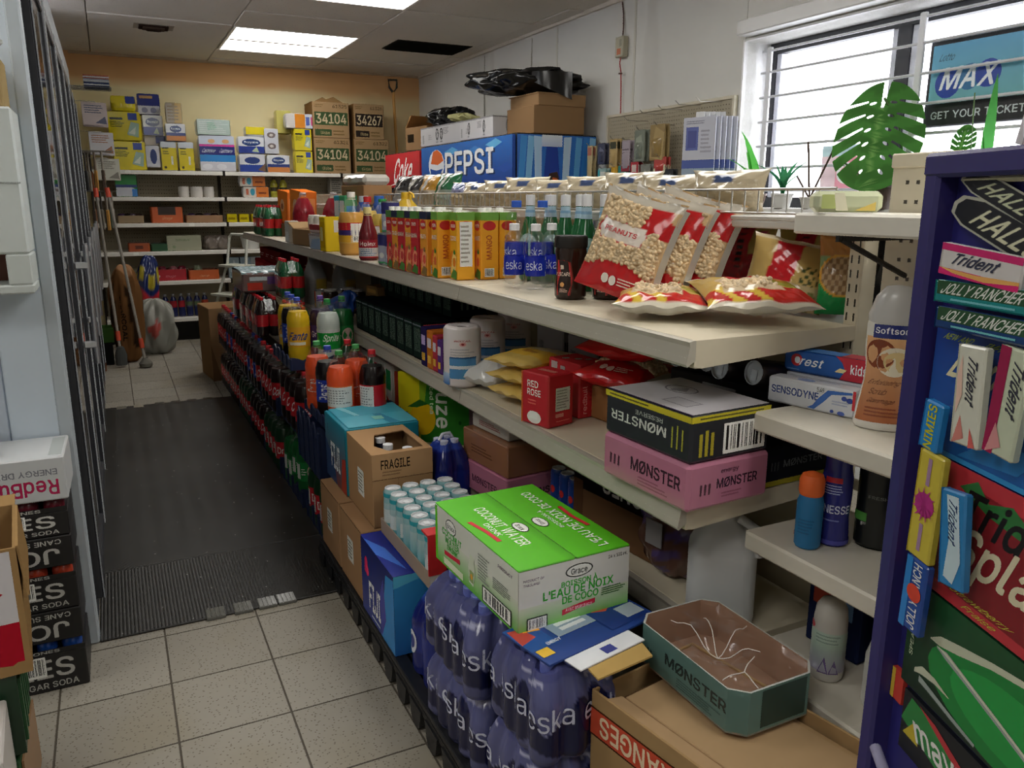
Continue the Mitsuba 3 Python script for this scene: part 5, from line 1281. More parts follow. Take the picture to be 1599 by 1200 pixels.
# left half of the top shelf
JUG = [(0, 0.003), (0.055, 0), (0.062, 0.01), (0.062, 0.16), (0.055, 0.19), (0.035, 0.235), (0.019, 0.262), (0.018, 0.275)]
aj = [('r', 0.22, 0.62, 0.8, 0.98, 'b5232a'), ('r', 0.22, 0.38, 0.8, 0.62, '3a2a6a'), ('r', 0.22, 0.05, 0.55, 0.38, 'd8a42e'), ('r', 0.50, 0.05, 0.68, 0.95, 'e4e2dc'), ('bar', 0.52, 0.1, 0.66, 0.35), ('r', 0.15, 0.0, 0.22, 1.0, 'd6622a')]
J1 = bottle([(a*1.12, b*1.08) for a, b in JUG], 'd09a4a', 'e8e4da', cap_h=0.03, cap_r=0.021, fill=0.72, lab=aj, lab_z=(0.06, 0.165), lab_col='d8b060', clear='m_clear')
put('juice_jug', J1, (1.12, 4.10, ZT), -22, 'large amber apple juice jug with a white cap, beside the red ketchup bottle', 'jug')
J2 = bottle(JUG, 'd0b25a', 'b5262a', cap_h=0.03, cap_r=0.021, fill=0.8, lab=aj, lab_z=(0.055, 0.15), lab_col='d8b060')
put('juice_jug', J2, (1.24, 4.22, ZT), -75, 'pale juice jug with a red cap behind the amber jug', 'jug'); put('juice_jug', bottle(JUG, 'c3a650', '2f8f4a', fill=0.75, lab=aj, lab_z=(0.055, 0.15), lab_col='c8b040', cap_r=0.021), (1.26, 4.02, ZT), -75, 'pale juice jug with a green cap behind the amber jug', 'jug')
KB = [(0, 0.003), (0.040, 0), (0.045, 0.008), (0.045, 0.10), (0.040, 0.13), (0.026, 0.17), (0.017, 0.215), (0.016, 0.225)]
put('sauce_bottle', bottle(KB, '6a1a20', 'e2cf8a', cap_h=0.03, cap_r=0.019, fill=0.97, lab=[('r', 0, 0.55, 1, 1, '9a2230'), ('t', 'Heinz', 0.36, 0.65, 0.64, 0.9, 'f0e0d8'), ('r', 0, 0, 1, 0.55, 'd8d4d0'), ('lines', 0.35, 0.08, 0.65, 0.5, 4, '5a7aa0'), ('r', 0.3, 0.0, 0.7, 0.07, 'b02a30')], lab_z=(0.012, 0.095), lab_col='d8d4d0', n=24), (1.085, 3.70, ZT), -22, 'dark red ketchup bottle with a cream cap', 'bottle')
OIL = [(0, 0.003), (0.06, 0), (0.068, 0.012), (0.068, 0.17), (0.066, 0.2), (0.05, 0.25), (0.028, 0.275), (0.022, 0.29)]
pO = bottle(OIL, 'c9a52e', 'e2b62c', cap_h=0.035, cap_r=0.026, fill=0.98, lab=[('r', 0.3, 0.1, 0.7, 0.9, 'd8d0b0')], lab_z=(0.05, 0.15), lab_col='d8c870', n=24)
pO.add('handle', MB().tube([(0.0, 0, 0.297), (0.035, 0, 0.312), (0.066, 0, 0.302), (0.07, 0, 0.286)], 0.006, 'dcae2c', 8), 'm_satin')
put('oil_jug', pO, (1.32, 3.82, ZT), -80, 'big yellow cooking oil jug with a yellow handle cap', 'jug')
put('oil_bottle', bottle(scaled(SODA, 0.042, 0.25), 'd2b63e', 'e8e2c8', fill=0.95, lab=[('r', 0.3, 0, 0.7, 1, 'c8a83a')], lab_z=(0.04, 0.12), lab_col='d0b24a'), (1.19, 3.72, ZT), -30, 'slim yellow oil bottle with a pale cap, right of the ketchup', 'bottle')
put('white_bottle', bottle(JUG, 'b9bdc6', 'e6e6e6', fill=0.95), (1.38, 4.1, ZT), -80, 'grey-white bottle with a white cap behind the oil jugs', 'bottle')
put('sign_card', carton(0.11, 0.05, 0.12, '1c1c22', {'front': [('r', 0.08, 0.08, 0.92, 0.92, 'd8d6d2')], 'right': [('r', 0.1, 0.1, 0.9, 0.9, '2a2a30')]}), (1.21, 3.575, ZT+0.09), -30, 'white box with a dark border standing on the pink carton', 'box')
put('pantry_carton', carton(0.14, 0.10, 0.088, 'c9a8a4', {'front': [('r', 0.02, 0.0, 0.4, 1, '2a2630'), ('r', 0.45, 0.1, 0.95, 0.9, 'd0b0ac')]}), (1.21, 3.575, ZT), -30, 'pinkish carton with a black side, right of the ketchup bottle', 'carton')
def tin(h, r, col, dr_, n=22):
    p = Proto(); m = MB(); m.lathe([(0, 0.001), (r, 0), (r, h)], n, 'b9bcc0'); m.lathe([(r*0.98, h-0.001), (r*0.98, h), (r*0.92, h), (r*0.9, h-0.004), (0, h-0.004)], n, 'c8cbd0')
    p.add('tin', m, 'm_metal'); l = MB().lathe([(r+0.0005, 0.006), (r+0.0005, h-0.006)], n, col); draw(l, dr_, cyl(r+0.0005, 0.006, h-0.006), sub=20); p.add('label', l, 'm_satin'); return p
CO = tin(0.135, 0.038, 'b4b6c8', [('r', 0, 0.62, 1, 1, '2e2c6a'), ('p', [(0.35, 0.05), (0.62, 0.05), (0.66, 0.45), (0.55, 0.55), (0.4, 0.5)], 'd8dcd4'), ('p', [(0.30, 0.02), (0.44, 0.02), (0.46, 0.3), (0.34, 0.4)], '2c4a34'), ('e', 0.54, 0.28, 0.05, 0.1, 'f0f0ea'), ('r', 0, 0, 1, 0.06, '4aa06a')])
for k, (x, y, z) in enumerate(((1.085, 3.42, 0), (1.09, 3.335, 0), (1.18, 3.40, 0), (1.10, 3.40, 0.136))):
    put('coconut_tin', CO, (x, y, ZT+z), -70, 'purple and white coconut milk tin left of the juice cartons' if k != 3 else 'coconut milk tin stacked on top of the others, left of the juice cartons', 'tin', 'coconut milk tins left of the juice cartons')
put('spray_bottle', bottle(scaled(SODA, 0.03, 0.23), '2350a8', 'd8dae0', fill=0.98), (1.18, 3.49, ZT), -80, 'small blue bottle with a white cap left of the juice cartons', 'bottle')
put('cereal_carton', carton(0.075, 0.13, 0.185, 'd6b826', {'front': [('r', 0.1, 0.1, 0.9, 0.85, 'c8a21e'), ('r', 0.2, 0.3, 0.6, 0.7, 'e8dc9a')], 'right': [('r', 0.05, 0.0, 0.95, 1, 'e0c430'), ('r', 0.4, 0.55, 0.95, 0.9, 'd8d4cc')]}), (1.10, 4.42, ZT), -80, 'bright yellow upright carton left of the amber juice jug', 'carton')
put('napkin_pack', carton(0.20, 0.13, 0.085, 'd5d6d8', {'front': [('p', [(0.1, 0), (1, 0), (1, 0.75), (0.3, 0.6)], '9fb8d2'), ('r', 0, 0.85, 1, 1, 'b8a8a4')], 'right': [('p', [(0.2, 0), (0.9, 0), (0.7, 0.8)], 'a8c0d8')]}, r=0.012, bsdf='m_film'), (1.11, 4.66, ZT), -84, 'white and pale blue packet at the shelf edge left of the yellow carton', 'packet')
put('napkin_pack', carton(0.16, 0.12, 0.05, 'c8b4ae', {'front': [('r', 0, 0.4, 1, 1, 'a8494a')]}, r=0.008), (1.11, 4.66, ZT+0.087), -80, 'flat pink and white packet lying on the pale blue packet', 'packet')
TB = Proto(); m = MB().box(-0.17, -0.12, 0, 0.17, 0.12, 0.10, '9a7a58', r=0.004); draw(m, [('r', 0, 0, 1, 1, '7a5f44')], plane((-0.16, -0.11, 0.1), (0.32, 0, 0), (0, 0.22, 0))); TB.add('box', m); TB.add('flap', MB().prism([(-0.2, 0.10), (-0.17, 0.10), (-0.28, 0.135), (-0.30, 0.125)], -0.11, 0.11, 'a88a66', 'xz'))
put('open_carton', TB, (1.17, 5.05, ZT), -84, 'open brown carton with its flap out, under the red juice jugs', 'carton')
put('salt_box', carton(0.07, 0.07, 0.14, 'bdb8ae', {'front': [('r', 0.1, 0.1, 0.9, 0.5, 'd8d6cf')]}), (1.07, 5.40, ZT), -80, 'small grey-white upright box at the shelf edge by the open carton', 'box')
for k, (x, y) in enumerate(((1.20, 5.62), (1.33, 5.30))):
    put('juice_jug', bottle([(a*1.2, b*1.15) for a, b in JUG], '8c1a26', 'd8d4d4', fill=0.9, cap_r=0.022, lab=[('r', 0, 0, 1, 1, '9c2430')], lab_z=(0.05, 0.14), lab_col='9c2430'), (x, y, ZT), -80, ['big deep red juice jug, left one of two', 'big deep red juice jug, right one of two above the open carton'][k], 'jug')
for k, y in enumerate((5.18, 5.02)):
    put('sauce_jar', bottle([(0, 0.002), (0.035, 0), (0.04, 0.006), (0.04, 0.06), (0.034, 0.07)], 'd8d2c6', 'e6e2d6', cap_h=0.022, cap_r=0.036, fill=0.98, ring=False), (1.17, y, ZT+0.101), -80, 'small white jar standing on the open brown carton', 'jar', 'white jars on the open carton')
for k, (x, y, c, lab) in enumerate(((1.30, 4.92, '3d9fb5', 'teal upright box behind the jars'), (1.36, 5.05, 'b9c2c4', 'pale upright box behind the jars'), (1.30, 4.80, '4a9a6a', 'green upright box behind the yellow carton'))):
    put('pantry_carton', carton(0.08, 0.10, 0.30, c, {'front': [('r', 0.1, 0.6, 0.9, 0.9, 'dfe4e2'), ('r', 0.1, 0.1, 0.9, 0.3, '2a5a8a')], 'right': [('r', 0.1, 0.2, 0.9, 0.8, '2f86b8')]}), (x, y, ZT), -80, lab, 'box')
for k, (x, y) in enumerate(((1.33, 4.60), (1.36, 4.40))):
    put('cleaner_bottle', bottle([(0, 0.002), (0.04, 0), (0.045, 0.008), (0.045, 0.22), (0.03, 0.26), (0.025, 0.27)], '2a4c9a', ['b9c0c8', '3a6ac0'][k], fill=0.99, cap_r=0.028, cap_h=0.04, lab=[('r', 0.3, 0.2, 0.7, 0.8, '5a8ac8')], lab_z=(0.06, 0.18), lab_col='2f56a8'), (x, y, ZT), -80, ['blue cleaner bottle with a grey cap behind the yellow carton', 'blue cleaner bottle with a blue cap behind the amber jug'][k], 'bottle')
OB = carton(0.20, 0.12, 0.24, 'd9702e', {'front': [('p', [(0, 1), (0.15, 0.2), (0.5, 0.0), (0.85, 0.2), (1, 1)], 'e08438'), ('e', 0.5, 0.55, 0.2, 0.2, 'e8b890'), ('e', 0.5, 0.52, 0.12, 0.1, 'a86a48')], 'right': [('r', 0.1, 0.2, 0.9, 0.8, 'e8945a')]})
for k, (y, lab) in enumerate(((6.35, 'bright orange box with a round emblem, farther one on the top shelf'), (5.88, 'bright orange box with a round emblem, right one behind the red jugs'))):
    put('detergent_box', OB, (1.25, y, ZT+0.10), -80, lab, 'box', tilt=(0, 6))
    put('pantry_carton', carton(0.22, 0.14, 0.098, '7a6248'), (1.25, y, ZT), -80, f'brown carton under the {["left", "right"][k]} orange box', 'carton')
put('soda_multipack', sg, (1.13, 6.45, ZT), -88, 'green bottles with red tops at the far end of the top shelf', 'bottle pack')
put('soda_multipack', sg, (1.13, 6.78, ZT), -88, 'farthest green bottle pack on the top shelf', 'bottle pack')

# ================================================================ upper wire shelf
def chipbag(col1, col2, kind):
    a, b = hexc(col1), hexc(col2)
    def cf(u, v, side):
        c = np.tile(a, (len(u), 1))
        if kind == 'beige':
            c[(v > 0.66) & (v < 0.86) & (np.abs(u-0.5) < 0.16)] = hexc('3a4a70'); s_ = (np.sin(v*90+u*9) > 0.6) & (v < 0.6); c[s_] = a*0.93; c[v > 0.95] = hexc('d9d2be')
            c[(v < 0.5) & (np.abs(u-0.5) < 0.3)] = b
        else:
            c[(np.abs(u-0.25-0.25*v) < 0.06)] = hexc('c9c6c0'); c[(v < 0.45) & (u > 0.35)] = b; c[v > 0.95] = hexc('8a8880')
        return c
    m, _q = pouch(0.20, 0.235, 0.075, cf, 24, 26, int(col1[:2], 16), 0.07)
    p = Proto(); p.add('bag', m, 'm_film'); return p
CB = chipbag('b3a68c', 'a89a7c', 'beige')
for k, y in enumerate((3.32, 3.08, 2.86, 2.62, 2.38, 2.15, 1.93, 1.70)):
    put('chip_bag', CB, (1.475+0.006*(k % 2), y, ZU), -80+(k*17) % 9, 'beige chip bag with a dark blue emblem', 'chip bag', 'beige chip bags on the wire shelf', tilt=(-10, 0), k=[1.2, 1.0, 0.47+0.03*(k % 3)])
for k, (y, c1, c2, lab) in enumerate(((4.35, '22201f', 'a9a59c', 'black chip bag with a white stripe, leftmost on the wire shelf'), (4.13, '2b2927', 'a5a199', 'black chip bag beside the gold one on the wire shelf'), (3.93, 'b0822f', 'a89a86', 'gold orange chip bag on the wire shelf'), (3.70, '1e5a35', '9aa79c', 'dark green chip bag with a white panel on the wire shelf'))):
    put('chip_bag', chipbag(c1, c2, 'dark'), (1.47, y, ZU), -84, lab, 'chip bag', tilt=(-16, 0), k=[1.1, 1.0, 0.72])
put('chip_bag', chipbag('8f92b5', 'b5a380', 'beige'), (1.475, 3.50, ZU), -84, 'pale violet chip bag between the green and the beige chip bags', 'chip bag', tilt=(-12, 0), k=[1.1, 1.0, 0.5])
put('kraft_carton', carton(0.36, 0.18, 0.115, '9a7552', {'front': [('lines', 0.2, 0.3, 0.5, 0.8, 4, '6a4a30')]}), (1.42, 4.85, ZU), -84, 'low brown carton on the wire shelf under a white paper roll', 'carton')
p = Proto(); m = MB().box(-0.19, -0.085, 0, 0.19, 0.085, 0.06, 'cfcac0', r=0.02); draw(m, [('e', 0.35, 0.5, 0.12, 0.3, 'b8ab92'), ('e', 0.7, 0.5, 0.15, 0.3, 'd8d4cc')], plane((-0.17, -0.085, 0.005), (0.34, 0, 0), (0, 0, 0.05))); p.add('pack', m, 'm_film')
put('paper_pack', p, (1.42, 4.85, ZU+0.116), -86, 'white film-wrapped paper pack on the low brown carton', 'packet')
# tissue pack on the toiletry shelf top
p = Proto(); m = MB().box(-0.075, -0.04, 0, 0.075, 0.04, 0.048, 'c2c8a6', r=0.012); draw(m, [('r', 0.05, 0.1, 0.3, 0.9, 'b9c47e'), ('p', [(0.3, 0), (0.5, 0), (0.42, 1), (0.25, 1)], 'e2dfc4'), ('p', [(0.6, 0), (0.95, 0), (0.95, 0.5)], 'd8c06a')], plane((-0.065, -0.04, 0.004), (0.13, 0, 0), (0, 0, 0.04))); p.add('pack', m, 'm_film')
put('tissue_pack', p, (1.325, 1.165, 1.439), -38, 'small pale green film-wrapped pack on the highest toiletry shelf', 'packet', k=0.86)

# ================================================================ middle shelf (z = 0.82)
def towel(col):
    p = Proto(); R, H = 0.066, 0.215
    m = MB(); m.lathe([(0, 0.002), (R*0.8, 0), (R, 0.012), (R*1.0, H-0.012), (R*0.86, H), (R*0.35, H-0.004), (0.02, H-0.008)], 26, 'd9d2d2', sharp=70)
    draw(m, [('r', 0.36, 0.12, 0.60, 0.5, '4a86b8'), ('r', 0.36, 0.30, 0.60, 0.36, 'd8dde4'), ('r', 0.36, 0.49, 0.60, 0.52, '2c5a88'), ('lines', 0.37, 0.53, 0.59, 0.68, 3, 'b8b4b8'), ('t', 'ROYAL', 0.41, 0.80, 0.55, 0.83, 'b8565a'), ('e', 0.48, 0.755, 0.028, 0.04, 'd89a98'), ('e', 0.48, 0.755, 0.014, 0.02, '8a2a30'), ('g', 0.02, 0, 0.36, 0.22, '2d6cb0', 'b8cfe4'), ('ring', 0.22, 0.22, 0.04, 0.06, 0.35, '4a8a60'), ('e', 0.22, 0.22, 0.018, 0.03, 'b03a3a'), ('e', 0.12, 0.72, 0.03, 0.07, 'b03a40'), ('g', 0.60, 0, 1.0, 0.2, '2d6cb0', 'b8cfe4')], cyl(R+0.0004, 0.012, H-0.012), sub=30)
    p.add('roll', m, 'm_film'); return p
TW = towel('')
for k, (x, y) in enumerate(((1.065, 2.53), (1.225, 2.665), (1.40, 2.79))):
    put('paper_towel', TW, (x, y, ZM), -14-4*k, ['paper towel roll in white and blue film, nearest the shelf edge', 'paper towel roll in white and blue film, middle of the three', 'paper towel roll in white and blue film, deepest on the shelf'][k], 'paper towel')
for k, (y, c, hh, lab) in enumerate(((2.90, '2c2450', 0.155, 'purple hygiene box left of the paper towels'), (2.835, 'c2702c', 0.15, 'orange hygiene box left of the paper towels'), (2.78, 'b03a48', 0.14, 'pinkish red hygiene box next to the paper towels'), (2.73, '5a3a7a', 0.13, 'violet hygiene packet squeezed against the first paper towel'))):
    put('hygiene_box', carton(0.055 if k < 2 else 0.04, 0.13, hh, c, {'front': [('r', 0.15, 0.55, 0.85, 0.8, 'd8cfd8' if k else 'c0a8d8'), ('r', 0.2, 0.15, 0.8, 0.35, 'e0b04a')], 'right': [('r', 0.1, 0.6, 0.7, 0.9, 'd8b84a'), ('p', [(0.1, 0), (0.9, 0), (0.5, 0.5)], '8a3a5a')]}), (1.12, y, ZM), -88, lab, 'box')
blk = carton(0.10, 0.16, 0.16, '15171a', {'front': [('r', 0.06, 0.05, 0.94, 0.95, '20302a')]+[('r', 0.2+0.14*i, 0.2, 0.26+0.14*i, 0.8, '5f7266') for i in range(5)]+[('r', 0.06, 0.86, 0.94, 0.90, '6a7478')], 'right': [('r', 0.05, 0.05, 0.95, 0.95, '17191b'), ('r', 0.05, 0.86, 0.95, 0.91, '6a7478'), ('r', 0.1, 0.72, 0.9, 0.78, '4a545c')]+[('r', 0.25+0.16*i, 0.2, 0.31+0.16*i, 0.62, '56665e') for i in range(4)]})
for k in range(9):
    y = 3.04+0.107*k
    put('energy_carton', blk, (1.16, y, ZM), -88, 'small black energy drink carton in the front row', 'carton', 'black energy drink cartons on the middle shelf, lower row')
    put('energy_carton', blk, (1.30, y+0.02, ZM+0.162), -88, 'small black energy drink carton stacked on the back row', 'carton', 'black energy drink cartons on the middle shelf, raised row')
    put('energy_carton', blk, (1.34, y+0.02, ZM), -88, 'small black energy drink carton in the back row', 'carton', 'black energy drink cartons on the middle shelf, back row')
put('red_packet', carton(0.02, 0.12, 0.15, 'b23a3a', {}), (1.14, 2.965, ZM), -88, 'thin red packet wedged between the black cartons and the purple box', 'packet')
# yellow grain bags with a white sack
def grain(u, v, side):
    c = np.tile(hexc('c9ab5c'), (len(u), 1)); c[(v > 0.55) & (u > 0.3)] = hexc('c3b896'); c[(v > 0.2) & (v < 0.55)] = hexc('d2a93a'); c[(np.abs(u-0.55) < 0.12) & (np.abs(v-0.4) < 0.06)] = hexc('a8742a'); return c
for k in range(3):
    m, _q = pouch(0.20, 0.26, 0.05, grain, 24, 26, 40+k, 0.08); p = Proto(); p.add('bag', m, 'm_film')
    put('grain_bag', p, (1.07, 2.20-0.01*k, ZM+0.040+0.052*k), -80+6*k, ['yellow grain bag at the bottom of the pile by the tea box', 'yellow grain bag in the middle of the pile by the tea box', 'yellow grain bag on top of the pile by the tea box'][k], 'bag', tilt=(-90, 0))
def sack(u, v, side):
    c = np.tile(hexc('c9c9c6'), (len(u), 1)); c[(v > 0.6) & (u > 0.5)] = hexc('c0464a'); return c
m, _q = pouch(0.16, 0.24, 0.09, sack, 26, 26, 44, 0.12); p = Proto(); p.add('bag', m, 'm_film')
put('sugar_bag', p, (1.065, 2.40, ZM+0.045), -70, 'crumpled white plastic bag spilling over the shelf edge by the grain bags', 'bag', tilt=(-84, 0))
# red boxes
put('tea_box', carton(0.115, 0.10, 0.155, 'b5232b', {'front': [('t', 'RED', 0.22, 0.72, 0.62, 0.85, 'e8e0dc'), ('t', 'ROSE', 0.22, 0.56, 0.72, 0.69, 'e8e0dc'), ('lines', 0.25, 0.38, 0.6, 0.5, 2, 'd8605a'), ('e', 0.48, 0.15, 0.26, 0.12, 'e6e2de'), ('r', 0.32, 0.12, 0.62, 0.26, 'eceae6'), ('r', 0, 0, 0.05, 1, 'c8602a')], 'right': [('r', 0.28, 0.30, 0.85, 0.74, 'cdd2c6'), ('lines', 0.32, 0.33, 0.82, 0.71, 7, '9aa094'), ('r', 0.28, 0.18, 0.6, 0.25, 'd88a80'), ('lines', 0.3, 0.08, 0.9, 0.13, 1, 'd8605a')], 'top': [('r', 0.2, 0.4, 0.8, 0.6, 'c87068')]}, bsdf='m_satin'), (1.10, 1.975, ZM), -76, 'bright red tea box with a white nutrition panel, at the shelf edge', 'box')
put('tea_box', carton(0.16, 0.11, 0.165, 'b7252e', {'front': [('r', 0.1, 0.75, 0.3, 0.95, 'b8a8a8'), ('r', 0.4, 0.72, 0.55, 0.9, 'a89a9a')], 'right': [('t', 'redbull', 0.12, 0.08, 0.28, 0.6, 'd88888', 90), ('lines', 0.35, 0.3, 0.85, 0.6, 4, 'a01a24'), ('r', 0.85, 0.08, 0.95, 0.18, 'd87878')], 'top': [('e', 0.3, 0.3, 0.06, 0.12, '9aa0a0'), ('e', 0.5, 0.5, 0.06, 0.12, '9aa0a0'), ('r', 0.6, 0.6, 0.7, 0.8, '9aa0a0')]}, bsdf='m_satin'), (1.245, 2.045, ZM), -84, 'larger red box with round grey emblems, behind the tea box', 'box')
GM = carton(0.17, 0.14, 0.10, '7c7a7c', {'front': claw(0.12, 0.2, 0.12, '33363a'), 'right': claw(0.05, 0.25, 0.14, '2e3136')+[('lines', 0.5, 0.3, 0.95, 0.6, 3, '4a4c50')]})
for k, (x, y, z) in enumerate(((1.42, 2.42, 0), (1.42, 2.42, 0.102), (1.42, 2.20, 0.0), (1.42, 2.20, 0.102))):
    put('energy_carton', GM, (x, y, ZM+z), -86, ['grey energy drink carton low beside the paper towels', 'grey energy drink carton stacked beside the paper towels', 'grey energy drink carton behind the red boxes', 'grey energy drink carton right under the dark red box'][k], 'carton')
put('tea_box', carton(0.20, 0.13, 0.115, '8f1f24', {'right': [('r', 0.3, 0.1, 0.5, 0.9, 'a8554a')]}), (1.42, 2.20, ZM+0.205), -86, 'dark red box on top of the grey cartons under the top shelf', 'box')
# peanut bags lying on a brown carton
put('kraft_carton', carton(0.30, 0.20, 0.10, '9c7048'), (1.36, 1.84, ZM), -84, 'low brown carton under the lying peanut bags on the middle shelf', 'carton')
for k in range(2):
    put('peanut_bag', peanut_bag(0.24, 0.26, 0.075, 21+k, 0.4), (1.185+0.02*k, 1.815-0.015*k, ZM+0.15+0.082*k), -72+10*k, ['lower red peanut bag lying on the brown carton of the middle shelf', 'upper red peanut bag lying on the brown carton of the middle shelf'][k], 'bag', tilt=(-88, 0))
# monster cartons
mrl = [('r', 0, 0.84, 1, 0.97, 'c3b528'), ('lines', 0.05, 0.87, 0.7, 0.94, 1, '5a5420'), ('t', 'MØNSTER', 0.08, 0.36, 0.74, 0.58, 'c9ccc6', 180), ('t', 'RESERVE', 0.38, 0.64, 0.70, 0.74, '9aa09a', 180)]+[('r', 0.80+0.055*i, 0.22, 0.815+0.055*i, 0.66+0.05*(i % 2), 'a8a63a') for i in range(3)]
mrr = [('r', 0, 0.84, 1, 0.97, 'c3b528'), ('lines', 0.1, 0.87, 0.95, 0.94, 1, '5a5420'), ('bar', 0.40, 0.10, 0.94, 0.74)]+[('r', 0.10+0.07*i, 0.12, 0.14+0.07*i, 0.6+0.06*(i % 2), 'a89a2e') for i in range(3)]
p = carton(0.295, 0.225, 0.105, '22252b', {'front': mrl, 'right': mrr, 'top': [('r', 0.01, 0.01, 0.99, 0.99, 'a9a6aa'), ('ring', 0.35, 0.62, 0.16, 0.14, 0.12, '77747a'), ('p', [(0.28, 0.55), (0.36, 0.72), (0.44, 0.58), (0.34, 0.5)], '807d82'), ('r', 0.52, 0.16, 0.80, 0.38, '8a878c'), ('r', 0.54, 0.18, 0.78, 0.36, 'a3a0a4'), ('r', 0.0, 0.0, 1, 0.02, '3a2a4a')]}, bsdf='m_satin', r=0.006)
put('energy_carton', p, (1.128, 1.385, 0.928), -87, 'black energy drink carton with a yellow rim, stacked on the pink one', 'carton')
p = carton(0.30, 0.235, 0.104, 'b5748c', {'front': [('t', 'MØNSTER', 0.36, 0.40, 0.92, 0.70, '3a2430'), ('lines', 0.45, 0.12, 0.8, 0.34, 3, '96586f')]+claw(0.10, 0.35, 0.1, '4a2a3a'), 'right': [('t', 'MØNSTER', 0.34, 0.40, 0.84, 0.62, '3a2430'), ('t', 'energy', 0.38, 0.70, 0.6, 0.80, '5a3446'), ('lines', 0.4, 0.18, 0.7, 0.32, 2, '96586f')]+claw(0.14, 0.32, 0.1, '4a2a3a')}, bsdf='m_film', r=0.008)
put('energy_carton', p, (1.13, 1.385, ZM), -87, 'pink film-wrapped energy drink carton at the near end of the middle shelf', 'carton')
p = carton(0.40, 0.16, 0.20, '2a2829', {'front': [('r', 0.30, 0.60, 0.58, 0.92, '8d8c90'), ('lines', 0.3, 0.3, 0.95, 0.5, 3, '5f5d5c'), ('r', 0.25, 0.2, 0.52, 0.36, '6a3034')]+[('r', 0.06+0.04*i, 0.5, 0.075+0.04*i, 0.85, '4a4a4c') for i in range(4)], 'right': [('r', 0, 0, 1, 1, '343233')]})
put('energy_carton', p, (1.42, 1.50, ZM), -84, 'dark energy drink carton with a grey tag behind the yellow-rimmed carton', 'carton')
for k in range(4):
    pc = Proto(); mm = can('3a3536', 0.12, 0.033); pc.add('can', mm, 'm_metal')
    put('drink_can', pc, (1.37+0.03*(k % 2), 1.58-0.08*k, ZM+0.202+0.034), -90, 'dark drink can lying on the dark energy drink carton', 'can', 'dark cans lying on the dark carton', tilt=(80, 0))
put('energy_carton', carton(0.19, 0.20, 0.09, '23252c', {'right': [('r', 0, 0, 1, 0.14, 'b5a73a'), ('t', 'MØNSTER', 0.3, 0.45, 0.95, 0.65, '6a6e70')]+claw(0.1, 0.4, 0.1, '4c5050')}), (1.37, 1.375, ZM), -87, 'black energy drink carton with a yellow bottom stripe, right of the pink one', 'carton')
# far part of the middle shelf
for k in range(6):
    put('red_carton', carton(0.20, 0.2, 0.15, '8f2226', {'front': [('r', 0.1, 0.5, 0.9, 0.85, 'a83a36'), ('lines', 0.2, 0.15, 0.8, 0.4, 2, 'd8b8b0')], 'right': [('r', 0.1, 0.3, 0.9, 0.7, 'a8403a')]}), (1.19, 5.95+0.215*k, ZM), -88, 'dark red carton low on the far middle shelf', 'carton', 'dark red cartons on the middle shelf')
for k in range(4):
    put('red_carton', carton(0.20, 0.2, 0.10, '7d2a28', {'front': [('lines', 0.2, 0.3, 0.8, 0.6, 2, 'c8a09a')]}), (1.21, 6.2+0.22*k, ZM+0.152), -88, 'dark red carton stacked on the other dark red ones', 'carton', 'dark red cartons stacked on the middle shelf')
for k in range(4):
    put('tea_box', carton(0.10, 0.12, 0.115, ['a8a38e', 'b5b0a0', '9aa08e', 'b0a898'][k], {'front': [('r', 0.1, 0.2, 0.9, 0.75, '4a4a3e'), ('lines', 0.15, 0.25, 0.85, 0.7, 4, 'c8c4b4')], 'right': [('r', 0.2, 0.1, 0.8, 0.9, '8a8678')]}), (1.12, 5.36+0.115*k, ZM), -86, 'small pale box with dark print beside the grey pointed bag', 'box', 'small pale boxes on the middle shelf')
p = Proto(); m = MB()
def cone(u, v):
    a = u*2*PI; k = np.power(np.abs(np.cos(a))**4+np.abs(np.sin(a))**4, -0.25); r_ = np.where(v < 0.55, 1.0, 1-(v-0.55)/0.45*0.97)
    return np.stack([0.085*np.cos(a)*k*r_, 0.06*np.sin(a)*k*(0.4+0.6*r_)*np.where(v > 0.98, 0.2, 1), 0.30*v], 1)
m.grid(cone, 28, 20, lambda u, v: np.where(((v < 0.52) & (v > 0.3) & ((u < 0.55) | (u > 0.95)))[:, None], hexc('b59a3a'), hexc('8f908e'))); p.add('bag', m, 'm_satin')
put('flour_bag', p, (1.12, 5.03, ZM), -84, 'grey pointed bag with a yellow band on the middle shelf', 'bag')
put('flour_bag', p, (1.27, 4.90, ZM), -84, 'grey pointed bag deeper on the shelf, behind the first', 'bag')
FT = tin(0.11, 0.04, 'c8642c', [('r', 0.3, 0.4, 0.5, 1, 'd8402a'), ('r', 0.5, 0.0, 0.72, 1, 'c9c6be'), ('e', 0.35, 0.35, 0.09, 0.2, '5a4a8a'), ('r', 0.2, 0, 0.5, 0.25, 'e0b44a'), ('e', 0.62, 0.15, 0.04, 0.1, '8aa88a')])
for k, (x, y) in enumerate(((1.10, 4.78), (1.12, 4.68), (1.21, 4.74))):
    put('fruit_tin', FT, (x, y, ZM), -70, 'orange labelled fruit tin right of the grey pointed bag', 'tin', 'orange fruit tins on the middle shelf')
GJ = bottle([(0, 0.002), (0.04, 0), (0.044, 0.006), (0.044, 0.11), (0.036, 0.125)], '2c1f1c', 'c8c4c0', cap_h=0.022, cap_r=0.037, fill=0.98, lab=[('r', 0.3, 0.2, 0.7, 0.8, 'b8b4ae')], lab_z=(0.02, 0.09), lab_col='7a2a2a', ring=False)
for k, (x, y) in enumerate(((1.10, 4.55), (1.22, 4.60), (1.24, 4.48))):
    put('sauce_jar', GJ, (x, y, ZM), -80, 'dark jar with a pale lid right of the fruit tins', 'jar', 'dark jars on the middle shelf')
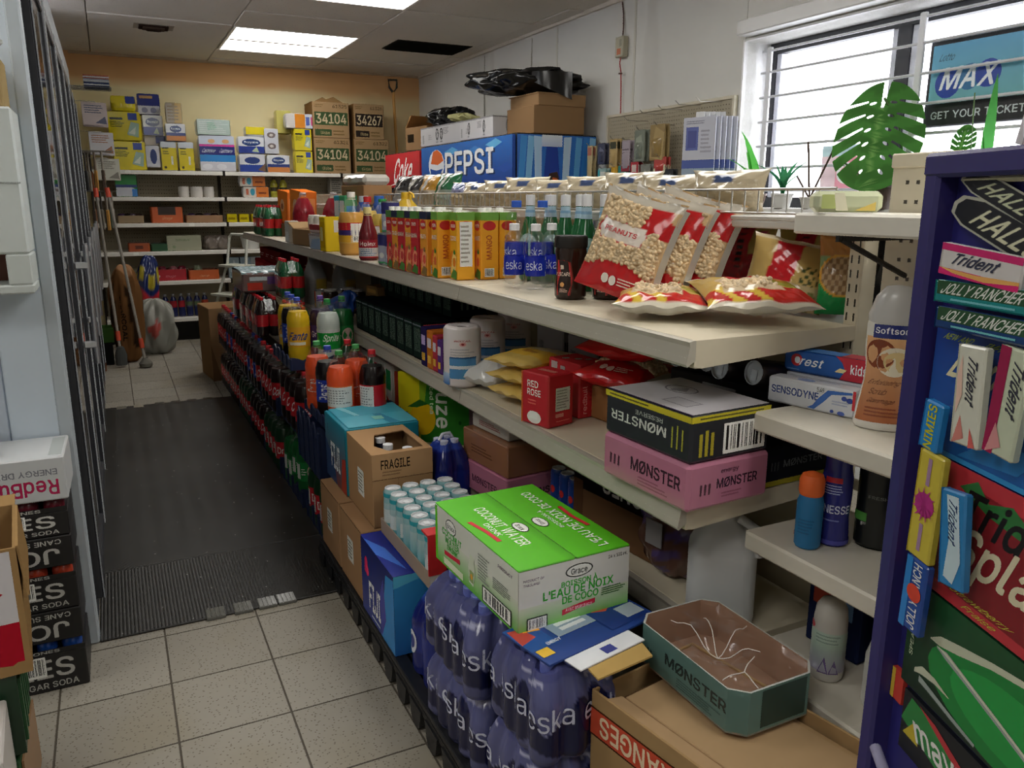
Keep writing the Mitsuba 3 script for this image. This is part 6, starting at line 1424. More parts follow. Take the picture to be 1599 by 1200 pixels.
def bluebag(u, v):
    a = u*2*PI; r_ = 0.075*(np.sin(PI*np.clip(v*0.95+0.05, 0, 1))**0.6)*(1+0.25*np.sin(3*a+6*v)+0.12*np.sin(7*a-9*v))
    return np.stack([r_*np.cos(a)*1.7+0.04*v, r_*np.sin(a)*0.8-0.05*(1-v), 0.17*v+0.0*u], 1)
p = Proto(); p.add('bag', MB().grid(bluebag, 36, 24, '1f4590'), 'm_film')
put('plastic_bag', p, (1.10, 4.20, ZM), -84, 'crumpled bright blue plastic bag on the middle shelf', 'plastic bag')
for k in range(4):
    put('snack_tray', carton(0.14, 0.2, 0.05, '8a6a42', {'top': [('r', 0.1, 0.1, 0.9, 0.9, 'a8844a')], 'front': [('r', 0.1, 0.3, 0.9, 0.7, 'b08a4a')]}), (1.27, 3.98+0.0*k, ZM+0.052*k), -84, 'flat brown snack tray in the pile right of the blue bag', 'tray', 'flat brown trays right of the blue bag')
for k in range(5):
    put('paper_carton', carton(0.09, 0.12, 0.30, '5a564e', {'right': [('r', 0.1, 0.1, 0.4, 0.9, '6e6a62')]}), (1.42, 4.05+0.13*k, ZM), -86, 'tall grey carton at the back behind the blue bag', 'carton', 'tall grey cartons at the back of the middle shelf')

# ================================================================ low shelf (z = 0.45)
put('energy_carton', carton(0.30, 0.24, 0.11, '8a5f44', {'front': [('lines', 0.2, 0.3, 0.7, 0.6, 3, '6a452e')], 'right': claw(0.60, 0.15, 0.1, '2f2018')+[('r', 0.5, 0.05, 0.97, 0.85, '94623f')]}, bsdf='m_film'), (1.20, 2.395, ZL+0.107), -84, 'brown film-wrapped energy drink carton on the pink carton of the low shelf', 'carton')
put('energy_carton', carton(0.31, 0.25, 0.105, 'b27088', {'front': [('t', 'MØNSTER', 0.25, 0.35, 0.8, 0.6, '5a3446')], 'right': [('t', 'MØNSTER', 0.3, 0.3, 0.95, 0.55, '3a2430')]}, bsdf='m_film'), (1.20, 2.395, ZL), -84, 'pink energy drink carton at the bottom of the low shelf, left of the coconut water', 'carton')
put('energy_carton', carton(0.22, 0.2, 0.15, '5c4c50', {'front': [('lines', 0.2, 0.3, 0.7, 0.6, 3, '473a3e')], 'top': [('r', 0, 0, 1, 1, '6a5a52')]}), (1.30, 2.67, ZL+0.1), -84, 'grey-brown energy drink carton at the back of the low shelf', 'carton') 
put('kraft_carton', carton(0.24, 0.22, 0.098, '8a6a4e'), (1.30, 2.67, ZL), -84, 'brown carton under the grey-brown energy drink carton', 'carton')
put('paper_packet', carton(0.24, 0.16, 0.05, 'b3aea6', {'front': [('lines', 0.2, 0.3, 0.8, 0.7, 3, '9a5a58')]}), (1.19, 2.41, ZL+0.219), -84, 'flat white packet with red print just below the middle shelf', 'packet')
for k in range(3):
    pc = Proto(); pc.add('can', can('1f3f86', 0.135, 0.027, [('p', [(0.3, 0), (0.5, 0.5), (0.3, 1)], 'b8bcc4'), ('p', [(0.6, 0), (0.75, 0.5), (0.6, 1)], 'b8bcc4'), ('e', 0.45, 0.5, 0.06, 0.12, 'c03030')]), 'm_gloss')
    put('drink_can', pc, (1.27+0.0*k, 2.195-0.058*k, ZL), -60, 'blue and silver drink can beside the black soda carton', 'can', 'blue and silver cans on the low shelf')
p = carton(0.40, 0.20, 0.22, '6d5038', {'front': [('r', 0, 0.58, 1, 1, '1a191a'), ('t', 'JONES', 0.36, 0.66, 0.90, 0.94, 'd4d2cc', 180), ('r', 0.0, 0.0, 0.12, 0.7, '5a3f2c')], 'right': [('r', 0, 0, 1, 1, '211f20'), ('r', 0.1, 0.2, 0.9, 0.85, '8f8c88'), ('t', 'JONES', 0.2, 0.3, 0.42, 0.8, '1a191a', 90), ('e', 0.7, 0.6, 0.16, 0.14, '1c1b1c')]})
put('soda_carton', p, (1.365, 1.865, ZL), -84, 'black and brown soda carton on the low shelf, behind the green coconut water box', 'carton')
def lump(a, b, c, seed, n=30):
    r = np.random.default_rng(seed); ph = r.uniform(0, 6, 8)
    def f(u, v):
        t = u*2*PI; s_ = np.sin(PI*np.clip(v, 0.001, 1)); q = 1+0.10*np.sin(5*t+9*v+ph[0])+0.07*np.sin(9*t-13*v+ph[1])+0.05*np.sin(17*t+11*v+ph[2])
        x = a*s_**0.55*np.cos(t)*q; y = b*s_**0.55*np.sin(t)*q; return np.stack([x, y, c*(1-np.cos(PI*v))/2*(1+0.08*np.sin(3*t+ph[3])*s_)], 1)
    return f
p = Proto(); m = MB().grid(lump(0.12, 0.09, 0.22, 3), 44, 30, lambda u, v: np.where((np.sin(u*19+v*13)*np.sin(v*21-u*9) > 0.35)[:, None], hexc('5a4a78'), hexc('6a4c40'))); p.add('bag', m, 'm_film'); p.add('white_tag', MB().box(-0.03, -0.1, 0.1, 0.03, -0.096, 0.17, 'a8a4a4'), 'm_matte')
put('snack_bag', p, (1.33, 1.625, ZL), -84, 'dark film-wrapped bundle between the black soda carton and the white jug', 'bag')
# big translucent jug
p = Proto(); m = MB()
def jug(u, v):
    a = u*2*PI; k = np.power(np.abs(np.cos(a))**5+np.abs(np.sin(a))**5, -0.2)
    s_ = np.interp(v, [0, 0.03, 0.62, 0.80, 0.93, 1.0], [0.94, 1.0, 1.0, 0.72, 0.34, 0.32])
    return np.stack([0.082*np.cos(a)*k*s_, 0.082*np.sin(a)*k*s_, 0.275*v], 1)
m.grid(jug, 36, 30, lambda u, v: np.where((v < 0.0)[:, None], hexc('d0d2d2'), hexc('d0d2d2'))); m.quad((-0.07, -0.07, 0.001), (0.07, -0.07, 0.001), (0.07, 0.07, 0.001), (-0.07, 0.07, 0.001), 'b9bab8')
p.add('jug', m, 'm_satin'); p.add('liquid', MB().grid(lambda u, v: jug(u, v*0.6)*np.array([0.97, 0.97, 1.0])+np.array([0, 0, 0.003]), 36, 14, 'a9aaa6').add(np.vstack([jug(np.linspace(0, 1, 37), np.full(37, 0.6))*[0.97, 0.97, 1], [[0, 0, 0.165]]]), [[i, i+1, 37] for i in range(36)], 'b4b5b2'), 'm_satin')
p.add('handle', MB().tube([(0.035, -0.03, 0.262), (0.075, -0.05, 0.245), (0.082, -0.06, 0.18)], 0.012, 'c2c3c2', 10), 'm_satin'); p.add('cap', MB().lathe([(0.028, 0.27), (0.028, 0.292), (0, 0.294)], 18, 'd8d9da'), 'm_satin')
put('water_jug', p, (1.285, 1.405, ZL), -40, 'large translucent white plastic jug at the near end of the low shelf', 'jug')
for k, (x, y, c, lab) in enumerate(((1.40, 1.12, '20294a', 'dark blue carton with red specks at the back of the bottom toiletry shelf'), (1.42, 0.95, '6a4a34', 'brown carton at the back of the bottom toiletry shelf'))):
    put('pantry_carton', carton(0.14, 0.10, 0.17, c, {'front': [('r', 0.1, 0.6, 0.5, 0.85, 'a84a3a'), ('r', 0.6, 0.55, 0.85, 0.8, '6a8ab0')]}), (x+0.03, y+0.02, 0.457), -86, lab, 'carton')

# ================================================================ toiletries
p = carton(0.205, 0.045, 0.058, 'c9ccd2', {'front': [('t', 'SENSODYNE', 0.05, 0.40, 0.60, 0.70, '2c3f7a', 0, True), ('p', [(0.48, 0.08), (0.56, 0.06), (0.66, 0.40), (0.74, 0.72), (0.96, 0.84), (0.96, 0.92), (0.70, 0.86), (0.60, 0.5), (0.54, 0.2)], '3a66b0'), ('e', 0.88, 0.66, 0.03, 0.09, '3a4f98'), ('e', 0.94, 0.62, 0.035, 0.1, '2c3f88'), ('lines', 0.75, 0.35, 0.95, 0.55, 2, 'a3abc0'), ('e', 0.76, 0.12, 0.02, 0.06, '3a4f98'), ('e', 0.86, 0.10, 0.04, 0.08, '4a5fa8'), ('r', 0.97, 0.3, 1, 1, 'c03038'), ('t', '5.49', 0.58, 0.74, 0.66, 0.90, '3a3a30', 0, False)], 'top': [('e', 0.4, 0.4, 0.1, 0.25, '8fa0c8'), ('lines', 0.2, 0.6, 0.8, 0.8, 1, 'a8b0c4')]}, bsdf='m_satin')
put('toothpaste_box', p, (1.335, 1.205, 1.022), -77, 'white toothpaste box with blue lettering and a blue swoosh, in front', 'toothpaste box')
p = carton(0.20, 0.045, 0.05, '1f55a0', {'front': [('p', [(0.62, 1), (0.70, 0.75), (0.74, 0.4), (0.68, 0.0), (1, 0), (1, 1)], 'b8283a'), ('e', 0.16, 0.56, 0.07, 0.28, 'c62f36'), ('e', 0.17, 0.56, 0.035, 0.16, 'e8eef4'), ('t', 'rest', 0.19, 0.34, 0.50, 0.72, 'e8eef4', 0, True, 0.15), ('p', [(0.62, 0.3), (0.68, 0.5), (0.76, 0.45), (0.72, 0.3)], 'e8d8a0'), ('t', 'kids', 0.80, 0.3, 0.98, 0.75, 'e8e8ec'), ('lines', 0.05, 0.08, 0.25, 0.18, 1, '6a94c8')], 'top': [('r', 0, 0, 0.68, 1, '3a78c0'), ('r', 0.68, 0, 1, 1, 'b8384a')]}, bsdf='m_satin')
put('toothpaste_box', p, (1.40, 1.23, 1.083), -77, 'blue and red toothpaste box on top behind the white one', 'toothpaste box')
put('toothpaste_box', carton(0.21, 0.05, 0.059, 'b8bcc4'), (1.40, 1.22, 1.022), -77, 'white toothpaste box underneath the blue and red one', 'toothpaste box')
SB = [(0, 0), (0.040, 0), (0.043, 0.006), (0.040, 0.03), (0.034, 0.07), (0.033, 0.09), (0.036, 0.12), (0.036, 0.15), (0.034, 0.165), (0.026, 0.19), (0.014, 0.203), (0, 0.205)]
p = Proto(); m = MB().lathe(SB, 32, 'd2cfc6', sx=1.0, sy=0.62, sharp=60)
rl = lambda z: np.interp(z, [q[1] for q in SB], [q[0] for q in SB])+0.0006
draw(m, [('g', 0.31, 0.02, 0.69, 0.72, 'a8623c', 'd8a878'), ('r', 0.37, 0.71, 0.63, 0.82, '2a3270'), ('t', 'Softsoap', 0.385, 0.735, 0.615, 0.80, 'e8e6ea'), ('e', 0.42, 0.58, 0.10, 0.12, '7a3a22'), ('e', 0.52, 0.52, 0.11, 0.12, 'e6dcc4'), ('e', 0.53, 0.52, 0.08, 0.085, 'd8c08a'), ('t', 'Exfoliating', 0.35, 0.32, 0.58, 0.37, '6a3a28', 0, False, 0.2), ('t', 'Scrub', 0.38, 0.25, 0.5, 0.30, '6a3a28', 0, False, 0.2), ('t', 'Gommage', 0.37, 0.17, 0.55, 0.22, '6a3a28', 0, False, 0.2), ('lines', 0.38, 0.06, 0.62, 0.15, 3, '8a4a30')], cyl(rl, 0.008, 0.185, sy=0.62), sub=30)
p.add('bottle', m, 'm_gloss'); p.add('cap', MB().lathe([(0.0345, 0.150), (0.036, 0.165), (0.028, 0.192), (0.016, 0.206), (0, 0.208)], 32, 'b4b2ae', sy=0.64, sharp=60), 'm_gloss')
put('lotion_bottle', p, (1.345, 1.035, 1.022), -50, 'white body scrub bottle with an orange coconut label and grey cap', 'bottle', k=1.36)
p = Proto(); p.add('bottle', MB().lathe([(0, 0), (0.019, 0), (0.0215, 0.004), (0.0215, 0.08), (0.017, 0.096)], 24, '1f6a9a'), 'm_satin'); l = MB(); draw(l, [('e', 0.25, 0.2, 0.05, 0.06, 'd8703a'), ('lines', 0.4, 0.3, 0.6, 0.7, 5, '1a5a86')], cyl(0.0218, 0.005, 0.075), sub=20); p.add('print', l, 'm_satin'); p.add('cap', MB().lathe([(0.0185, 0.092), (0.0205, 0.098), (0.0205, 0.118), (0.017, 0.127), (0.008, 0.131), (0, 0.132)], 24, 'd8622a'), 'm_satin')
put('sunscreen_bottle', p, (1.262, 1.125, 0.747), -60, 'blue spray bottle with an orange cap on the toiletry shelf', 'bottle', k=1.25)
p = Proto(); p.add('can', MB().lathe([(0, 0), (0.023, 0), (0.0255, 0.003), (0.0255, 0.02), (0.0235, 0.055), (0.0255, 0.09), (0.0255, 0.12), (0.022, 0.138), (0.0215, 0.165), (0.018, 0.178), (0, 0.181)], 26, '2a2c78', sharp=60), 'm_gloss')
l = MB(); draw(l, [('t', 'FINESSE', 0.30, 0.36, 0.70, 0.46, 'c9cbe0'), ('r', 0.40, 0.72, 0.58, 0.78, 'b02a34'), ('lines', 0.40, 0.58, 0.60, 0.70, 4, '9aa0cc'), ('lines', 0.4, 0.26, 0.6, 0.3, 1, '6a70a8'), ('ring', 0.36, 0.12, 0.05, 0.05, 0.2, 'a8acd0'), ('r', 0, 0, 1, 0.05, '4a4aa0')], cyl(lambda z: np.interp(z, [0, 0.02, 0.055, 0.09, 0.12, 0.138, 0.165], [0.0257, 0.0257, 0.0237, 0.0257, 0.0257, 0.0222, 0.0217]), 0.004, 0.16), sub=24); p.add('print', l, 'm_satin')
put('hairspray_can', p, (1.325, 1.115, 0.747), -60, 'tall dark blue hairspray can with white lettering', 'can', k=1.22)
p = Proto(); p.add('bottle', MB().lathe([(0, 0), (0.034, 0), (0.038, 0.006), (0.038, 0.13), (0.034, 0.152), (0.03, 0.158), (0.03, 0.185), (0.026, 0.189), (0, 0.19)], 30, '101413', sy=0.62, sharp=60), 'm_gloss'); l = MB(); draw(l, [('r', 0.24, 0.30, 0.40, 0.41, '4a8a3c'), ('t', 'F', 0.36, 0.25, 0.40, 0.29, 'b8bab4'), ('t', 'FRESH', 0.40, 0.60, 0.52, 0.64, '6a706c')], cyl(0.0384, 0.004, 0.13, sy=0.62), sub=24); p.add('print', l, 'm_satin')
put('shampoo_bottle', p, (1.40, 1.055, 0.747), -50, 'black shampoo bottle with a small green label', 'bottle', k=1.4)
p = Proto(); LB = [(0, 0), (0.028, 0), (0.031, 0.006), (0.031, 0.12), (0.028, 0.145), (0.02, 0.158), (0, 0.162)]
m = MB().lathe(LB, 26, 'b8b4ac', sharp=60); draw(m, [('g', 0.2, 0.12, 0.7, 0.55, '9a94a8', 'a4b8a8'), ('r', 0.2, 0.55, 0.7, 0.72, 'a9bcae'), ('e', 0.28, 0.78, 0.05, 0.05, 'b03a48'), ('lines', 0.36, 0.55, 0.6, 0.7, 3, '8a9c90'), ('p', [(0.4, 0.1), (0.46, 0.36), (0.5, 0.1), (0.55, 0.32), (0.6, 0.1)], '6a5a86')], cyl(lambda z: np.interp(z, [q[1] for q in LB], [q[0] for q in LB])+0.0006, 0.005, 0.14), sub=24); p.add('bottle', m, 'm_gloss')
put('lotion_bottle', p, (1.30, 1.075, 0.457), -45, 'white lotion bottle with a pale green lavender label on the bottom shelf', 'bottle', k=1.12)
put('lotion_bottle', bottle([(0, 0), (0.04, 0), (0.044, 0.01), (0.044, 0.11), (0.03, 0.16), (0.015, 0.175)], 'b9b8b2', 'c9c8c4', fill=0.98, cap_r=0.017), (1.315, 0.94, 0.457), -62, 'plain white bottle half hidden by the purple candy stand', 'bottle')
for k, (y, c) in enumerate(((0.98, 'a03060'), (0.92, '3a5aa8'), (0.86, '2f8a60'))):
    pb = Proto(); pb.add('card', MB().box(-0.02, -0.001, 0, 0.02, 0.001, 0.17, 'c8c8d0'), 'm_satin'); pb.add('brush', MB().tube([(0, -0.006, 0.02), (0, -0.008, 0.09), (0, -0.006, 0.15)], 0.005, c, 8).box(-0.008, -0.016, 0.125, 0.008, -0.006, 0.16, c), 'm_satin'); pb.add('blister', MB().box(-0.016, -0.018, 0.02, 0.016, -0.002, 0.165, 'ffffff', r=0.004), 'm_clear')
    put('toothbrush', pb, (SPINE-0.014, y, 1.19), -90, 'carded toothbrush on the peg panel above the scrub bottle', 'toothbrush', 'carded toothbrushes on the peg panel')
# goods on the far-side shelves, seen through the gap
def redgold(u, v, side):
    c = np.tile(hexc('b3202a'), (len(u), 1)); c[(v > 0.55) & (u < 0.32)] = hexc('b59a4e'); c[(v > 0.55) & (u > 0.62)] = hexc('b9a058'); c[(np.abs(u-0.45) < 0.05) & (v > 0.3) & (np.sin(v*60) > 0)] = hexc('2a1618'); c[(v < 0.3) & (u > 0.7)] = hexc('8f8fa0'); c[(((u-0.8)/0.1)**2+((v-0.85)/0.07)**2) < 1] = hexc('c04068'); return c
for k, (x, y, lab) in enumerate(((1.90, 2.32, 'red and gold bag with dark characters on the far-side shelf, leftmost'), (1.91, 2.05, 'red and gold bag with dark characters on the far-side shelf, middle'), (1.91, 1.78, 'red and gold bag on the far-side shelf, behind the gold pouch'))):
    m, _q = pouch(0.25, 0.235, 0.07, redgold, 28, 30, 60+k, 0.1); p = Proto(); p.add('bag', m, 'm_film')
    put('snack_bag', p, (x-0.03, y, 1.178), -80, lab, 'bag', tilt=(-6, 0), k=0.88)
for k, (y, c, lab) in enumerate(((1.58, '26282c', 'black packet on the far-side shelf behind the green pouch'), (1.46, '9a9ca4', 'silver-grey packet on the far-side shelf'), (1.36, 'a5a6ac', 'crinkled silver packet on the far-side shelf next to the upright'))):
    m, _q = pouch(0.11, 0.20, 0.04, lambda u, v, s, c=c: np.tile(hexc(c), (len(u), 1)), 18, 22, 70+k, 0.08); p = Proto(); p.add('bag', m, 'm_film'); put('packet', p, (1.92, y, 1.172), -80, lab, 'packet')
for k in range(6):
    c = ['b02a34', 'd8c23a', '2a4a8a', 'a8323c', 'd8d4cc', 'b02a34'][k]
    put('snack_box', carton(0.09, 0.06, 0.05, c, {'front': [('r', 0.2, 0.3, 0.8, 0.7, 'e0d8c8')]}), (1.80, 2.9+0.13*k, 1.427), -88, f'{["red", "yellow", "blue", "dark red", "cream", "crimson"][k]} small box on the far-side top shelf behind the wire fence', 'box')

# ================================================================ drink fridges along the window wall
def fridge(y0, y1, x0, zt, head, dr_, label, end=None, endcol='15181f'):
    p = Proto(); m = MB(); w = y1-y0; d = XW-0.03-x0
    m.box(-w/2, -d/2, 0.08, w/2, d/2, zt-0.36, '1a1c22', r=0.006); m.box(-w/2+0.04, -d/2-0.001, 0.2, w/2-0.04, -d/2, zt-0.42, '2a2f38')
    m.box(-w/2, -d/2+0.02, zt-0.36, w/2, d/2, zt, '15161a', r=0.006)
    p.add('cabinet', m, 'm_satin')
    h = MB().box(-w/2+0.012, -d/2-0.012, zt-0.35, w/2-0.012, -d/2+0.02, zt-0.012, head, r=0.008)
    draw(h, dr_, plane((-w/2+0.012, -d/2-0.012, zt-0.35), (w-0.024, 0, 0), (0, 0, 0.338)), sub=2)
    p.add('header_sign', h, 'm_satin')
    n = 2 if w > 1.2 else 1
    for k in range(n):
        a = -w/2+0.02+k*(w-0.04)/n
        dm = MB(); b = a+(w-0.04)/n-0.01
        dm.box(a, -d/2-0.03, 0.18, a+0.05, -d/2-0.002, zt-0.38, '2a2c32', r=0.004).box(b-0.05, -d/2-0.03, 0.18, b, -d/2-0.002, zt-0.38, '2a2c32', r=0.004).box(a+0.05, -d/2-0.03, 0.18, b-0.05, -d/2-0.002, 0.24, '2a2c32').box(a+0.05, -d/2-0.03, zt-0.44, b-0.05, -d/2-0.002, zt-0.38, '2a2c32')
        p.add('door', dm, 'm_satin')
    if end:
        e = MB().box(w/2, -d/2+0.02, 0.1, w/2+0.008, d/2-0.01, zt-0.01, endcol, r=0.002)
        draw(e, end, plane((w/2+0.008, -d/2+0.02, 0.1), (0, d-0.03, 0), (0, 0, zt-0.11)), sub=1)
        p.add('side_picture', e, 'm_satin')
    put('drinks_fridge', p, ((x0+XW-0.03)/2, (y0+y1)/2, 0), -90, label, 'fridge')
pepsi = [('g', 0, 0, 1, 1, '123a8c', '1d63b4')]+[('p', [(a, b), (a+0.1, b+0.12), (a+0.16, b+0.02), (a+0.08, b-0.1)], c) for a, b, c in ((0.02, 0.2, '3a86c8'), (0.3, 0.8, '4a9ad0'), (0.55, 0.75, '2a76c0'), (0.75, 0.85, '5aa8d8'), (0.85, 0.3, '1a4aa0'), (0.12, 0.75, '2f80c4'))]+[
    ('e', 0.20, 0.5, 0.10, 0.40, 'd8dde6'), ('p', [(0.13, 0.55), (0.16, 0.85), (0.21, 0.9), (0.27, 0.78), (0.29, 0.6), (0.22, 0.5)], 'd2622e'), ('p', [(0.12, 0.42), (0.2, 0.36), (0.28, 0.4), (0.24, 0.18), (0.18, 0.12), (0.13, 0.24)], '1d4a9c'), ('t', 'PEPSI', 0.325, 0.17, 0.845, 0.77, '0f2a5a', 0, True), ('t', 'PEPSI', 0.31, 0.20, 0.83, 0.80, 'e2e6ea', 0, True)]
ice = [('g', 0, 0, 1, 1, '1a4c9a', '2a6ac0')]+[('p', [(a, 0.78), (a+0.07, 0.78), (a+0.12, 0.9924), (a+0.04, 0.9962)], c) for a, c in ((0.0, '3a8ad0'), (0.09, '7ab4e0'), (0.70, '5aa0d8'), (0.80, '2f7ac8'), (0.88, '8ac0e6'))]+[('p', [(0.22, 0.78), (0.30, 0.78), (0.30, 0.9924), (0.20, 0.9962)], 'a8c8e8'), ('p', [(0.56, 0.78), (0.64, 0.78), (0.68, 0.9962), (0.58, 0.9924)], 'b4d0ea'),
       ('p', [(0.30, 0.78), (0.56, 0.78), (0.54, 0.80), (0.50, 0.9545), (0.36, 0.9545), (0.32, 0.80)], '1a3a9a'), ('g', 0.30, 0.9545, 0.56, 1.0, 'b8c6e6', 'dfe8f4'), ('p', [(0.33, 0.78), (0.56, 0.78), (0.5, 0.8559), (0.40, 0.8483)], '3a2420'), ('p', [(0.42, 0.78), (0.54, 0.78), (0.50, 0.8293), (0.44, 0.8331)], 'c8602a')]
fridge(5.47, 7.44, 2.74, 1.945, '15459a', pepsi, 'black drinks fridge with a blue lettered cola sign and icy bottle picture on its end', ice, '1d4f9e')
fridge(7.47, 8.56, 2.74, 1.93, 'b3202c', [('g', 0, 0, 1, 1, '9c1c26', 'c02a34'), ('t', 'Coke', 0.22, 0.12, 0.86, 0.86, 'e6dcdc', 0, True, 0.25), ('p', [(0.1, 0.05), (0.95, 0.18), (0.9, 0.24), (0.3, 0.14)], 'dcc8c8')], 'drinks fridge with a red script sign at the far corner')
# what lies on the fridges
seat = lambda x: [('ring', x, 0.55, 0.035, 0.30, 0.25, '3a3a3c'), ('ring', x+0.005, 0.5, 0.022, 0.20, 0.3, '6a6a6a'), ('lines', x-0.03, 0.10, x+0.03, 0.2, 1, '77777a')]
wb = [('r', 0, 0.93, 1, 1, '8d8c8e'), ('lines', 0.55, 0.5, 0.7, 0.85, 5, '8d8d90'), ('r', 0.05, 0.15, 0.09, 0.6, '9a9a9c'), ('lines', 0.2, 0.3, 0.3, 0.6, 3, 'a0a0a2')]
p = carton(0.95, 0.42, 0.17, 'bdbcbe', {'front': wb+seat(0.42)+seat(0.52), 'right': wb[:1]+seat(0.35)+[('lines', 0.6, 0.2, 0.9, 0.7, 4, '8d8d90')]}, bsdf='m_matte')
put('toilet_seat_carton', p, (2.98, 7.04, 1.947), -88, 'long white carton with toilet seat drawings, left one on the drinks fridge', 'carton')
p = carton(0.62, 0.45, 0.16, 'c2c1c3', {'front': wb+seat(0.3)+seat(0.75), 'right': wb[:1]+seat(0.3)}, bsdf='m_matte')
put('toilet_seat_carton', p, (2.99, 6.245, 1.947), -88, 'white carton with toilet seat drawings, right one next to the brown cartons', 'carton')
p = carton(0.42, 0.34, 0.22, '8f7152', {'front': [('r', 0.1, 0.35, 0.4, 0.7, '2a221a')]}, more=[('flap', MB().prism([(-0.21, 0.215), (-0.19, 0.22), (-0.08, 0.33), (-0.1, 0.335)], -0.17, 0.17, '8f683f', 'xz'), 'm_matte')])
put('kraft_carton', p, (2.95, 7.75, 1.933), -80, 'open brown carton with a black label on the red lettered fridge', 'carton')
put('kraft_carton', carton(0.45, 0.44, 0.20, '8f7152', {'front': [('r', 0, 0.0, 1, 0.02, '6a4a2c')]}), (3.12, 5.70, 1.947), -90, 'large brown carton at the near end of the drinks fridge', 'carton')
p = carton(0.44, 0.42, 0.09, '967858', {}, more=[('flap', MB().box(-0.23, -0.22, 0.085, 0.23, 0.0, 0.091, '9b7d5c'), 'm_matte')])
put('kraft_carton', p, (3.14, 5.70, 2.148), -88, 'shallow brown carton under the black garbage bag', 'carton')
def gbag(a, b, c, seed):
    f = lump(a, b, c, seed); return MB().grid(lambda u, v: f(u, v)*[1, 1, 1]+np.stack([0.015*np.sin(v*30+u*20), 0.01*np.sin(u*50), 0.012*np.sin(u*37+v*11)], 1), 60, 34, '0d0e0f')
p = Proto(); p.add('bag', gbag(0.42, 0.28, 0.17, 9), 'm_film'); p.add('hanging_corner', MB().grid(lambda u, v: np.stack([0.05+0.30*u, -0.27-0.02*np.sin(u*5), 0.13-0.20*v*(0.35+0.65*u)], 1), 12, 8, '0b0c0c'), 'm_film')
put('garbage_bag', p, (3.02, 5.82, 2.262), -30, 'shiny black garbage bag slumped on the brown cartons', 'bag')
p = Proto(); p.add('bag', gbag(0.26, 0.2, 0.16, 12), 'm_film'); put('garbage_bag', p, (3.0, 7.33, 2.135), -80, 'black plastic wrapped tray behind the white toilet seat cartons', 'bag')
def crumple(u, v):
    a = u*2*PI; r_ = 0.13*np.sin(PI*np.clip(v, 0.001, 1))**0.6*(1+0.25*np.sin(5*a+8*v)); return np.stack([r_*np.cos(a), r_*np.sin(a)*0.7, 0.07*v*(1+0.2*np.sin(9*a))], 1)
p = Proto(); p.add('paper', MB().grid(crumple, 40, 14, 'b9b684'), 'm_matte'); put('packing_paper', p, (2.87, 6.72, 2.118), 0, 'crumpled pale yellow packing paper on the white carton', 'paper')
# shovel standing behind
p = Proto(); m = MB().tube([(0, 0, 0.4), (0, 0, 2.65)], 0.016, 'c08a3c', 10); p.add('shaft', m, 'm_satin')
p.add('grip', MB().tube([(0, 0, 2.64), (-0.045, 0, 2.70), (-0.05, 0, 2.78), (0.05, 0, 2.78), (0.045, 0, 2.70), (0, 0, 2.64)], 0.013, '1a1c1a', 8), 'm_satin')
p.add('blade', MB().grid(lambda u, v: np.stack([(u-0.5)*0.24, 0.03*np.cos((u-0.5)*3)-0.03, 0.0+0.46*v], 1), 10, 4, '3a3c3e'), 'm_metal')
put('shovel', p, (3.18, 9.30, 0.02), 0, 'snow shovel handle with a black grip standing in the far corner', 'shovel', tilt=(0, -2.0))

# ================================================================ switch box and wires on the window wall
p = Proto(); m = MB().box(-0.05, -0.05, 0, 0.05, 0, 0.14, 'a9a490', r=0.006); draw(m, [('r', 0.25, 0.12, 0.75, 0.42, 'b0603a'), ('r', 0.55, 0.5, 0.85, 0.85, '8a8878')], plane((-0.05, -0.05, 0), (0.1, 0, 0), (0, 0, 0.14))); p.add('box', m, 'm_satin')
p.add('conduit', MB().tube([(0.0, -0.02, 0.14), (0.0, -0.015, 0.20), (-0.01, -0.012, 0.30), (-0.03, -0.012, 0.38)], 0.005, '5a4440', 6), 'm_matte')
p.add('wire', MB().tube([(0.0, -0.03, 0.0), (-0.005, -0.035, -0.04), (0.008, -0.03, -0.10), (0.0, -0.02, -0.2), (0.005, -0.02, -0.35), (0.0, -0.02, -0.55), (0.003, -0.02, -0.62)], 0.004, 'a03a3c', 6), 'm_matte')
p.add('knot', MB().tube([(0.012*math.cos(t), -0.03+0.012*math.sin(t), -0.11) for t in np.linspace(0, 2*PI, 14)], 0.004, '6a5a52', 6), 'm_matte')
put('switch_box', p, (XW-0.006, 5.16, 2.47), -90, 'small beige switch box with an orange mark and a red wire hanging from it', 'switch box')
for k, (y, z0) in enumerate(((7.60, 2.2), (6.60, 2.15))):
    p = Proto(); p.add('wire', MB().tube([(0, 0, z0), (0, 0, 2.5), (0.01, 0, 2.84)], 0.006, '9a978e', 6), 'm_satin')
    put('wire', p, (XW-0.014, y, 0), 0, ['grey wire down the wall above the white toilet seat cartons', 'grey wire down the wall above the black garbage bag'][k], 'wire')

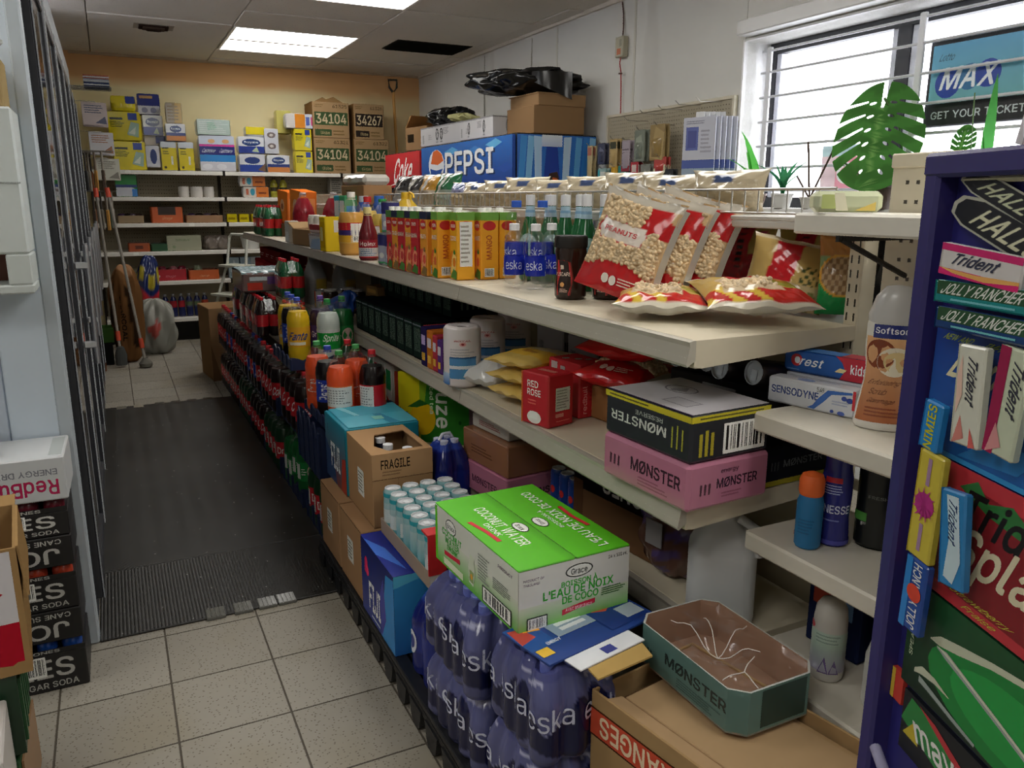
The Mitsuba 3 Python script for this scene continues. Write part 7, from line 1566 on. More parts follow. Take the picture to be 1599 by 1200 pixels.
# goods hanging on the peg board
def hook(L=0.17):
    return MB().tube([(0, 0.0, 0), (0, -L*0.85, -0.004), (0, -L, 0.018)], 0.0028, 'b9b7b0', 6)
def hang(y, z, items, label, L=0.17, cat='packet', group=None, n=2):
    """items: (w, h, colour, draws); the packets hang on one wire hook of their own."""
    p = Proto(); p.add('hook', hook(L), 'm_metal')
    put('display_hook', p, (XW-0.031, y, z), -90, 'wire hook of the '+label.split(' on the ')[0].split(' at the ')[0].split(' of the ')[0].split(' low ')[0].split(',')[0], 'hook', 'wire hooks on the peg board')
    for q in range(n):
        w, h, c, d = items
        p = Proto(); m = MB().box(-w/2, -0.006, -h, w/2, 0.006, 0.012, c, r=0.004); draw(m, d, plane((-w/2, -0.006, -h), (w, 0, 0), (0, 0, h))); draw(m, d[:1], plane((w/2, -0.006, -h), (0, 0.012, 0), (0, 0, h)))
        p.add('card', m, 'm_satin'); p.add('blister', MB().grid(lambda u, v: np.stack([(u-0.5)*w*0.7, -0.006-0.012*np.sin(PI*u)**0.5*np.sin(PI*v)**0.5, -h*0.9+h*0.55*v], 1), 8, 8, c), 'm_film')
        put('hanging_packet', p, (XW-0.05-L*0.5+0.034*(q-n/2)*-1-0.03, y, z-0.012), -90, label, cat, group or label[:60])
hang(5.34, 1.86, (0.07, 0.24, 'b9a87e', [('p', [(0.1, 0), (0.5, 0), (0.6, 0.5), (0.3, 0.6)], '2a2624'), ('r', 0.1, 0.75, 0.9, 1, 'b0705a')]), 'knife-like tool card, leftmost on the peg board')
hang(5.18, 1.87, (0.09, 0.14, '3a3c50', [('p', [(0.1, 0.1), (0.8, 0.2), (0.9, 0.7), (0.3, 0.9)], '6a6c80')]), 'dark blue blister card on the upper peg board row')
hang(5.02, 1.89, (0.10, 0.19, 'a89060', [('r', 0.1, 0.7, 0.9, 0.95, '3a3a26'), ('lines', 0.1, 0.1, 0.9, 0.6, 4, '6a5a40')]), 'tan dark-topped card on the upper peg board row')
hang(4.86, 1.87, (0.10, 0.20, '9a8f98', [('lines', 0.1, 0.1, 0.9, 0.8, 6, '6a6068'), ('r', 0.0, 0.0, 1, 0.2, '8a2c34')]), 'grey violet card on the upper peg board row')
hang(4.70, 1.93, (0.12, 0.20, '6f766a', [('p', [(0.1, 0.1), (0.9, 0.2), (0.7, 0.9), (0.2, 0.8)], '8f9686')]), 'grey-green film packet in the middle of the peg board')
hang(4.50, 1.95, (0.16, 0.22, '8a7448', [('p', [(0.05, 0.1), (0.9, 0.0), (1, 0.8), (0.4, 1)], 'a08a5a')]), 'crinkled brown and gold packet on the upper peg board row')
hang(5.16, 1.69, (0.11, 0.13, '8fa8a4', [('r', 0, 0, 0.25, 1, '3a9aa0'), ('r', 0.3, 0.1, 0.9, 0.9, 'c2c6be')]), 'pale teal-edged card on the lower peg board row')
hang(5.00, 1.70, (0.08, 0.20, 'b58a1e', [('p', [(0.2, 0), (0.8, 0), (0.6, 1), (0.4, 1)], 'd0a52e')]), 'yellow tool packet on the lower peg board row')
hang(4.90, 1.70, (0.10, 0.13, '2f7a74', [('r', 0.1, 0.1, 0.9, 0.4, '9ab8b0')]), 'teal card on the lower peg board row')
hang(4.75, 1.72, (0.09, 0.16, 'a03038', [('r', 0.2, 0.4, 0.8, 0.95, 'c8b8b0'), ('r', 0.1, 0.1, 0.9, 0.3, 'b83a42')]), 'red card with pale panel on the lower peg board row')
hang(4.62, 1.70, (0.11, 0.16, '7a7c74', [('p', [(0.1, 0.1), (0.9, 0.3), (0.5, 0.9)], '9a9c90')]), 'grey film packet on the lower peg board row')
hang(4.46, 1.74, (0.13, 0.09, 'a8403a', [('p', [(0, 0), (1, 0), (1, 0.6), (0, 0.3)], 'c8c0a0')]), 'red angular packet on the lower peg board row')
hang(4.72, 1.555, (0.14, 0.085, '96262e', [('r', 0.1, 0.2, 0.5, 0.8, '7a1a24'), ('r', 0.6, 0.2, 0.9, 0.8, 'b0464a')]), 'dark red flat packet at the bottom of the peg board')
hang(5.20, 1.555, (0.08, 0.09, '3a3c2c', [('r', 0, 0, 0.3, 1, '9aa02a')]), 'dark lime-edged packet at the peg board bottom left')
hang(4.36, 1.66, (0.09, 0.20, '24262a', [('r', 0.2, 0.1, 0.5, 0.9, '5a5c5e'), ('r', 0.6, 0.4, 0.8, 0.9, '7a7c7c')]), 'black card with grey parts low on the peg board')
hang(4.16, 1.575, (0.09, 0.10, '1c1e20', [('ring', 0.5, 0.5, 0.4, 0.45, 0.3, 'b8bab8')]), 'black blister with a white coil at the peg board bottom')
for k in range(5):
    p = Proto(); m = MB().box(-0.115, -0.004, -0.36, 0.115, 0.004, 0.0, 'b8bac6', r=0.002)
    draw(m, [('r', 0, 0, 1, 0.16, '8f9fb0'), ('r', 0, 0.16, 1, 0.30, '4a5a98'), ('r', 0.10, 0.46, 0.48, 0.84, '5a64a0'), ('r', 0.16, 0.50, 0.42, 0.78, '4a508c'), ('lines', 0.56, 0.4, 0.9, 0.8, 6, '9a9aa8'), ('lines', 0.1, 0.88, 0.8, 0.95, 2, '8a8c9c')], plane((-0.115, -0.004, -0.36), (0.23, 0, 0), (0, 0, 0.36)))
    p.add('sheet', m, 'm_satin'); p.add('hanger', MB().box(-0.03, -0.002, 0.0, 0.03, 0.002, 0.03, 'd8dade'), 'm_satin')
    put('folder', p, (XW-0.20+0.03*k, 4.03-0.012*k, 1.955), -72, 'white and blue printed packet hanging by the window', 'packet', 'white and blue packets on the peg board')
for k, (y, z) in enumerate(((4.80, 2.0), (4.62, 2.03), (4.42, 2.04), (4.24, 2.05), (4.04, 2.05))):
    p = Proto(); p.add('hook', hook(0.2), 'm_metal'); put('display_hook', p, (XW-0.031, y, z), -90, 'bare wire hook along the top of the peg board', 'hook', 'bare wire hooks at the top of the peg board')

# ================================================================ window: lottery screen and plants
p = Proto(); w, h = 1.15, 0.40
m = MB().box(-w/2, -0.03, 0, w/2, 0.03, h, '121417', r=0.006); p.add('bezel', m, 'm_satin')
s = MB().quad((-w/2+0.02, -0.0312, 0.105), (w/2-0.02, -0.0312, 0.105), (w/2-0.02, -0.0312, h-0.03), (-w/2+0.02, -0.0312, h-0.03), '5f9fb0')
scr = [('g', 0, 0, 1, 1, '6aa8ae', '5a9fc6'), ('t', 'Lotto', 0.03, 0.72, 0.11, 0.84, '1a3a50', 0, False, 0.2)]
s2 = MB(); draw(s2, scr+[('e', 0.085, 0.34, 0.06, 0.26, '24409a'), ('e', 0.18, 0.40, 0.05, 0.22, '2f6a9a'), ('e', 0.26, 0.42, 0.055, 0.23, '24409a'), ('t', 'MAX', 0.045, 0.22, 0.31, 0.60, 'e4ecf2', 0, True, 0.1), ('e', 0.49, 0.45, 0.085, 0.36, '1f3a78'), ('e', 0.49, 0.45, 0.07, 0.30, 'e0e6ea'), ('e', 0.50, 0.45, 0.03, 0.14, 'c03a40'), ('t', '649', 0.62, 0.2, 0.86, 0.7, '1f3a78')], plane((-w/2+0.02, -0.0312, 0.105), (w-0.04, 0, 0), (0, 0, h-0.135)), sub=1)
p.add('display', s2, 'm_satin')
l = MB(); draw(l, [('t', 'GET YOUR TICKETS', 0.02, 0.30, 0.46, 0.68, 'b9c0c4')], plane((-w/2+0.02, -0.0305, 0.005), (w-0.04, 0, 0), (0, 0, 0.095))); p.add('caption', l, 'm_satin')
put('lottery_screen', p, (3.645, 2.185, 1.81), -90, 'lottery display with big white and blue letters hanging in the window', 'display')
def pot(c, r=0.07, h=0.09):
    return MB().lathe([(0, 0), (r*0.72, 0), (r, h*0.85), (r*1.08, h*0.86), (r*1.08, h), (r*0.95, h), (r*0.9, h*0.85), (0, h*0.82)], 20, c)
def blade(L, w, col, bend=0.4, n=8, fold=0.25):
    """A strap leaf from the origin upwards, leaning to +x."""
    t = np.linspace(0, 1, n+1); x = bend*L*t**2; z = L*(t-0.25*bend*t**2); ww = w*np.sin(PI*(0.08+0.92*t)**0.8)**0.8
    V = []
    for i in range(n+1): V += [(x[i], -ww[i]/2, z[i]+fold*ww[i]*0.5), (x[i], 0, z[i]), (x[i], ww[i]/2, z[i]+fold*ww[i]*0.5)]
    F = [[3*i+a, 3*i+a+1, 3*i+4+a, 3*i+3+a] for i in range(n) for a in (0, 1)]
    return MB().add(V, F, col)
# big split leaf
def monstera(size, seed):
    from shapely.geometry import Polygon, Point
    from shapely import affinity, union_all
    a = np.linspace(-PI, PI, 80); r_ = 0.5*(1+0.25*np.cos(a))*(0.9+0.1*np.cos(2*a)); pts = [(r_[i]*math.sin(a[i])*1.05, r_[i]*math.cos(a[i])*1.15-0.05) for i in range(80)]
    g = Polygon(pts).buffer(0)
    g = g.difference(Polygon([(-0.03, -0.62), (0.0, -0.20), (0.03, -0.62)]).buffer(0.015))
    rr_ = np.random.default_rng(seed)
    for sgn in (-1, 1):
        for k in range(6):
            t = -0.30+0.145*k; ang = 0.20+0.13*k
            c = [(sgn*0.16, t+0.03), (sgn*0.75, t+0.75*math.tan(ang)*0.75), (sgn*0.78, t+0.06+0.75*math.tan(ang)*0.75)]
            if k in (0, 1, 2, 3, 4): g = g.difference(Polygon(c).buffer(0.012))
            g = g.difference(affinity.rotate(affinity.scale(Point(sgn*0.10, t+0.05).buffer(0.022), 1.6, 0.7), sgn*math.degrees(ang)))
    if g.geom_type != 'Polygon': g = max(g.geoms, key=lambda q: q.area)
    m = trimesh.creation.extrude_polygon(g, 0.004, engine='earcut'); m = m.subdivide().subdivide(); V = np.array(m.vertices)
    V[:, 2] += -0.22*V[:, 0]**2*1.4-0.12*(V[:, 1]-0.1)**2+0.03*np.cos(14*V[:, 1]+6*np.abs(V[:, 0]))*np.abs(V[:, 0])
    c = np.where((np.abs(V[:, 0]) < 0.018)[:, None], hexc('86b06a'), hexc('568a48')*(0.85+0.3*((np.sin(20*V[:, 1]+9*np.abs(V[:, 0])) > 0.0)*0.4+0.3))[:, None])
    return MB().add(V*size, m.faces, np.clip(c, 0, 1))
p = Proto(); p.add('pot', pot('4a3a30', 0.09, 0.12), 'm_satin')
lf = monstera(0.47, 1).move((0, 0, 0), rz=180).move((0, 0, 0), rx=72).move((0.0, -0.06, 0.39), rz=10); p.add('leaf', lf, 'm_leaf')
p.add('stem', MB().tube([(0.02, 0.0, 0.1), (0.10, 0.03, 0.22), (0.06, 0.02, 0.40), (0.0, -0.03, 0.52)], 0.006, '4a6a34', 7), 'm_satin')
p.add('stem', MB().tube([(0.02, 0.0, 0.1), (0.2, 0.0, 0.20), (0.34, 0.02, 0.27)], 0.005, '4a6a34', 7), 'm_satin')
p.add('leaf', monstera(0.15, 2).move((0, 0, 0), rx=80).move((0.36, 0.0, 0.28), rz=-20), 'm_leaf')
p.add('stem', MB().tube([(-0.03, 0.0, 0.1), (-0.12, 0.01, 0.18), (-0.20, 0.0, 0.24)], 0.005, '5a6a44', 7), 'm_satin')
put('potted_plant', p, (3.40, 2.80, WZ0+0.0), -76, 'potted split-leaf plant with one big cut leaf in front of the window', 'plant')
p = Proto(); p.add('pot', pot('d0d0cc', 0.06, 0.08), 'm_satin')
for k, (a, L, b) in enumerate(((0, 0.22, 0.5), (50, 0.20, 0.7), (110, 0.19, 0.3), (170, 0.22, 0.9), (230, 0.18, 0.6), (290, 0.24, 0.7), (330, 0.20, 1.0))):
    p.add('leaf', blade(L, 0.035, '2f6a4a' if k % 2 else '3a7a50', b).move((0, 0, 0.07), rz=a), 'm_leaf')
put('potted_plant', p, (3.41, 3.44, WZ0), 0, 'strap-leaved potted plant with upright teal green leaves by the left window post', 'plant')
p = Proto(); p.add('pot', pot('5a4436', 0.06, 0.08), 'm_satin')
for k, (a, L, b) in enumerate(((90, 0.34, 0.35), (110, 0.40, 0.3), (70, 0.30, 0.6), (140, 0.26, 0.7), (200, 0.2, 0.9))):
    p.add('leaf', blade(L, 0.07, '56a848', b, 10).move((0, 0, 0.07), rz=a), 'm_leaf')
put('potted_plant', p, (3.40, 3.64, WZ0), 0, 'bright green broad-leaved potted plant against the window reveal', 'plant')
p = Proto(); p.add('pot', pot('7a3a2a', 0.06, 0.08), 'm_satin')
for k, (L, rz, b, w) in enumerate(((0.50, 0, 0.02, 0.055), (0.24, -60, 0.35, 0.05), (0.30, 150, 0.1, 0.02), (0.2, 200, 0.4, 0.03))):
    p.add('leaf', blade(L, w, '4f9a4c', b, 10).move((0, 0, 0.07), rz=rz), 'm_leaf')
p.add('stem', MB().tube([(0.0, 0.06, 0.08), (0.01, 0.08, 0.3), (0.02, 0.10, 0.5)], 0.003, '5a7a4a', 6), 'm_satin')
put('potted_plant', p, (3.40, 2.27, WZ0), 0, 'potted plant with one tall narrow leaf standing before the lottery screen', 'plant')
p = Proto(); p.add('pot', pot('2c2c2e', 0.05, 0.07), 'm_satin'); m = MB(); rr_ = np.random.default_rng(21)
p.add('stem', MB().tube([(0, 0, 0.06), (0.01, 0, 0.14), (0.0, 0.01, 0.2)], 0.005, '5a5a4a', 6), 'm_satin')
for k in range(34):
    p.add('leaf', blade(rr_.uniform(0.06, 0.09), 0.028, '3a5a4c', 0.5, 4).move((0, 0, rr_.uniform(0.07, 0.2)), rz=rr_.uniform(0, 360)), 'm_leaf')
put('potted_plant', p, (3.41, 2.62, WZ0), 0, 'small bushy grey-green potted plant right of the split-leaf plant', 'plant')
p = Proto(); 
for k, (a, b) in enumerate((((0, 0, 0), (0.02, 0.06, 0.30)), ((0, 0, 0), (0.01, -0.12, 0.24)), ((0, 0, 0), (0.0, 0.10, 0.12)))):
    p.add('twig', MB().tube([a, b], 0.005, '4a4038', 6), 'm_matte')
p.add('pot', pot('c8c6c0', 0.05, 0.06).move((0, 0, -0.05)), 'm_satin')
put('potted_plant', p, (3.41, 3.24, WZ0+0.05), 0, 'bare twigs in a white pot on the window sill', 'plant')
# paper sheet standing at the right edge above the candy stand
p = Proto(); m = MB().box(-0.08, -0.003, 0, 0.10, 0.003, 0.30, 'b7a6ac', r=0.001); draw(m, [('r', 0, 0, 0.06, 1, 'd6d2d4'), ('lines', 0.1, 0.1, 0.9, 0.9, 12, 'a8979e')], plane((-0.08, -0.003, 0), (0.18, 0, 0), (0, 0, 0.30))); p.add('sheet', m, 'm_matte'); p.add('foot', MB().box(-0.05, 0.003, 0, 0.05, 0.05, 0.004, 'b7a6ac'), 'm_matte')
PAPER = p

# ================================================================ candy stand at the right edge, close to the viewer
CA = np.array([0.815, 0.600]); CU = np.array([-0.36, -0.933])      # top left corner, direction along the front
SW, SH = 0.46, 1.512
p = Proto()
PU, PU2 = '2b2560', '241f55'
f = MB()
f.box(0, -0.012, 0, 0.026, 0.03, SH, PU, r=0.004).box(SW-0.026, -0.012, 0, SW, 0.03, SH, PU, r=0.004).box(0.0, -0.014, SH-0.026, SW, 0.03, SH, PU, r=0.004).box(0.026, -0.012, 0, SW-0.026, 0.03, 0.06, PU, r=0.004)
p.add('frame', f, 'm_satin')
p.add('back', MB().box(0.02, 0.012, 0.05, SW-0.02, 0.022, SH-0.02, '262368'), 'm_satin')
p.add('body', MB().box(0.0, 0.032, 0.0, SW, 0.22, SH-0.01, '241f50', r=0.006), 'm_satin')
U = lambda x0, x1, z0, z1, off=0.010: plane((x0, off, z0), (x1-x0, 0, 0), (0, 0, z1-z0))
def poster(x0, x1, z0, z1, base, dr_, t=0.004):
    m = MB().box(x0, 0.010-t, z0, x1, 0.012, z1, base); draw(m, dr_, U(x0, x1, z0, z1, 0.010-t)); p.add('poster', m, 'm_satin')
# slanted cough drop sign
def slant(x0, z0, L, hgt, ang, base, dr_, t=0.006):
    c, s_ = math.cos(ang), math.sin(ang)
    m = MB(); o = np.array([x0, 0.010-t, z0]); ux = np.array([c, 0, s_])*L; uy = np.array([-s_, 0, c])*hgt
    fm = plane(o, ux, uy); q = [(0.06, 0), (1, 0), (1, 1), (0.12, 1), (0.03, 0.8), (0, 0.5), (0.0, 0.2)]
    draw(m, [('p', q, 'a9a89a')], fm); draw(m, [('p', [(0.07, 0.07), (1, 0.07), (1, 0.93), (0.13, 0.93), (0.05, 0.76), (0.02, 0.5), (0.02, 0.22)], base)]+dr_, fm, off0=0.0012); p.add('sign', m, 'm_satin')
slant(0.030, 1.444, 0.36, 0.036, -0.33, '14161c', [('t', 'HALLS', 0.09, 0.20, 0.44, 0.82, 'c9c7a8', 0, True, 0.25)])
slant(0.040, 1.478, 0.36, 0.026, -0.36, '14161c', [('t', 'HALLS', 0.08, 0.25, 0.40, 0.80, 'b8bc9c', 0, True, 0.25)])
m = MB().box(0.044, 0.002, 1.480, SW-0.03, 0.012, 1.487, 'c9c4a6', r=0.003); p.add('header_strip', m, 'm_satin')
poster(0.031, 0.33, 1.190, 1.330, '1f3f8f', [('g', 0, 0, 1, 1, '1f5aa0', '1c3684'), ('t', 'NEW AND', 0.04, 0.90, 0.22, 0.95, '9aa83a', 0, True, 0.2), ('t', 'IMPROVED', 0.25, 0.90, 0.50, 0.95, '9aa83a', 0, True, 0.2), ('t', 'Dentyne', 0.06, 0.56, 0.72, 0.86, 'cfc8a4', 0, True, 0.2), ('p', [(0.12, 0.40), (0.6, 0.42), (0.6, 0.45)], 'c8c4a8'), ('p', [(0.2, 0.05), (0.5, 0.1), (0.6, 0.3), (0.35, 0.25)], '2a78b8'), ('r', 0, 0.0, 1, 0.04, '2f86c0')])
redp = [('p', [(0.02, 0.0), (1, 0.0), (1, 1), (0.10, 1), (0.05, 0.9)], 'b03038'), ('p', [(0.12, 0.1), (1, 0.05), (1, 0.8), (0.25, 0.9)], '7a1c22'), ('p', [(0.22, 0.86), (0.30, 0.95), (0.36, 0.84), (0.46, 0.90), (0.6, 0.74), (0.5, 0.72), (0.36, 0.76)], '2c6a34'), ('t', 'Trident', 0.22, 0.60, 0.80, 0.88, '14100f', 0, True, 0.1), ('t', 'Splash', 0.20, 0.22, 0.82, 0.62, 'cfc6a8', 0, True, 0.15), ('t', 'Strawberry', 0.22, 0.09, 0.55, 0.14, 'b8b040', 0, False, 0.2), ('t', 'Fraise', 0.30, 0.03, 0.48, 0.07, 'b8b040', 0, False, 0.2)]
poster(0.030, 0.36, 1.035, 1.188, '262368', redp)
poster(0.045, 0.38, 0.900, 1.032, '12341e', [('g', 0, 0, 1, 1, '0d2416', '1a4a28'), ('e', 0.55, 0.42, 0.42, 0.40, '1b7a36'), ('e', 0.55, 0.42, 0.30, 0.28, '229040'), ('p', [(0.130, 0.605), (0.180, 0.685), (0.280, 0.745), (0.420, 0.820), (0.620, 0.905), (0.950, 0.970), (0.950, 0.930), (0.620, 0.855), (0.420, 0.760), (0.280, 0.655), (0.180, 0.595), (0.130, 0.595)], 'b9bda6'), ('p', [(0.170, 0.575), (0.220, 0.595), (0.320, 0.530), (0.480, 0.428), (0.680, 0.295), (0.950, 0.160), (0.950, 0.120), (0.680, 0.245), (0.480, 0.372), (0.320, 0.470), (0.220, 0.525), (0.170, 0.565)], '8f9a94'), ('p', [(0.170, 0.585), (0.220, 0.586), (0.320, 0.525), (0.480, 0.424), (0.680, 0.294), (0.950, 0.162), (0.950, 0.142), (0.680, 0.270), (0.480, 0.400), (0.320, 0.499), (0.220, 0.558), (0.170, 0.579)], 'c4c8b4'), ('p', [(0.070, 0.220), (0.110, 0.290), (0.180, 0.285), (0.260, 0.233), (0.260, 0.227), (0.180, 0.235), (0.110, 0.210), (0.070, 0.180)], 'b9bda6'), ('p', [(0.100, 0.190), (0.160, 0.165), (0.280, 0.110), (0.400, 0.065), (0.400, 0.035), (0.280, 0.070), (0.160, 0.115), (0.100, 0.130)], '8f9a94'), ('t', 'SPEARMINT', 0.03, 0.3, 0.05, 0.8, 'a8b89a', 90)])
poster(0.055, 0.36, 0.815, 0.893, '15181c', [('p', [(0.0, 0.5), (0.05, 0.95), (0.16, 0.9), (0.5, 0.3), (0.3, 0.2)], '2c7a3c'), ('p', [(0.10, 0.95), (0.2, 0.9), (0.5, 0.5), (0.42, 0.45)], 'b0323a'), ('p', [(0.02, 0.3), (0.08, 0.6), (0.12, 0.3)], 'b8a42e'), ('t', 'maynards', 0.06, 0.25, 0.72, 0.72, 'd8d8d4', 0, True, -0.1)])
poster(0.027, 0.050, 0.865, 0.905, 'b5392e', [('r', 0, 0, 0.3, 1, 'c8a83a')])
mc = np.eye(4); ang = math.degrees(math.atan2(CU[1], CU[0]))
ck2 = put('candy_stand', p, (CA[0], CA[1], 0), ang, 'tall purple candy stand with gum and cough drop advertising at the right edge', 'stand')
def on_stand(u, z, dn=-0.013):
    q = np.array([CU[0]*u, CU[1]*u]); nrm = np.array([-CU[1], CU[0]])
    return (CA[0]+q[0]+nrm[0]*dn, CA[1]+q[1]+nrm[1]*dn, z)
def pack(name, u, z, w, h, base, dr_, lab, tilt=0.0, t=0.010):
    pp = Proto(); m = MB().box(-w/2, -t/2, 0, w/2, t/2, h, base, r=0.002); draw(m, dr_, plane((-w/2, -t/2, 0), (w, 0, 0), (0, 0, h))); draw(m, [('r', 0.0, 0.0, 1, 1, base)], plane((-w/2, t/2, 0), (0, -t, 0), (0, 0, h))); pp.add('pack', m, 'm_gloss')
    put(name, pp, on_stand(u, z), ang, lab, 'candy pack', tilt=(0, tilt))
tri = lambda c, tc='2a2a38', k=270: [('p', [(0.0, 0.0), (1, 0), (1, 0.30), (0.5, 0.10), (0.0, 0.32)], c), ('r', 0, 0.88, 1, 1, c)]
pack('gum_pack', 0.116, 1.384, 0.120, 0.032, 'c9c4c2', [('r', 0, 0.78, 1, 1, 'c02a68'), ('r', 0, 0, 1, 0.22, 'c82a6a'), ('p', [(0, 0.22), (0.2, 0.10), (0.6, 0.05), (1, 0.2), (1, 0.3), (0.5, 0.2)], 'd8a05a'), ('t', 'Trident', 0.12, 0.38, 0.80, 0.76, '333648', 0, True, 0.2)], 'pink and white gum pack stuck across the top of the purple stand', 4)
for k, (u, z, lab) in enumerate(((0.124, 1.359, 'green-edged lettered candy roll below the pink gum pack'), (0.130, 1.332, 'second lettered candy roll, above the blue gum poster'))):
    pack('candy_roll', u, z, 0.140, 0.023, '1f7a7a' if k == 0 else '1c3a6a', [('r', 0.03, 0.38, 1, 1, '2a4a30'), ('t', 'JOLLY RANCHER', 0.06, 0.42, 0.98, 0.92, 'c6c8c2', 0, True, 0.1), ('lines', 0.2, 0.1, 0.95, 0.3, 1, '6ab0b8')], lab, -1)
gp = [('p', [(0.05, 0.0), (0.5, 0.08), (0.3, 0.3)], 'c07a70'), ('p', [(0.7, 0.0), (0.95, 0.02), (0.7, 0.2)], 'c8605a'), ('p', [(0.1, 0.3), (0.3, 0.5), (0.2, 0.9), (0.06, 0.7)], 'd8b8a8'), ('t', 'Trident', 0.42, 0.38, 0.80, 0.93, '33343c', 270, True, 0.2)]
pack('gum_pack', 0.130, 1.220, 0.040, 0.102, 'c6c6b8', gp, 'cream gum pack stuck upright over the blue poster', -3)
pack('gum_pack', 0.178, 1.225, 0.040, 0.105, 'b9c0a8', [('r', 0, 0, 0.35, 1, '8f1f46'), ('t', 'Trident', 0.5, 0.35, 0.9, 0.93, '33343c', 270, True, 0.2), ('p', [(0.1, 0.0), (0.6, 0.1), (0.3, 0.3)], 'c88a8a')], 'magenta and pale green gum pack at the edge of the photo', 4)
pack('candy_strip', 0.073, 1.198, 0.030, 0.054, '2a7ab8', [('t', 'NIMIES', 0.25, 0.05, 0.75, 0.95, 'b8b02a', 90, True)], 'blue packet with yellow lettering above the yellow strip', 4)
pack('candy_strip', 0.080, 1.073, 0.040, 0.124, 'bfae42', [('r', 0.42, 0.08, 0.58, 0.34, '9a7a96'), ('r', 0.42, 0.7, 0.58, 0.95, '9a7a96'), ('e', 0.5, 0.52, 0.42, 0.11, 'a8327a')]+[('p', [(0.5, 0.52), (0.5+0.52*math.cos(a), 0.52+0.17*math.sin(a)), (0.5+0.3*math.cos(a+0.3), 0.52+0.1*math.sin(a+0.3))], 'a8327a') for a in np.linspace(0, 2*PI, 12)[:-1]], 'yellow candy strip with a pink burst on the purple stand', 2)
pack('candy_roll', 0.080, 0.985, 0.037, 0.087, '24468f', [('r', 0, 0, 0.3, 1, '2a7ac0'), ('t', 'JOLLY RANCH', 0.38, 0.06, 0.80, 0.96, 'c9ccd2', 90, True), ('e', 0.55, 0.55, 0.35, 0.12, 'c8402e')], 'blue lettered candy roll standing upright below the yellow strip', 2)
pack('gum_pack', 0.140, 1.068, 0.038, 0.103, '2f78ae', [('p', [(0.2, 0.1), (0.6, 0.05), (0.9, 0.3), (0.75, 0.95), (0.25, 0.95), (0.4, 0.5)], 'b9ccd4'), ('t', 'Trident', 0.35, 0.42, 0.72, 0.94, '22365a', 270, True, 0.2)], 'blue and white gum pack stuck on the red strawberry poster', -8)
pp = Proto(); pp.add('tip', MB().tube([(0, 0, 0), (0.05, -0.01, -0.012)], 0.007, '8f8ca8', 10), 'm_gloss'); put('pen', pp, on_stand(0.040, 0.800), ang, 'pale violet pen lying at the foot of the lettered poster', 'pen')
put('paper_sheet', PAPER, (CA[0]+CU[0]*0.18+0.12, CA[1]+CU[1]*0.18+0.06, SH-0.008), ang, 'pale lilac printed sheet standing on the purple stand', 'sheet', tilt=(0, 14))

# ================================================================ left edge: cases against the cooler's end panel
def soda_case(z, h, words, up, cap, lab, y=2.655):
    pp = Proto(); w, d = 0.34, 0.235
    m = MB().box(-w/2, -d/2, 0, w/2, d/2, h, '1b1a1b', r=0.003)
    t = 0 if up else 180
    if words: draw(m, [('t', words[0], 0.06, 0.36 if up else 0.12, 0.90, 0.86 if up else 0.62, 'b9b8b4', t), ('t', words[1], 0.2, 0.10 if up else 0.74, 0.92, 0.26 if up else 0.9, 'b0afab', t)], plane((-w/2, -d/2, 0), (w, 0, 0), (0, 0, h)))
    if up and words: draw(m, [('bar', 0.52, 0.42, 0.68, 0.95)], plane((-w/2, -d/2, 0), (w, 0, 0), (0, 0, h)), off0=0.0016)
    pp.add('case', m, 'm_satin')
    if cap:
        for i in range(5):
            for j in range(3):
                pp.add('bottle', MB().lathe([(0, h-0.01), (0.028, h-0.01), (0.028, h+0.015), (0.022, h+0.03), (0.016, h+0.034), (0, h+0.034)], 14, cap, x=-w/2+0.036+i*0.067, y=-d/2+0.04+j*0.076), 'm_gloss')
        r_ = MB().box(-w/2, -d/2-0.001, h, w/2, -d/2, h+0.014, '1b1a1b'); draw(r_, [('t', 'JONES', 0.55, 0.15, 0.80, 0.85, 'a9a8a4'), ('t', 'JONES', 0.05, 0.15, 0.3, 0.85, 'a9a8a4')], plane((-w/2, -d/2-0.001, h), (w, 0, 0), (0, 0, 0.014))); pp.add('rim', r_, 'm_satin')
    put('soda_case', pp, (-0.362, y, z), 0, lab, 'case')
JW = ('JONES', 'CANE SUGAR SODA')
soda_case(0.0, 0.125, JW, True, '1f4a9a', 'bottom black soda case in the left stack, with blue bottle caps')
soda_case(0.161, 0.10, JW, False, None, 'upside-down black soda case resting on the blue bottle tops')
soda_case(0.263, 0.10, JW, True, 'b0402a', 'black soda case with orange bottle tops, middle of the left stack')
soda_case(0.399, 0.095, JW, False, None, 'upside-down black soda case resting on the orange bottle tops')
soda_case(0.496, 0.075, JW, True, '5a1a26', 'top black soda case with dark red bottles under the white drink carton')
pp = Proto(); m = MB().box(-0.17, -0.118, 0, 0.17, 0.118, 0.13, 'bfc2c4', r=0.004)
draw(m, [('t', 'RedBull', 0.42, 0.14, 0.94, 0.50, 'a82450', 180), ('t', 'ENERGY DRINK', 0.40, 0.60, 0.94, 0.74, '7a7c84', 180), ('p', [(0, 0.85), (0.26, 0.85), (0.1, 0.35), (0, 0.3)], '2a3460'), ('p', [(0, 0.05), (0.30, 0.25), (0.26, 0.45), (0.05, 0.35)], 'b8592e')], plane((-0.17, -0.118, 0), (0.34, 0, 0), (0, 0, 0.13)))
draw(m, [('r', 0.1, 0.2, 0.5, 0.4, 'aab0b4'), ('r', 0.88, 0.1, 0.98, 0.9, 'a9afae')], plane((-0.17, -0.118, 0.13), (0.34, 0, 0), (0, 0.236, 0)))
pp.add('case', m, 'm_satin'); put('drink_case', pp, (-0.352, 2.65, 0.608), -1, 'white energy drink case with upside-down red lettering on top of the left stack', 'case')
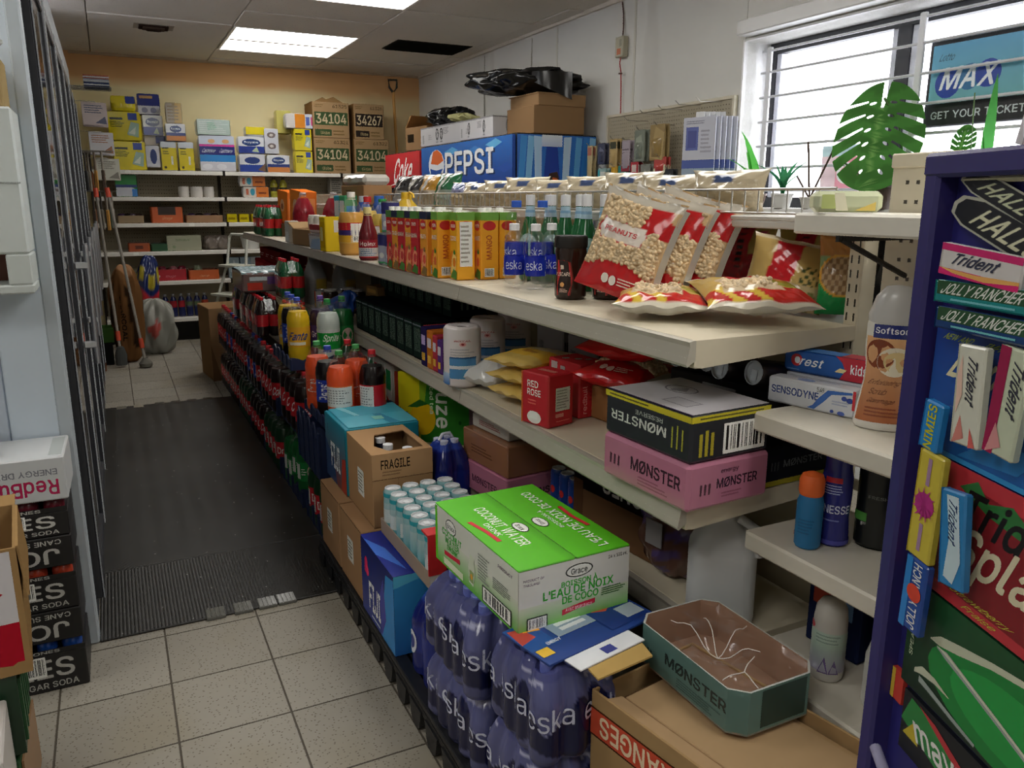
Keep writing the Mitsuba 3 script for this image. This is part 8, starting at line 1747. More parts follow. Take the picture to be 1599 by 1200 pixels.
# flag-printed carton, crate and white box at the left edge
maple = [(0.0, -0.5), (0.04, -0.15), (0.38, -0.2), (0.3, -0.05), (0.6, 0.2), (0.5, 0.25), (0.55, 0.42), (0.34, 0.38), (0.3, 0.5), (0.12, 0.3), (0.2, 0.7), (0.08, 0.62), (0.0, 0.85)]
maple = maple+[(-x, y) for x, y in maple[::-1]]
pp = Proto(); w, d, h = 0.36, 0.30, 0.30
m = MB(); t = 0.006
for (a, b, c, e) in ((-w/2, -d/2, w/2, -d/2+t), (-w/2, d/2-t, w/2, d/2), (-w/2, -d/2, -w/2+t, d/2), (w/2-t, -d/2, w/2, d/2)): m.box(a, b, 0, c, e, h, '94764f')
m.box(-w/2, -d/2, 0, w/2, d/2, 0.006, '94764f')
draw(m, [('r', 0, 0.30, 0.965, 0.98, 'c2bfc2'), ('r', 0, 0.10, 0.965, 0.42, 'a31b2a'), ('p', [(0.80+0.17*x, 0.62+0.20*y) for x, y in maple], 'a31b2a'), ('p', [(0.80, 0.10), (0.9, 0.08), (0.965, 0.13), (0.965, 0.2), (0.8, 0.2)], 'a31b2a')], plane((-w/2, -d/2, 0), (w, 0, 0), (0, 0, h)))
pp.add('body', m); pp.add('flap', MB().prism([(w/2, h), (w/2+0.005, h), (w/2+0.014, h-0.12), (w/2+0.009, h-0.12)], -d/2+0.01, d/2-0.01, '9c7d54', 'xz')); pp.add('flap', MB().box(-w/2, d/2, h-0.003, w/2, d/2+0.08, h, '9c7d54'))
put('flag_carton', pp, (-0.445, 2.05, 0.42), 5, 'brown carton with a red and white maple leaf flag print at the left edge', 'carton')
pp = Proto(); m = MB()
for (a, b, c, e) in ((-0.17, -0.14, 0.17, -0.134), (-0.17, 0.134, 0.17, 0.14), (-0.17, -0.14, -0.164, 0.14), (0.164, -0.14, 0.17, 0.14)): m.box(a, b, 0, c, e, 0.20, '14301d')
m.box(-0.17, -0.14, 0, 0.17, 0.14, 0.006, '14301d')
for i in range(5): m.box(0.17, -0.12+i*0.055, 0.02, 0.176, -0.10+i*0.055, 0.18, '1d4a28')
pp.add('crate', m, 'm_satin'); put('plastic_crate', pp, (-0.468, 2.05, 0.215), 4, 'dark green plastic crate under the flag carton', 'crate')
pp = Proto(); m = MB().box(-0.17, -0.14, 0, 0.17, 0.14, 0.20, '23502c', r=0.004); m.box(0.171, -0.13, 0.01, 0.176, 0.13, 0.19, '8a6a4a'); pp.add('carton', m, 'm_satin'); put('green_carton', pp, (-0.475, 2.06, 0.0), 0, 'green carton on the floor at the bottom left, beneath the green crate', 'carton')
pp = carton(0.30, 0.24, 0.19, 'b7b3ae', {'front': [('r', 0, 0.62, 1, 0.98, 'c2beb9'), ('p', [(0.75, 0.62), (0.86, 0.66), (0.96, 0.74), (0.96, 0.70), (0.86, 0.58), (0.75, 0.57)], '1a1816'), ('lines', 0.45, 0.1, 0.85, 0.5, 6, '8d8984')]}, bsdf='m_satin')
put('white_carton', pp, (-0.452, 1.78, 0.18), 4, 'white carton with a die-cut handle at the bottom left corner', 'carton')
pp = carton(0.30, 0.24, 0.178, '8a6a48'); put('kraft_carton', pp, (-0.455, 1.79, 0.0), 0, 'brown carton on the floor under the white handled carton', 'carton')
# white bin on the end panel with a slot, and things on it
pp = Proto(); m = MB()
m.box(-0.40, -0.19, 0.11, 0.0, 0, 0.50, 'c3cac8', r=0.006).box(-0.40, -0.19, 0.0, 0.0, 0, 0.025, 'b9c0bd', r=0.004).box(-0.06, -0.19, 0.025, 0.0, 0, 0.11, 'bcc3c0', r=0.004).box(-0.40, -0.02, 0.02, -0.06, 0, 0.12, '6a3a28')
m.box(-0.40, -0.193, 0.30, 0.0, -0.19, 0.304, '8f9694'); pp.add('bin', m, 'm_satin'); put('wall_bin', pp, (-0.205, 2.788, 1.20), 0, 'white wall bin with a dark slot at its bottom, on the end panel', 'bin')
put('kraft_carton', carton(0.28, 0.16, 0.13, 'a48f66'), (-0.36, 2.69, 1.70), 0, 'tan carton on top of the white wall bin', 'carton')
f_ = lump(0.12, 0.05, 0.09, 17); pp = Proto(); pp.add('bag', MB().grid(f_, 36, 20, 'aeb2b0'), 'm_film'); put('plastic_bag', pp, (-0.345, 2.645, 1.832), 0, 'crumpled clear plastic bag on the tan carton at the upper left', 'plastic bag')
for k, z in enumerate((0.738, 0.80)):
    pp = Proto(); pp.add('bottle', MB().lathe([(0, 0), (0.03, 0), (0.032, 0.01), (0.032, 0.10), (0.012, 0.15), (0.012, 0.17)], 16, '241f1f'), 'm_gloss'); l = MB().lathe([(0.0325, 0.03), (0.0325, 0.09)], 16, 'a9a8a4'); pp.add('label', l, 'm_satin'); put('drink_bottle', pp, (-0.385-0.07*k, 2.60, 0.739), 0, ['dark bottle with a pale label standing on the white drink case', 'second dark bottle on the white drink case'][k], 'bottle')

# ================================================================ goods on the back wall shelves
YS = 9.02
def bk(name, proto, x, z, rz, lab, cat, group=None, y=None, tilt=(0, 0)): put(name, proto, (x, YS+0.09 if y is None else y, z+0.002), rz, lab, cat, group, tilt=tilt)
yel = [('r', 0, 0, 1, 1, 'c4b41c'), ('r', 0.05, 0.72, 0.45, 0.80, '2a2a1c'), ('lines', 0.05, 0.45, 0.5, 0.68, 4, '4a4a20'), ('r', 0.62, 0.72, 0.9, 0.97, '2a3f8a'), ('p', [(0.55, 0.2), (0.9, 0.1), (0.95, 0.6), (0.7, 0.66)], '8fa89a'), ('p', [(0.6, 0.25), (0.8, 0.2), (0.85, 0.5)], 'c8cfc0')]
blu = [('r', 0, 0, 1, 1, 'c3c6cc'), ('r', 0, 0.0, 1, 0.42, '2a3a84'), ('e', 0.5, 0.66, 0.36, 0.22, '24386a'), ('t', 'Royale', 0.22, 0.58, 0.78, 0.75, 'd0dae0'), ('p', [(0.5, 0.1), (0.8, 0.05), (0.7, 0.4)], 'a8b89a')]
blo = [('r', 0, 0, 1, 1, 'c3c6cc'), ('r', 0, 0.0, 1, 0.30, 'b8743a'), ('r', 0, 0.30, 1, 0.48, '26346e'), ('e', 0.5, 0.70, 0.30, 0.20, '24386a'), ('t', 'Royale', 0.28, 0.63, 0.72, 0.78, 'd0dae0')]
drk = [('r', 0, 0.4, 1, 1, '232a6c'), ('r', 0.1, 0.78, 0.7, 0.92, 'a8845a'), ('r', 0, 0, 1, 0.42, 'b4b6c4'), ('e', 0.3, 0.2, 0.14, 0.14, '7a7c94'), ('e', 0.7, 0.2, 0.14, 0.14, '7a7c94')]
cash = [('r', 0, 0, 1, 0.26, 'c3c4cc'), ('r', 0, 0.26, 1, 0.46, '2f7fc0'), ('r', 0, 0.46, 1, 0.70, '22246a'), ('r', 0, 0.70, 1, 0.76, 'b8328a'), ('r', 0, 0.76, 1, 1, 'b4bccc'), ('e', 0.35, 0.85, 0.1, 0.06, 'c89a6a'), ('e', 0.75, 0.85, 0.1, 0.06, 'c89a6a'), ('t', 'Cashmere', 0.05, 0.52, 0.48, 0.64, 'd4d8e4', 0, False, 0.2), ('t', 'Cashmere', 0.54, 0.52, 0.97, 0.64, 'd4d8e4', 0, False, 0.2), ('e', 0.2, 0.12, 0.14, 0.08, 'd4d6dc'), ('e', 0.6, 0.12, 0.14, 0.08, 'd4d6dc')]
def rolls(w, d, h, dr_, col='c4c6cc', bsdf='m_film', bump=4):
    """A film pack of paper rolls: the outline bulges with the rolls."""
    pp = Proto(); m = MB()
    def f(u, v):
        a = u*2*PI; k = np.power(np.abs(np.cos(a))**8+np.abs(np.sin(a))**8, -1/8.)
        s_ = 1-0.10*np.abs(2*v-1)**6; x = w/2*np.cos(a)*k*s_; y = d/2*np.sin(a)*k*s_*(1+0.04*np.abs(np.sin(x/w*PI*bump)))
        return np.stack([x, y, v*h], 1)
    m.grid(f, 40, 8, col); m.grid(lambda u, v: f(u, np.ones_like(u))*np.stack([1-v, 1-v, np.ones_like(v)], 1), 40, 2, col)
    draw(m, dr_, plane((-w*0.48, -d/2*1.045, h*0.02), (w*0.96, 0, 0), (0, 0, h*0.96)), sub=1); draw(m, dr_[:2], plane((w/2*1.005, -d*0.4, h*0.02), (0, d*0.8, 0), (0, 0, h*0.96)))
    pp.add('pack', m, bsdf); return pp
Z1, Z2, Z3, Z4, Z5, Z6 = SZ
Y1 = rolls(0.30, 0.16, 0.275, yel, 'c4b41c'); 
bk('towel_pack', Y1, 0.245, Z1, 4, 'yellow paper towel pack, lower one at the left end of the back shelf', 'paper towel'); bk('towel_pack', Y1, 0.235, Z1+0.28, -3, 'yellow paper towel pack, upper one at the left end of the back shelf', 'paper towel')
bk('tissue_pack', rolls(0.22, 0.16, 0.14, [('r', 0, 0.5, 1, 1, 'c4b41c'), ('r', 0.6, 0.5, 1, 1, '2a3a84')], 'c4b41c'), 0.235, Z1+0.56, 0, 'flat yellow and blue pack on top of the yellow towel packs', 'paper towel')
bk('tissue_pack', rolls(0.13, 0.14, 0.21, [('r', 0, 0, 1, 1, 'b9bbc4'), ('e', 0.55, 0.5, 0.25, 0.36, '2a3a6a')]), 0.46, Z1+0.03, 0, 'white tissue pack with a dark oval between the yellow packs', 'tissue')
bk('tissue_pack', rolls(0.2, 0.15, 0.10, [('r', 0, 0, 1, 1, 'c0b8b4'), ('r', 0.55, 0.2, 1, 1, '2a3a8a')]), 0.50, Z1+0.25, 0, 'white and blue tissue pack below the white-labelled rolls', 'tissue', y=YS+0.25)
for k, x in enumerate((0.61, 0.775)):
    bk('towel_roll', rolls(0.15, 0.14, 0.285, [('r', 0, 0, 1, 0.80, 'c4b21e'), ('r', 0, 0.80, 1, 1, 'b9c0c8'), ('r', 0.1, 0.76, 0.5, 0.81, '3a3a20'), ('r', 0.62, 0.2, 0.76, 0.5, 'c8c8b0'), ('r', 0.15, 0.06, 0.3, 0.14, '3a3418'), ('lines', 0.12, 0.55, 0.6, 0.7, 2, '5a5420')], 'b9c0c8'), x, Z1, 0, ['yellow wrapped towel roll, left of the pair on the back shelf', 'yellow wrapped towel roll, right of the pair on the back shelf'][k], 'paper towel')
bk('tissue_pack', rolls(0.19, 0.16, 0.20, blu), 0.49, Z1+0.345, 2, 'white and blue tissue pack in the left tower of the back shelf', 'tissue', y=YS+0.22); bk('tissue_pack', rolls(0.21, 0.16, 0.20, drk, '232a6c'), 0.475, Z1+0.547, -3, 'dark blue tissue pack at the top of the left tower of the back shelf', 'tissue', y=YS+0.22)
bk('tissue_pack', rolls(0.19, 0.16, 0.17, blo), 0.69, Z1+0.29, 2, 'white tissue pack with an orange band in the left tower of the back shelf', 'tissue'); bk('tissue_pack', rolls(0.15, 0.14, 0.20, [('p', [(0, 0), (0.5, 0), (0.4, 1), (0, 1)], '8f8578'), ('p', [(0.5, 0), (1, 0), (1, 1), (0.6, 1)], 'a88a4a'), ('lines', 0.1, 0.1, 0.9, 0.9, 5, '7a6a50')], '8a7a60'), 0.69, Z1+0.462, 0, 'brown patterned pack at the top of the orange-banded tissue pack', 'tissue')
bk('tissue_pack', rolls(0.36, 0.18, 0.36, cash), 1.075, Z1, 0, 'large white and navy tissue pack with script lettering on the back shelf', 'tissue'); bk('tissue_pack', rolls(0.33, 0.18, 0.155, [('r', 0, 0, 1, 1, '9fb0aa'), ('p', [(0.3, 0.3), (0.6, 0.4), (0.5, 0.9), (0.3, 0.8)], '6a9a86'), ('lines', 0.05, 0.1, 0.95, 0.9, 6, 'b8c2be')], '9fb0aa'), 1.055, Z1+0.362, 2, 'pale green tissue pack on top of the large navy script pack', 'tissue')
bk('tissue_pack', rolls(0.27, 0.17, 0.17, blu), 1.42, Z1+0.19, 0, 'white and blue tissue pack stacked right of the navy script pack', 'tissue'); bk('tissue_pack', rolls(0.27, 0.17, 0.185, [('r', 0, 0, 1, 1, 'c0c2ca'), ('r', 0, 0, 1, 0.4, '2a3f8c'), ('e', 0.5, 0.65, 0.3, 0.2, '2a3a70'), ('p', [(0.7, 0.1), (1, 0), (1, 0.5)], '6a5040')]), 1.42, Z1, 0, 'white and blue tissue pack at the bottom right of the navy script pack', 'tissue')
bk('tissue_pack', rolls(0.24, 0.17, 0.18, blo), 1.69, Z1, 0, 'white tissue pack with an orange stripe, beside the yellow column', 'tissue'); bk('tissue_pack', rolls(0.15, 0.17, 0.26, [('r', 0, 0, 1, 1, 'b4b6be'), ('e', 0.5, 0.3, 0.3, 0.12, '6a5f60'), ('e', 0.5, 0.3, 0.14, 0.06, 'b9b4b0'), ('e', 0.5, 0.75, 0.3, 0.12, '6a5f60'), ('e', 0.5, 0.75, 0.14, 0.06, 'b9b4b0')]), 1.63, Z1+0.19, 0, 'pack showing two toilet roll ends, beside the yellow column', 'tissue')
bk('tissue_pack', rolls(0.2, 0.16, 0.10, [('r', 0, 0.2, 1, 1, 'c8b822')], 'b9bcc0'), 1.47, Z1+0.362, 0, 'pack with a bright yellow wrapper on the white and blue tissue packs', 'tissue')
for k, z in enumerate((0, 0.232)):
    bk('towel_pack', rolls(0.19, 0.16, 0.23, yel, 'c4b41c'), 1.965, Z1+z, 0, ['yellow towel pack at the bottom of the column left of the numbered cartons', 'yellow towel pack in the middle of the column left of the numbered cartons'][k], 'paper towel')
bk('towel_pack', rolls(0.32, 0.16, 0.15, [('r', 0, 0, 0.3, 1, 'b9b4b0'), ('r', 0.3, 0, 0.65, 1, 'c27a28'), ('r', 0.65, 0, 1, 1, 'b4bac4'), ('r', 0.68, 0.2, 0.8, 0.8, '4a5a9a'), ('r', 0.85, 0.2, 0.95, 0.8, 'b04a70')]), 1.95, Z1+0.464, 0, 'white and orange roll pack lying across the yellow column', 'paper towel')
bk('towel_pack', rolls(0.16, 0.16, 0.24, [('r', 0, 0, 1, 1, 'b9b060')], 'b9b060'), 1.81, Z1+0.42, 0, 'pale yellow film pack hanging over beside the orange roll pack', 'paper towel', y=YS+0.28)
for k, (x, z, num, cod) in enumerate(((2.275, 0.0, '34104', '61321'), (2.275, 0.375, '34104', '61325'), (2.72, 0.0, '34104', '61322'), (2.70, 0.375, '34267', '61326'))):
    dk = '3a4a30' if k < 3 else '2a2420'
    w_ = 0.40 if k != 3 else 0.34
    pc = carton(w_, 0.36, 0.373, '967b5a', {'front': [('r', 0.05, 0.36, 0.96, 0.72, dk), ('t', num, 0.09, 0.40, 0.92, 0.68, 'b9a88a'), ('t', cod, 0.55, 0.84, 0.95, 0.94, '5a452c'), ('r', 0.05, 0.06, 0.5, 0.24, dk), ('t', 'Globe', 0.2, 0.10, 0.45, 0.19, '9a8a68'), ('lines', 0.55, 0.06, 0.9, 0.24, 2, '77603c'), ('lines', 0.05, 0.84, 0.3, 0.94, 2, '77603c')], 'left': [('r', 0, 0, 1, 1, '7a5c38')], 'right': [('r', 0, 0, 1, 1, '7a5c38')]})
    bk('numbered_carton', pc, x, Z1, 0, ['brown carton printed 34104, bottom left of the four by the corner', 'brown carton printed 34104 with open top flaps, top left of the four', 'brown carton printed 34104, bottom right of the four by the corner', 'brown carton printed 34267, top right of the four'][k], 'carton', y=YS+0.17) if z == 0 else bk('numbered_carton', pc, x, Z1+z, 0, ['', 'brown carton printed 34104 with open top flaps, top left of the four', '', 'brown carton printed 34267, top right of the four'][k], 'carton', y=YS+0.17)
pf = Proto(); pf.add('flap', MB().prism([(-0.16, 0), (-0.06, 0.05), (-0.02, 0.03), (0.06, 0.06), (0.17, 0), (0.17, -0.005), (-0.16, -0.005)], -0.01, 0.0, '8a6c46', 'xz')); bk('carton_flap', pf, 2.275, Z1+0.756, 0, 'bent brown flap sticking up from the top left numbered carton', 'flap', y=YS+0.10)
# a rear shelf continuing under the numbered cartons
pf = Proto(); pf.add('shelf', MB().box(2.37, 9.0, Z1-0.012, 3.0, YB-0.03, Z1, 'b9b4a8').box(2.37, 8.99, Z1-0.04, 3.0, 9.0, Z1+0.003, 'c4beb0')); pf.add('upright', MB().box(2.97, 9.02, 0, 3.0, 9.05, Z1-0.012, '3a352d')); pf.add('shelf', MB().box(2.37, 9.0, Z2-0.03, 3.0, YB-0.03, Z2, '6a665c')); put('wall_shelving', pf, (0, 0, 0), 0, 'short shelf at the corner carrying the right pair of numbered cartons', 'shelving')
# second shelf
bk('foil_pack', rolls(0.20, 0.14, 0.215, [('r', 0, 0.55, 1, 1, '2a7a3c'), ('p', [(0, 0), (1, 0), (1, 0.3), (0.6, 0.5), (0, 0.4)], 'b9bcc4'), ('r', 0.0, 0.42, 1, 0.55, '2a3a70'), ('r', 0.75, 0.0, 1, 0.35, '3a7ac0')], '2a7a3c'), 0.19, Z2, 0, 'green topped paper pack at the left end of the second back shelf', 'packet')
for k, (x, w_) in enumerate(((0.725, 0.10), (0.85, 0.12), (0.97, 0.10))):
    pt = Proto(); pt.add('roll', MB().lathe([(0.02, 0), (w_/2, 0.0), (w_/2+0.004, 0.05), (w_/2, 0.105), (0.022, 0.105), (0.02, 0.06)], 20, 'c3bfb9'), 'm_matte'); bk('toilet_roll', pt, x, Z2, 0, 'white toilet roll standing on the second back shelf', 'toilet roll', 'white toilet rolls on the second back shelf')
for k, z in enumerate((0, 0.112)):
    bk('roll_pack', rolls(0.27, 0.13, 0.11, [('r', 0, 0, 0.5, 1, 'b9b2a8'), ('e', 0.36, 0.5, 0.09, 0.35, '3a8aa0'), ('r', 0.1, 0.2, 0.2, 0.8, 'a8604a'), ('r', 0.5, 0, 1, 1, 'c06a2a'), ('r', 0.6, 0.3, 0.9, 0.5, '7a3a1a')]), 1.44-0.03*k, Z2+z, 0, ['orange and white roll pack, lower one on the second back shelf', 'orange and white roll pack, upper one on the second back shelf'][k], 'packet')
for k, x in enumerate((1.64, 1.74)):
    bk('sauce_jar', bottle(scaled(SODA, 0.04, 0.2), '8f8a2c', '3a2a26', fill=0.98, lab=[('r', 0.3, 0.2, 0.7, 0.8, '3a3420')], lab_z=(0.05, 0.12), lab_col='a8a03a'), x, Z2, 0, 'olive yellow bottle with a dark cap on the second back shelf', 'bottle', 'olive bottles on the second back shelf')
bk('paper_stack', carton(0.14, 0.14, 0.22, '77736a', {'front': [('lines', 0.1, 0.1, 0.9, 0.9, 8, '4a4842')]}), 2.31, Z2, 0, 'grey speckled roll under the numbered cartons', 'roll')
# third to sixth shelf
pt = tray(0.30, 0.24, 0.16, 'b8562a', '7a3a1c', {'front': [('r', 0.2, 0.5, 0.8, 1.0, '2a1a12'), ('t', 'Orange', 0.3, 0.15, 0.7, 0.4, 'd8a07a', 0, False, 0.2)]}, bevel=0.012)
bk('fruit_tray', pt, 0.54, Z3, 0, 'orange cut-out display tray on the third back shelf', 'tray', y=YS+0.13)
for k, (x, w_, c, lab) in enumerate(((0.20, 0.24, '8a7658', 'low brown tray at the left end of the third back shelf'), (0.90, 0.36, '8f6c4c', 'low brown tray right of the orange one on the third back shelf'))):
    bk('open_tray', tray(w_, 0.24, 0.075, c, '5a4632', {}, bevel=0.008), x, Z3, 0, lab, 'tray', y=YS+0.13)
    for q in range(4):
        f_ = lump(0.04, 0.04, 0.06, 80+q+5*k); pg = Proto(); pg.add('packet', MB().grid(f_, 16, 10, ['4a3a5a', '2a2420', '6a5a6a', '3a2a26'][q]), 'm_film'); bk('packet', pg, x-w_*0.32+w_*0.21*q, Z3+0.035, 0, ['dark packet piled in the left low brown tray', 'dark packet piled in the right low brown tray'][k], 'packet', ['dark packets in the left brown tray', 'dark packets in the right brown tray'][k], y=YS+0.13)
for k, (x, w_) in enumerate(((1.18, 0.10), (1.30, 0.10), (1.43, 0.11))):
    bk('tea_box', carton(w_, 0.12, 0.085, 'bfae1e', {'front': [('r', 0.1, 0.3, 0.8, 0.6, '8a7a18')]}), x, Z3, 3*k-3, ['bright yellow box, left of three on the third back shelf', 'bright yellow box, middle of three on the third back shelf', 'bright yellow box, right of three on the third back shelf'][k], 'box')
bk('fruit_tray', tray(0.20, 0.22, 0.085, '9a4a26', '5a2a18', {'front': [('r', 0.3, 0.3, 0.7, 0.7, '5a2a16')]}, bevel=0.01), 0.25, Z4, 0, 'rust orange low tray on the fourth back shelf', 'tray', y=YS+0.12)
bk('green_tray', tray(0.24, 0.22, 0.075, '1f4a2c', '16301f', {}, bevel=0.01), 0.48, Z4, 0, 'dark green low tray on the fourth back shelf', 'tray', y=YS+0.12)
bk('label_box', carton(0.335, 0.24, 0.155, '9fa08a', {'front': [('lines', 0.25, 0.62, 0.75, 0.78, 2, '6a7a5a'), ('e', 0.2, 0.25, 0.05, 0.08, '7a8a6a')]}), 0.68+0.0, Z4, 0, 'pale green-white box with small print on the fourth back shelf', 'box', y=YS+0.13)
for k, x in enumerate((0.96, 1.06)):
    f_ = lump(0.085, 0.08, 0.15, 90+k); pg = Proto(); pg.add('bag', MB().grid(f_, 30, 20, '7a7068'), 'm_film'); bk('grain_bag', pg, x, Z4, 0, ['lumpy grey-brown bag, left one right of the pale box', 'lumpy grey-brown bag, right one by the ladder top'][k], 'bag', y=YS+0.12)
bk('fruit_tray', tray(0.31, 0.24, 0.115, 'a3222c', '6a161c', {'front': [('t', 'Rouge', 0.3, 0.2, 0.7, 0.5, 'c8707a', 0, False, 0.2), ('e', 0.12, 0.4, 0.04, 0.12, 'c8a0a0')]}, bevel=0.012), 0.52+0.0, Z5, 0, 'red cut-out display tray on the fifth back shelf', 'tray', y=YS+0.13)
bk('fruit_tray', tray(0.30, 0.24, 0.10, 'b8582a', '7a3a1c', {'front': [('t', 'Orange', 0.3, 0.2, 0.7, 0.5, 'd8a07a', 0, False, 0.2)]}, bevel=0.012), 0.85, Z5, 0, 'orange cut-out display tray on the fifth back shelf, by the ladder', 'tray', y=YS+0.13)
for k, (x, c) in enumerate(((0.45, '8a3a4a'), (0.56, 'a86a70'), (0.64, '7a2a3a'), (0.80, '8f9a80'))):
    f_ = lump(0.045, 0.06, 0.13, 100+k); pg = Proto(); pg.add('bag', MB().grid(f_, 20, 14, c), 'm_film'); bk('candy_bag', pg, x, Z5+0.01, 0, ['dark pink bag in the red tray, left', 'pale pink bag in the red tray, middle', 'deep pink bag in the red tray, right', 'grey-green bag in the orange tray'][k], 'bag', y=YS+0.14)
f_ = lump(0.10, 0.09, 0.14, 111); pg = Proto(); pg.add('bag', MB().grid(f_, 30, 18, '6f6a58'), 'm_film'); bk('grain_bag', pg, 0.24, Z5, 0, 'round grey bag on the fifth back shelf left of the red tray', 'bag', y=YS+0.12)
for k, x in enumerate((1.16, 1.28, 1.39)):
    bk('cereal_box', carton(0.11, 0.12, 0.22, ['8a9aa0', '7a8a94', '94989a'][k], {'front': [('p', [(0.1, 0.2), (0.9, 0.4), (0.5, 0.9)], 'b4bcc0'), ('lines', 0.1, 0.1, 0.9, 0.3, 2, '5a6a70')]}), x, Z5, 0, 'pale grey-blue carton on the fifth back shelf behind the ladder', 'carton', 'grey-blue cartons behind the ladder')
for k in range(3):
    bk('blue_carton', carton(0.16, 0.14, 0.085, '1d2f86', {'front': [('lines', 0.1, 0.3, 0.8, 0.7, 2, '3a4aa0')]}), 0.30, Z6+0.087*k, 0, ['bottom blue carton stacked on the lowest back shelf', 'middle blue carton stacked on the lowest back shelf', 'top blue carton stacked on the lowest back shelf'][k], 'carton')
for k in range(6):
    pb = bottle(scaled(SODA, 0.034, 0.235), '1c2450', '8a8c90', fill=0.9, lab=[('r', 0.2, 0.2, 0.8, 0.8, 'a02630' if k < 3 else ('5a6a4a' if k < 5 else 'a8402a'))], lab_z=(0.10, 0.17), lab_col='96202c' if k < 3 else ('4a4a6a' if k < 5 else 'a8402a')); bk('detergent_bottle', pb, 0.45+0.078*k, Z6, 0, ['dark bottle with a red label on the lowest back shelf', 'dark bottle with a muted label on the lowest back shelf'][0 if k < 3 else 1], 'bottle', ['red-labelled bottles on the lowest back shelf', 'muted bottles on the lowest back shelf'][0 if k < 3 else 1])
# bucket and ladder
pt = Proto(); pt.add('tub', MB().lathe([(0, 0), (0.085, 0), (0.1, 0.11), (0.104, 0.112), (0.104, 0.13), (0, 0.134)], 24, 'bdbdb8'), 'm_satin'); bk('plastic_tub', pt, 1.36, Z4, 0, 'white round tub on the fourth back shelf just right of the ladder top', 'tub', y=YS+0.12)
pt = Proto(); LC = 'c4c6bb'
for s_ in (-1, 1):
    pt.add('front_rail', MB().tube([(s_*0.19, -0.42, 0.0), (s_*0.14, -0.10, 0.82), (s_*0.13, -0.06, 1.08)], 0.014, LC, 8), 'm_satin')
    pt.add('rear_rail', MB().tube([(s_*0.18, 0.34, 0.0), (s_*0.13, 0.02, 0.80)], 0.011, LC, 8), 'm_satin')
    pt.add('foot', MB().tube([(s_*0.19, -0.42, 0.0), (s_*0.187, -0.40, 0.05)], 0.017, '2a2a28', 8), 'm_satin')
pt.add('top_bar', MB().tube([(-0.13, -0.06, 1.08), (-0.10, -0.055, 1.11), (0.10, -0.055, 1.11), (0.13, -0.06, 1.08)], 0.014, LC, 8), 'm_satin')
for z, y in ((0.25, -0.32), (0.52, -0.22), (0.80, -0.10)):
    pt.add('step', MB().box(-0.16, y-0.10, z-0.012, 0.16, y+0.10, z+0.012, 'b4b6a8', r=0.004), 'm_satin')
pt.add('brace', MB().tube([(-0.17, -0.32, 0.25), (0.16, 0.2, 0.36)], 0.006, LC, 6).tube([(0.17, -0.32, 0.25), (-0.16, 0.2, 0.36)], 0.006, LC, 6), 'm_satin')
put('step_ladder', pt, (1.20, 8.55, 0.0), -58, 'white folding step ladder standing before the back shelves', 'ladder')
# bags on the floor by the wall end
def sackmesh(a, b, c, seed, colfn):
    f_ = lump(a, b, c, seed); 
    def g(u, v):
        q = f_(u, v); s_ = np.where(v > 0.75, 1-(v-0.75)*1.2, 1.0); q[:, 0] *= s_; q[:, 1] *= s_; return q
    return MB().grid(g, 44, 36, colfn)
pt = Proto(); pt.add('sack', sackmesh(0.13, 0.10, 0.88, 7, lambda u, v: np.where((np.sin(u*30+v*4) > 0.55)[:, None] & ((v > 0.25) & (v < 0.7) & (u > 0.55) & (u < 0.95))[:, None], hexc('2a1e14'), np.where((v > 0.82)[:, None], hexc('a07858'), hexc('6f4e30')))), 'm_matte')
t_ = MB(); draw(t_, [('t', 'CHARCOAL', 0.2, 0.1, 0.45, 0.9, '1f1610', 270), ('t', 'BBQ', 0.6, 0.4, 0.8, 0.75, '1f1610', 270)], cyl(lambda z: np.full_like(z, 0.128), 0.15, 0.66, a0=-30, a1=40, sy=0.8)); pt.add('lettering', t_, 'm_matte')
put('charcoal_sack', pt, (0.06, 7.96, 0.0), -8, 'tall brown paper sack with dark lettering leaning by the brooms', 'sack', tilt=(-3, 0))
pt = Proto(); pt.add('sack', sackmesh(0.15, 0.12, 0.46, 9, lambda u, v: np.where((np.sin(u*70) > 0.2)[:, None] & (v > 0.55)[:, None], hexc('a8a8a0'), np.where((((u-0.75)/0.05)**2+((v-0.5)/0.12)**2 < 1)[:, None], hexc('a8504a'), hexc('85867e')))), 'm_film'); put('salt_bag', pt, (0.31, 8.30, 0.0), -10, 'grey-white plastic bag of salt on the floor right of the brown sack', 'bag', k=1.15)
pt = Proto(); pt.add('sack', sackmesh(0.11, 0.08, 0.92, 13, lambda u, v: np.where(((v > 0.46) & (v < 0.56))[:, None], hexc('a82a30'), np.where(((v > 0.62) & (v < 0.74) & (np.sin(u*40) > 0))[:, None], hexc('b0a02e'), np.where((v < 0.46)[:, None], hexc('8f9090'), hexc('1a2858'))))), 'm_film'); put('pet_food_bag', pt, (0.20, 8.62, 0.0), -10, 'tall blue bag with yellow and red print behind the salt bag', 'bag', tilt=(-6, 6))
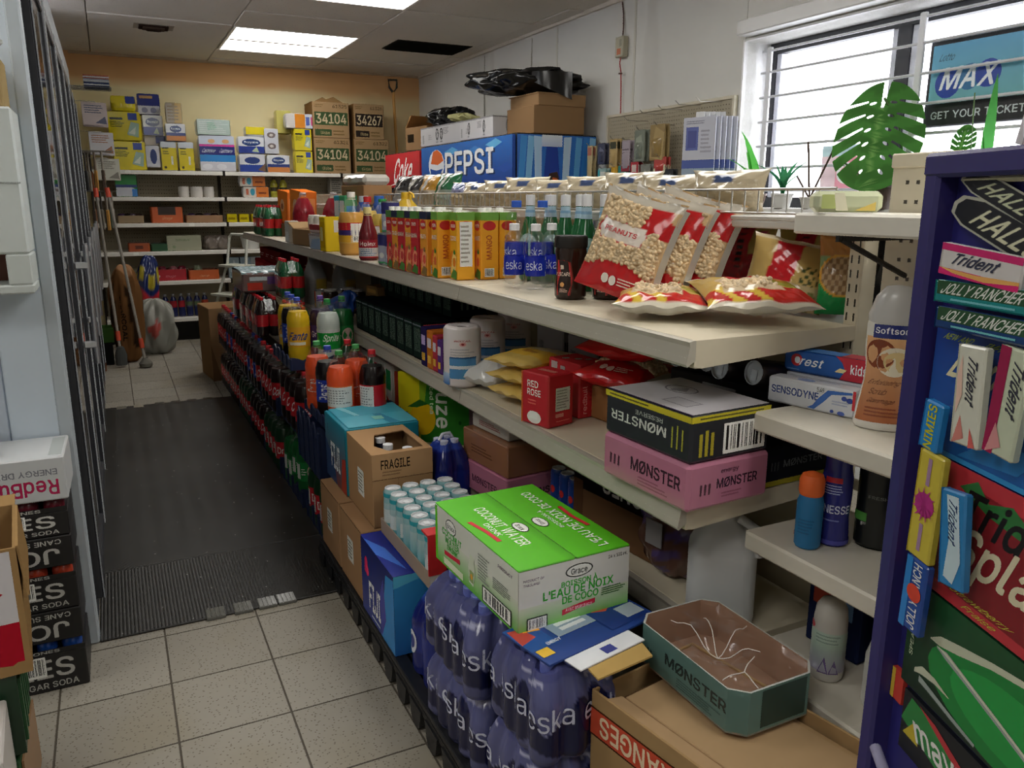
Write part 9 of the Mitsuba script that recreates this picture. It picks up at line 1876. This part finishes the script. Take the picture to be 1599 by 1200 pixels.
# brooms, leaning panel, hanging tools
for k, (x0, y0, x1, y1, lab) in enumerate(((-0.075, 7.95, -0.02, 7.72, 'grey-handled brush with an orange collar leaning by the coolers'), (0.02, 7.78, 0.17, 7.62, 'grey mop handle leaning across the brown sack'))):
    pt = Proto(); a, b = np.array([x0, y0, 1.47]), np.array([x1, y1, 0.10 if k == 0 else 0.03])
    m = MB().tube([a, b], 0.012, '8f8a80', 8); pt.add('handle', m, 'm_satin')
    pt.add('socket', MB().tube([a, a+(a-b)*0.055], 0.02, 'c8482e', 8), 'm_satin'); e = b+(a-b)*0.16
    pt.add('collar', MB().tube([b+(a-b)*0.10, e], 0.02, 'c04a30', 8), 'm_satin')
    if k == 0: pt.add('bristles', MB().lathe([(0.045, -0.14), (0.05, -0.05), (0.03, 0.02), (0.015, 0.03)], 16, '4a4c4a', sx=1, sy=0.6).move(tuple(b+np.array([0, 0, 0.06]))), 'm_matte')
    else: pt.add('mop_head', MB().lathe([(0.05, 0.0), (0.055, 0.03), (0.02, 0.08)], 14, '6a6860').move(tuple(b-np.array([0, 0, 0.02]))), 'm_matte')
    put('broom', pt, (0, 0, 0), 0, lab, 'broom')
pt = Proto(); pt.add('sheet', MB().box(-0.006, -0.12, 0, 0.006, 0.12, 0.78, '6f4a34', r=0.001)); pt.add('sheet', MB().box(-0.016, -0.11, 0, -0.008, 0.11, 0.74, '7a5a44')); put('wood_panel', pt, (-0.15, 7.70, 0.0), 0, 'brown sheets of board leaning at the end of the coolers', 'panel', tilt=(0, -2))
put('wall_crate', carton(0.16, 0.24, 0.13, '3a5a2c', {'right': [('r', 0, 0, 1, 0.5, '7a2a34'), ('r', 0, 0.5, 0.5, 1, '8a9a3a')]}), (-0.14, 8.0, 0.20), 0, 'small green and red box low beside the brooms', 'box'); put('bin', carton(0.14, 0.26, 0.198, '1c1d1c'), (-0.15, 8.0, 0.0), 0, 'black bin on the floor under the small green and red box', 'bin')
rr_ = np.random.default_rng(77)
pt = Proto(); pt.add('board', MB().box(-0.36, 7.75, 0.9, -0.34, 9.2, 2.5, '5f574a')); put('peg_board', pt, (0.026, 0, 0), 0, 'dark peg board on the left wall beyond the coolers', 'peg board')
for k in range(16):
    y = 8.0+0.07*(k % 8)*1.6; z = 1.86 if k < 8 else 1.52; c = ['4a3c30', 'b0803a', '2a2c2e', '7a7468', '5a4a3e', '9a5a30', '3a4434', '86807a'][k % 8]
    pg = Proto(); pg.add('head', MB().box(-0.02, -0.012, -0.34, 0.02, 0.012, -0.16, c, r=0.004), 'm_satin'); pg.add('handle', MB().tube([(0, 0, -0.18), (0, 0, -0.005)], 0.009, ['8a8478', '6a5a4a', '3a3632'][k % 3], 8), 'm_satin')
    put('hanging_tool', pg, (-0.20+0.25*rr_.random(), y, z), 80, 'long-handled utensil hanging on the left wall board', 'tool', 'utensils hanging beyond the coolers')
    pg = Proto(); pg.add('hook', MB().tube([(-0.34, 0, 0.0), (0.08, 0, 0.0), (0.09, 0, 0.02)], 0.003, '8f8c84', 6), 'm_metal'); put('display_hook', pg, (0, y, z+0.002), 0, 'wire hook on the left wall board', 'hook', 'wire hooks on the left wall board')
for k, (z, c1, c2, lab) in enumerate(((2.26, 'a89a98', '3a3f5a', 'pale dark-striped packet on the left wall board'), (2.02, 'b0aeb0', '8a5a3a', 'white packet with orange print on the left wall board'), (1.80, 'a9a89a', '6a665a', 'white speckled packet hanging on the left wall board'))):
    for q in range(3):
        pg = Proto(); m = MB().box(-0.10, -0.004, -0.19, 0.10, 0.004, 0, c1); draw(m, [('lines', 0.1, 0.5, 0.9, 0.9, 4, c2), ('p', [(0.5, 0.1), (0.95, 0.05), (0.9, 0.4)], c2)], plane((-0.10, -0.004, -0.19), (0.2, 0, 0), (0, 0, 0.19))); pg.add('packet', m, 'm_satin')
        put('hanging_packet', pg, (-0.02+0.03*k, 8.15+0.10*q+0.13*k, z+0.015), 12, lab, 'packet', lab[:58])
    pg = Proto(); pg.add('rail', MB().tube([(-0.34, -0.02, 0.0), (-0.01+0.03*k, -0.02, 0.0), (-0.01+0.03*k, 0.3, 0.0)], 0.003, '8f8c84', 6), 'm_metal'); put('display_rail', pg, (0, 8.12+0.13*k, z+0.017), 0, ['upper', 'middle', 'lower'][k]+' wire rail of the left wall board, holding packets', 'rail')
pg = Proto(); m = MB()
for i in range(5): m.tube([(-0.3, 0.07*i, 0), (0.18, 0.07*i, 0)], 0.003, '8f949a', 6)
m.tube([(0.18, 0, 0), (0.18, 0.28, 0)], 0.004, '8f949a', 6); pg.add('rack', m, 'm_metal'); put('wire_rack', pg, (-0.05, 8.1, 2.40), 0, 'wire rack high on the left wall board', 'rack')
for k, c in enumerate(('35405e', '8a8f9a', 'a0604e')):
    put('magazine', carton(0.20, 0.24, 0.03, c, {'front': [('r', 0, 0.2, 1, 0.6, 'b0b2b6')]}), (0.02, 8.22, 2.405+0.031*k), 0, ['dark blue flat box on the wire rack', 'grey flat box on the wire rack', 'rust red flat box on the wire rack'][k], 'box')

# ================================================================ labels of look-alikes: told apart by their order
_words = ['nearest', 'second', 'third', 'fourth', 'fifth', 'sixth', 'seventh', 'eighth', 'ninth', 'tenth', 'eleventh', 'twelfth', 'thirteenth', 'fourteenth', 'fifteenth', 'sixteenth']
_same = {}
for _k, _l in labels.items():
    if _l.get('category') and _l.get('group'): _same.setdefault((_l['label'], _l['group']), []).append(_k)
def _centre(key):
    d = next(scene[k] for k in scene if k == key or k.startswith(key+'__'))
    m = np.array(T(d['to_world']).matrix) if 'to_world' in d else np.eye(4)
    return m[:3, 3]
for (_lab, _g), _ks in _same.items():
    if not 2 <= len(_ks) <= len(_words): continue
    _c = np.array([_centre(k) for k in _ks]); _s = np.ptp(_c, axis=0); _a = int(np.argmax(_s))
    if _s[_a] < 0.01: continue
    for _r, _i in enumerate(np.argsort(_c[:, _a], kind='stable')):
        _w = _words[_r] if (_a == 1 or _r) else ('leftmost' if _a == 0 else 'lowest')
        labels[_ks[_i]]['label'] = _lab + ', ' + (_w if _r == 0 else _w + [' from left', ' nearest', ' from bottom'][_a])
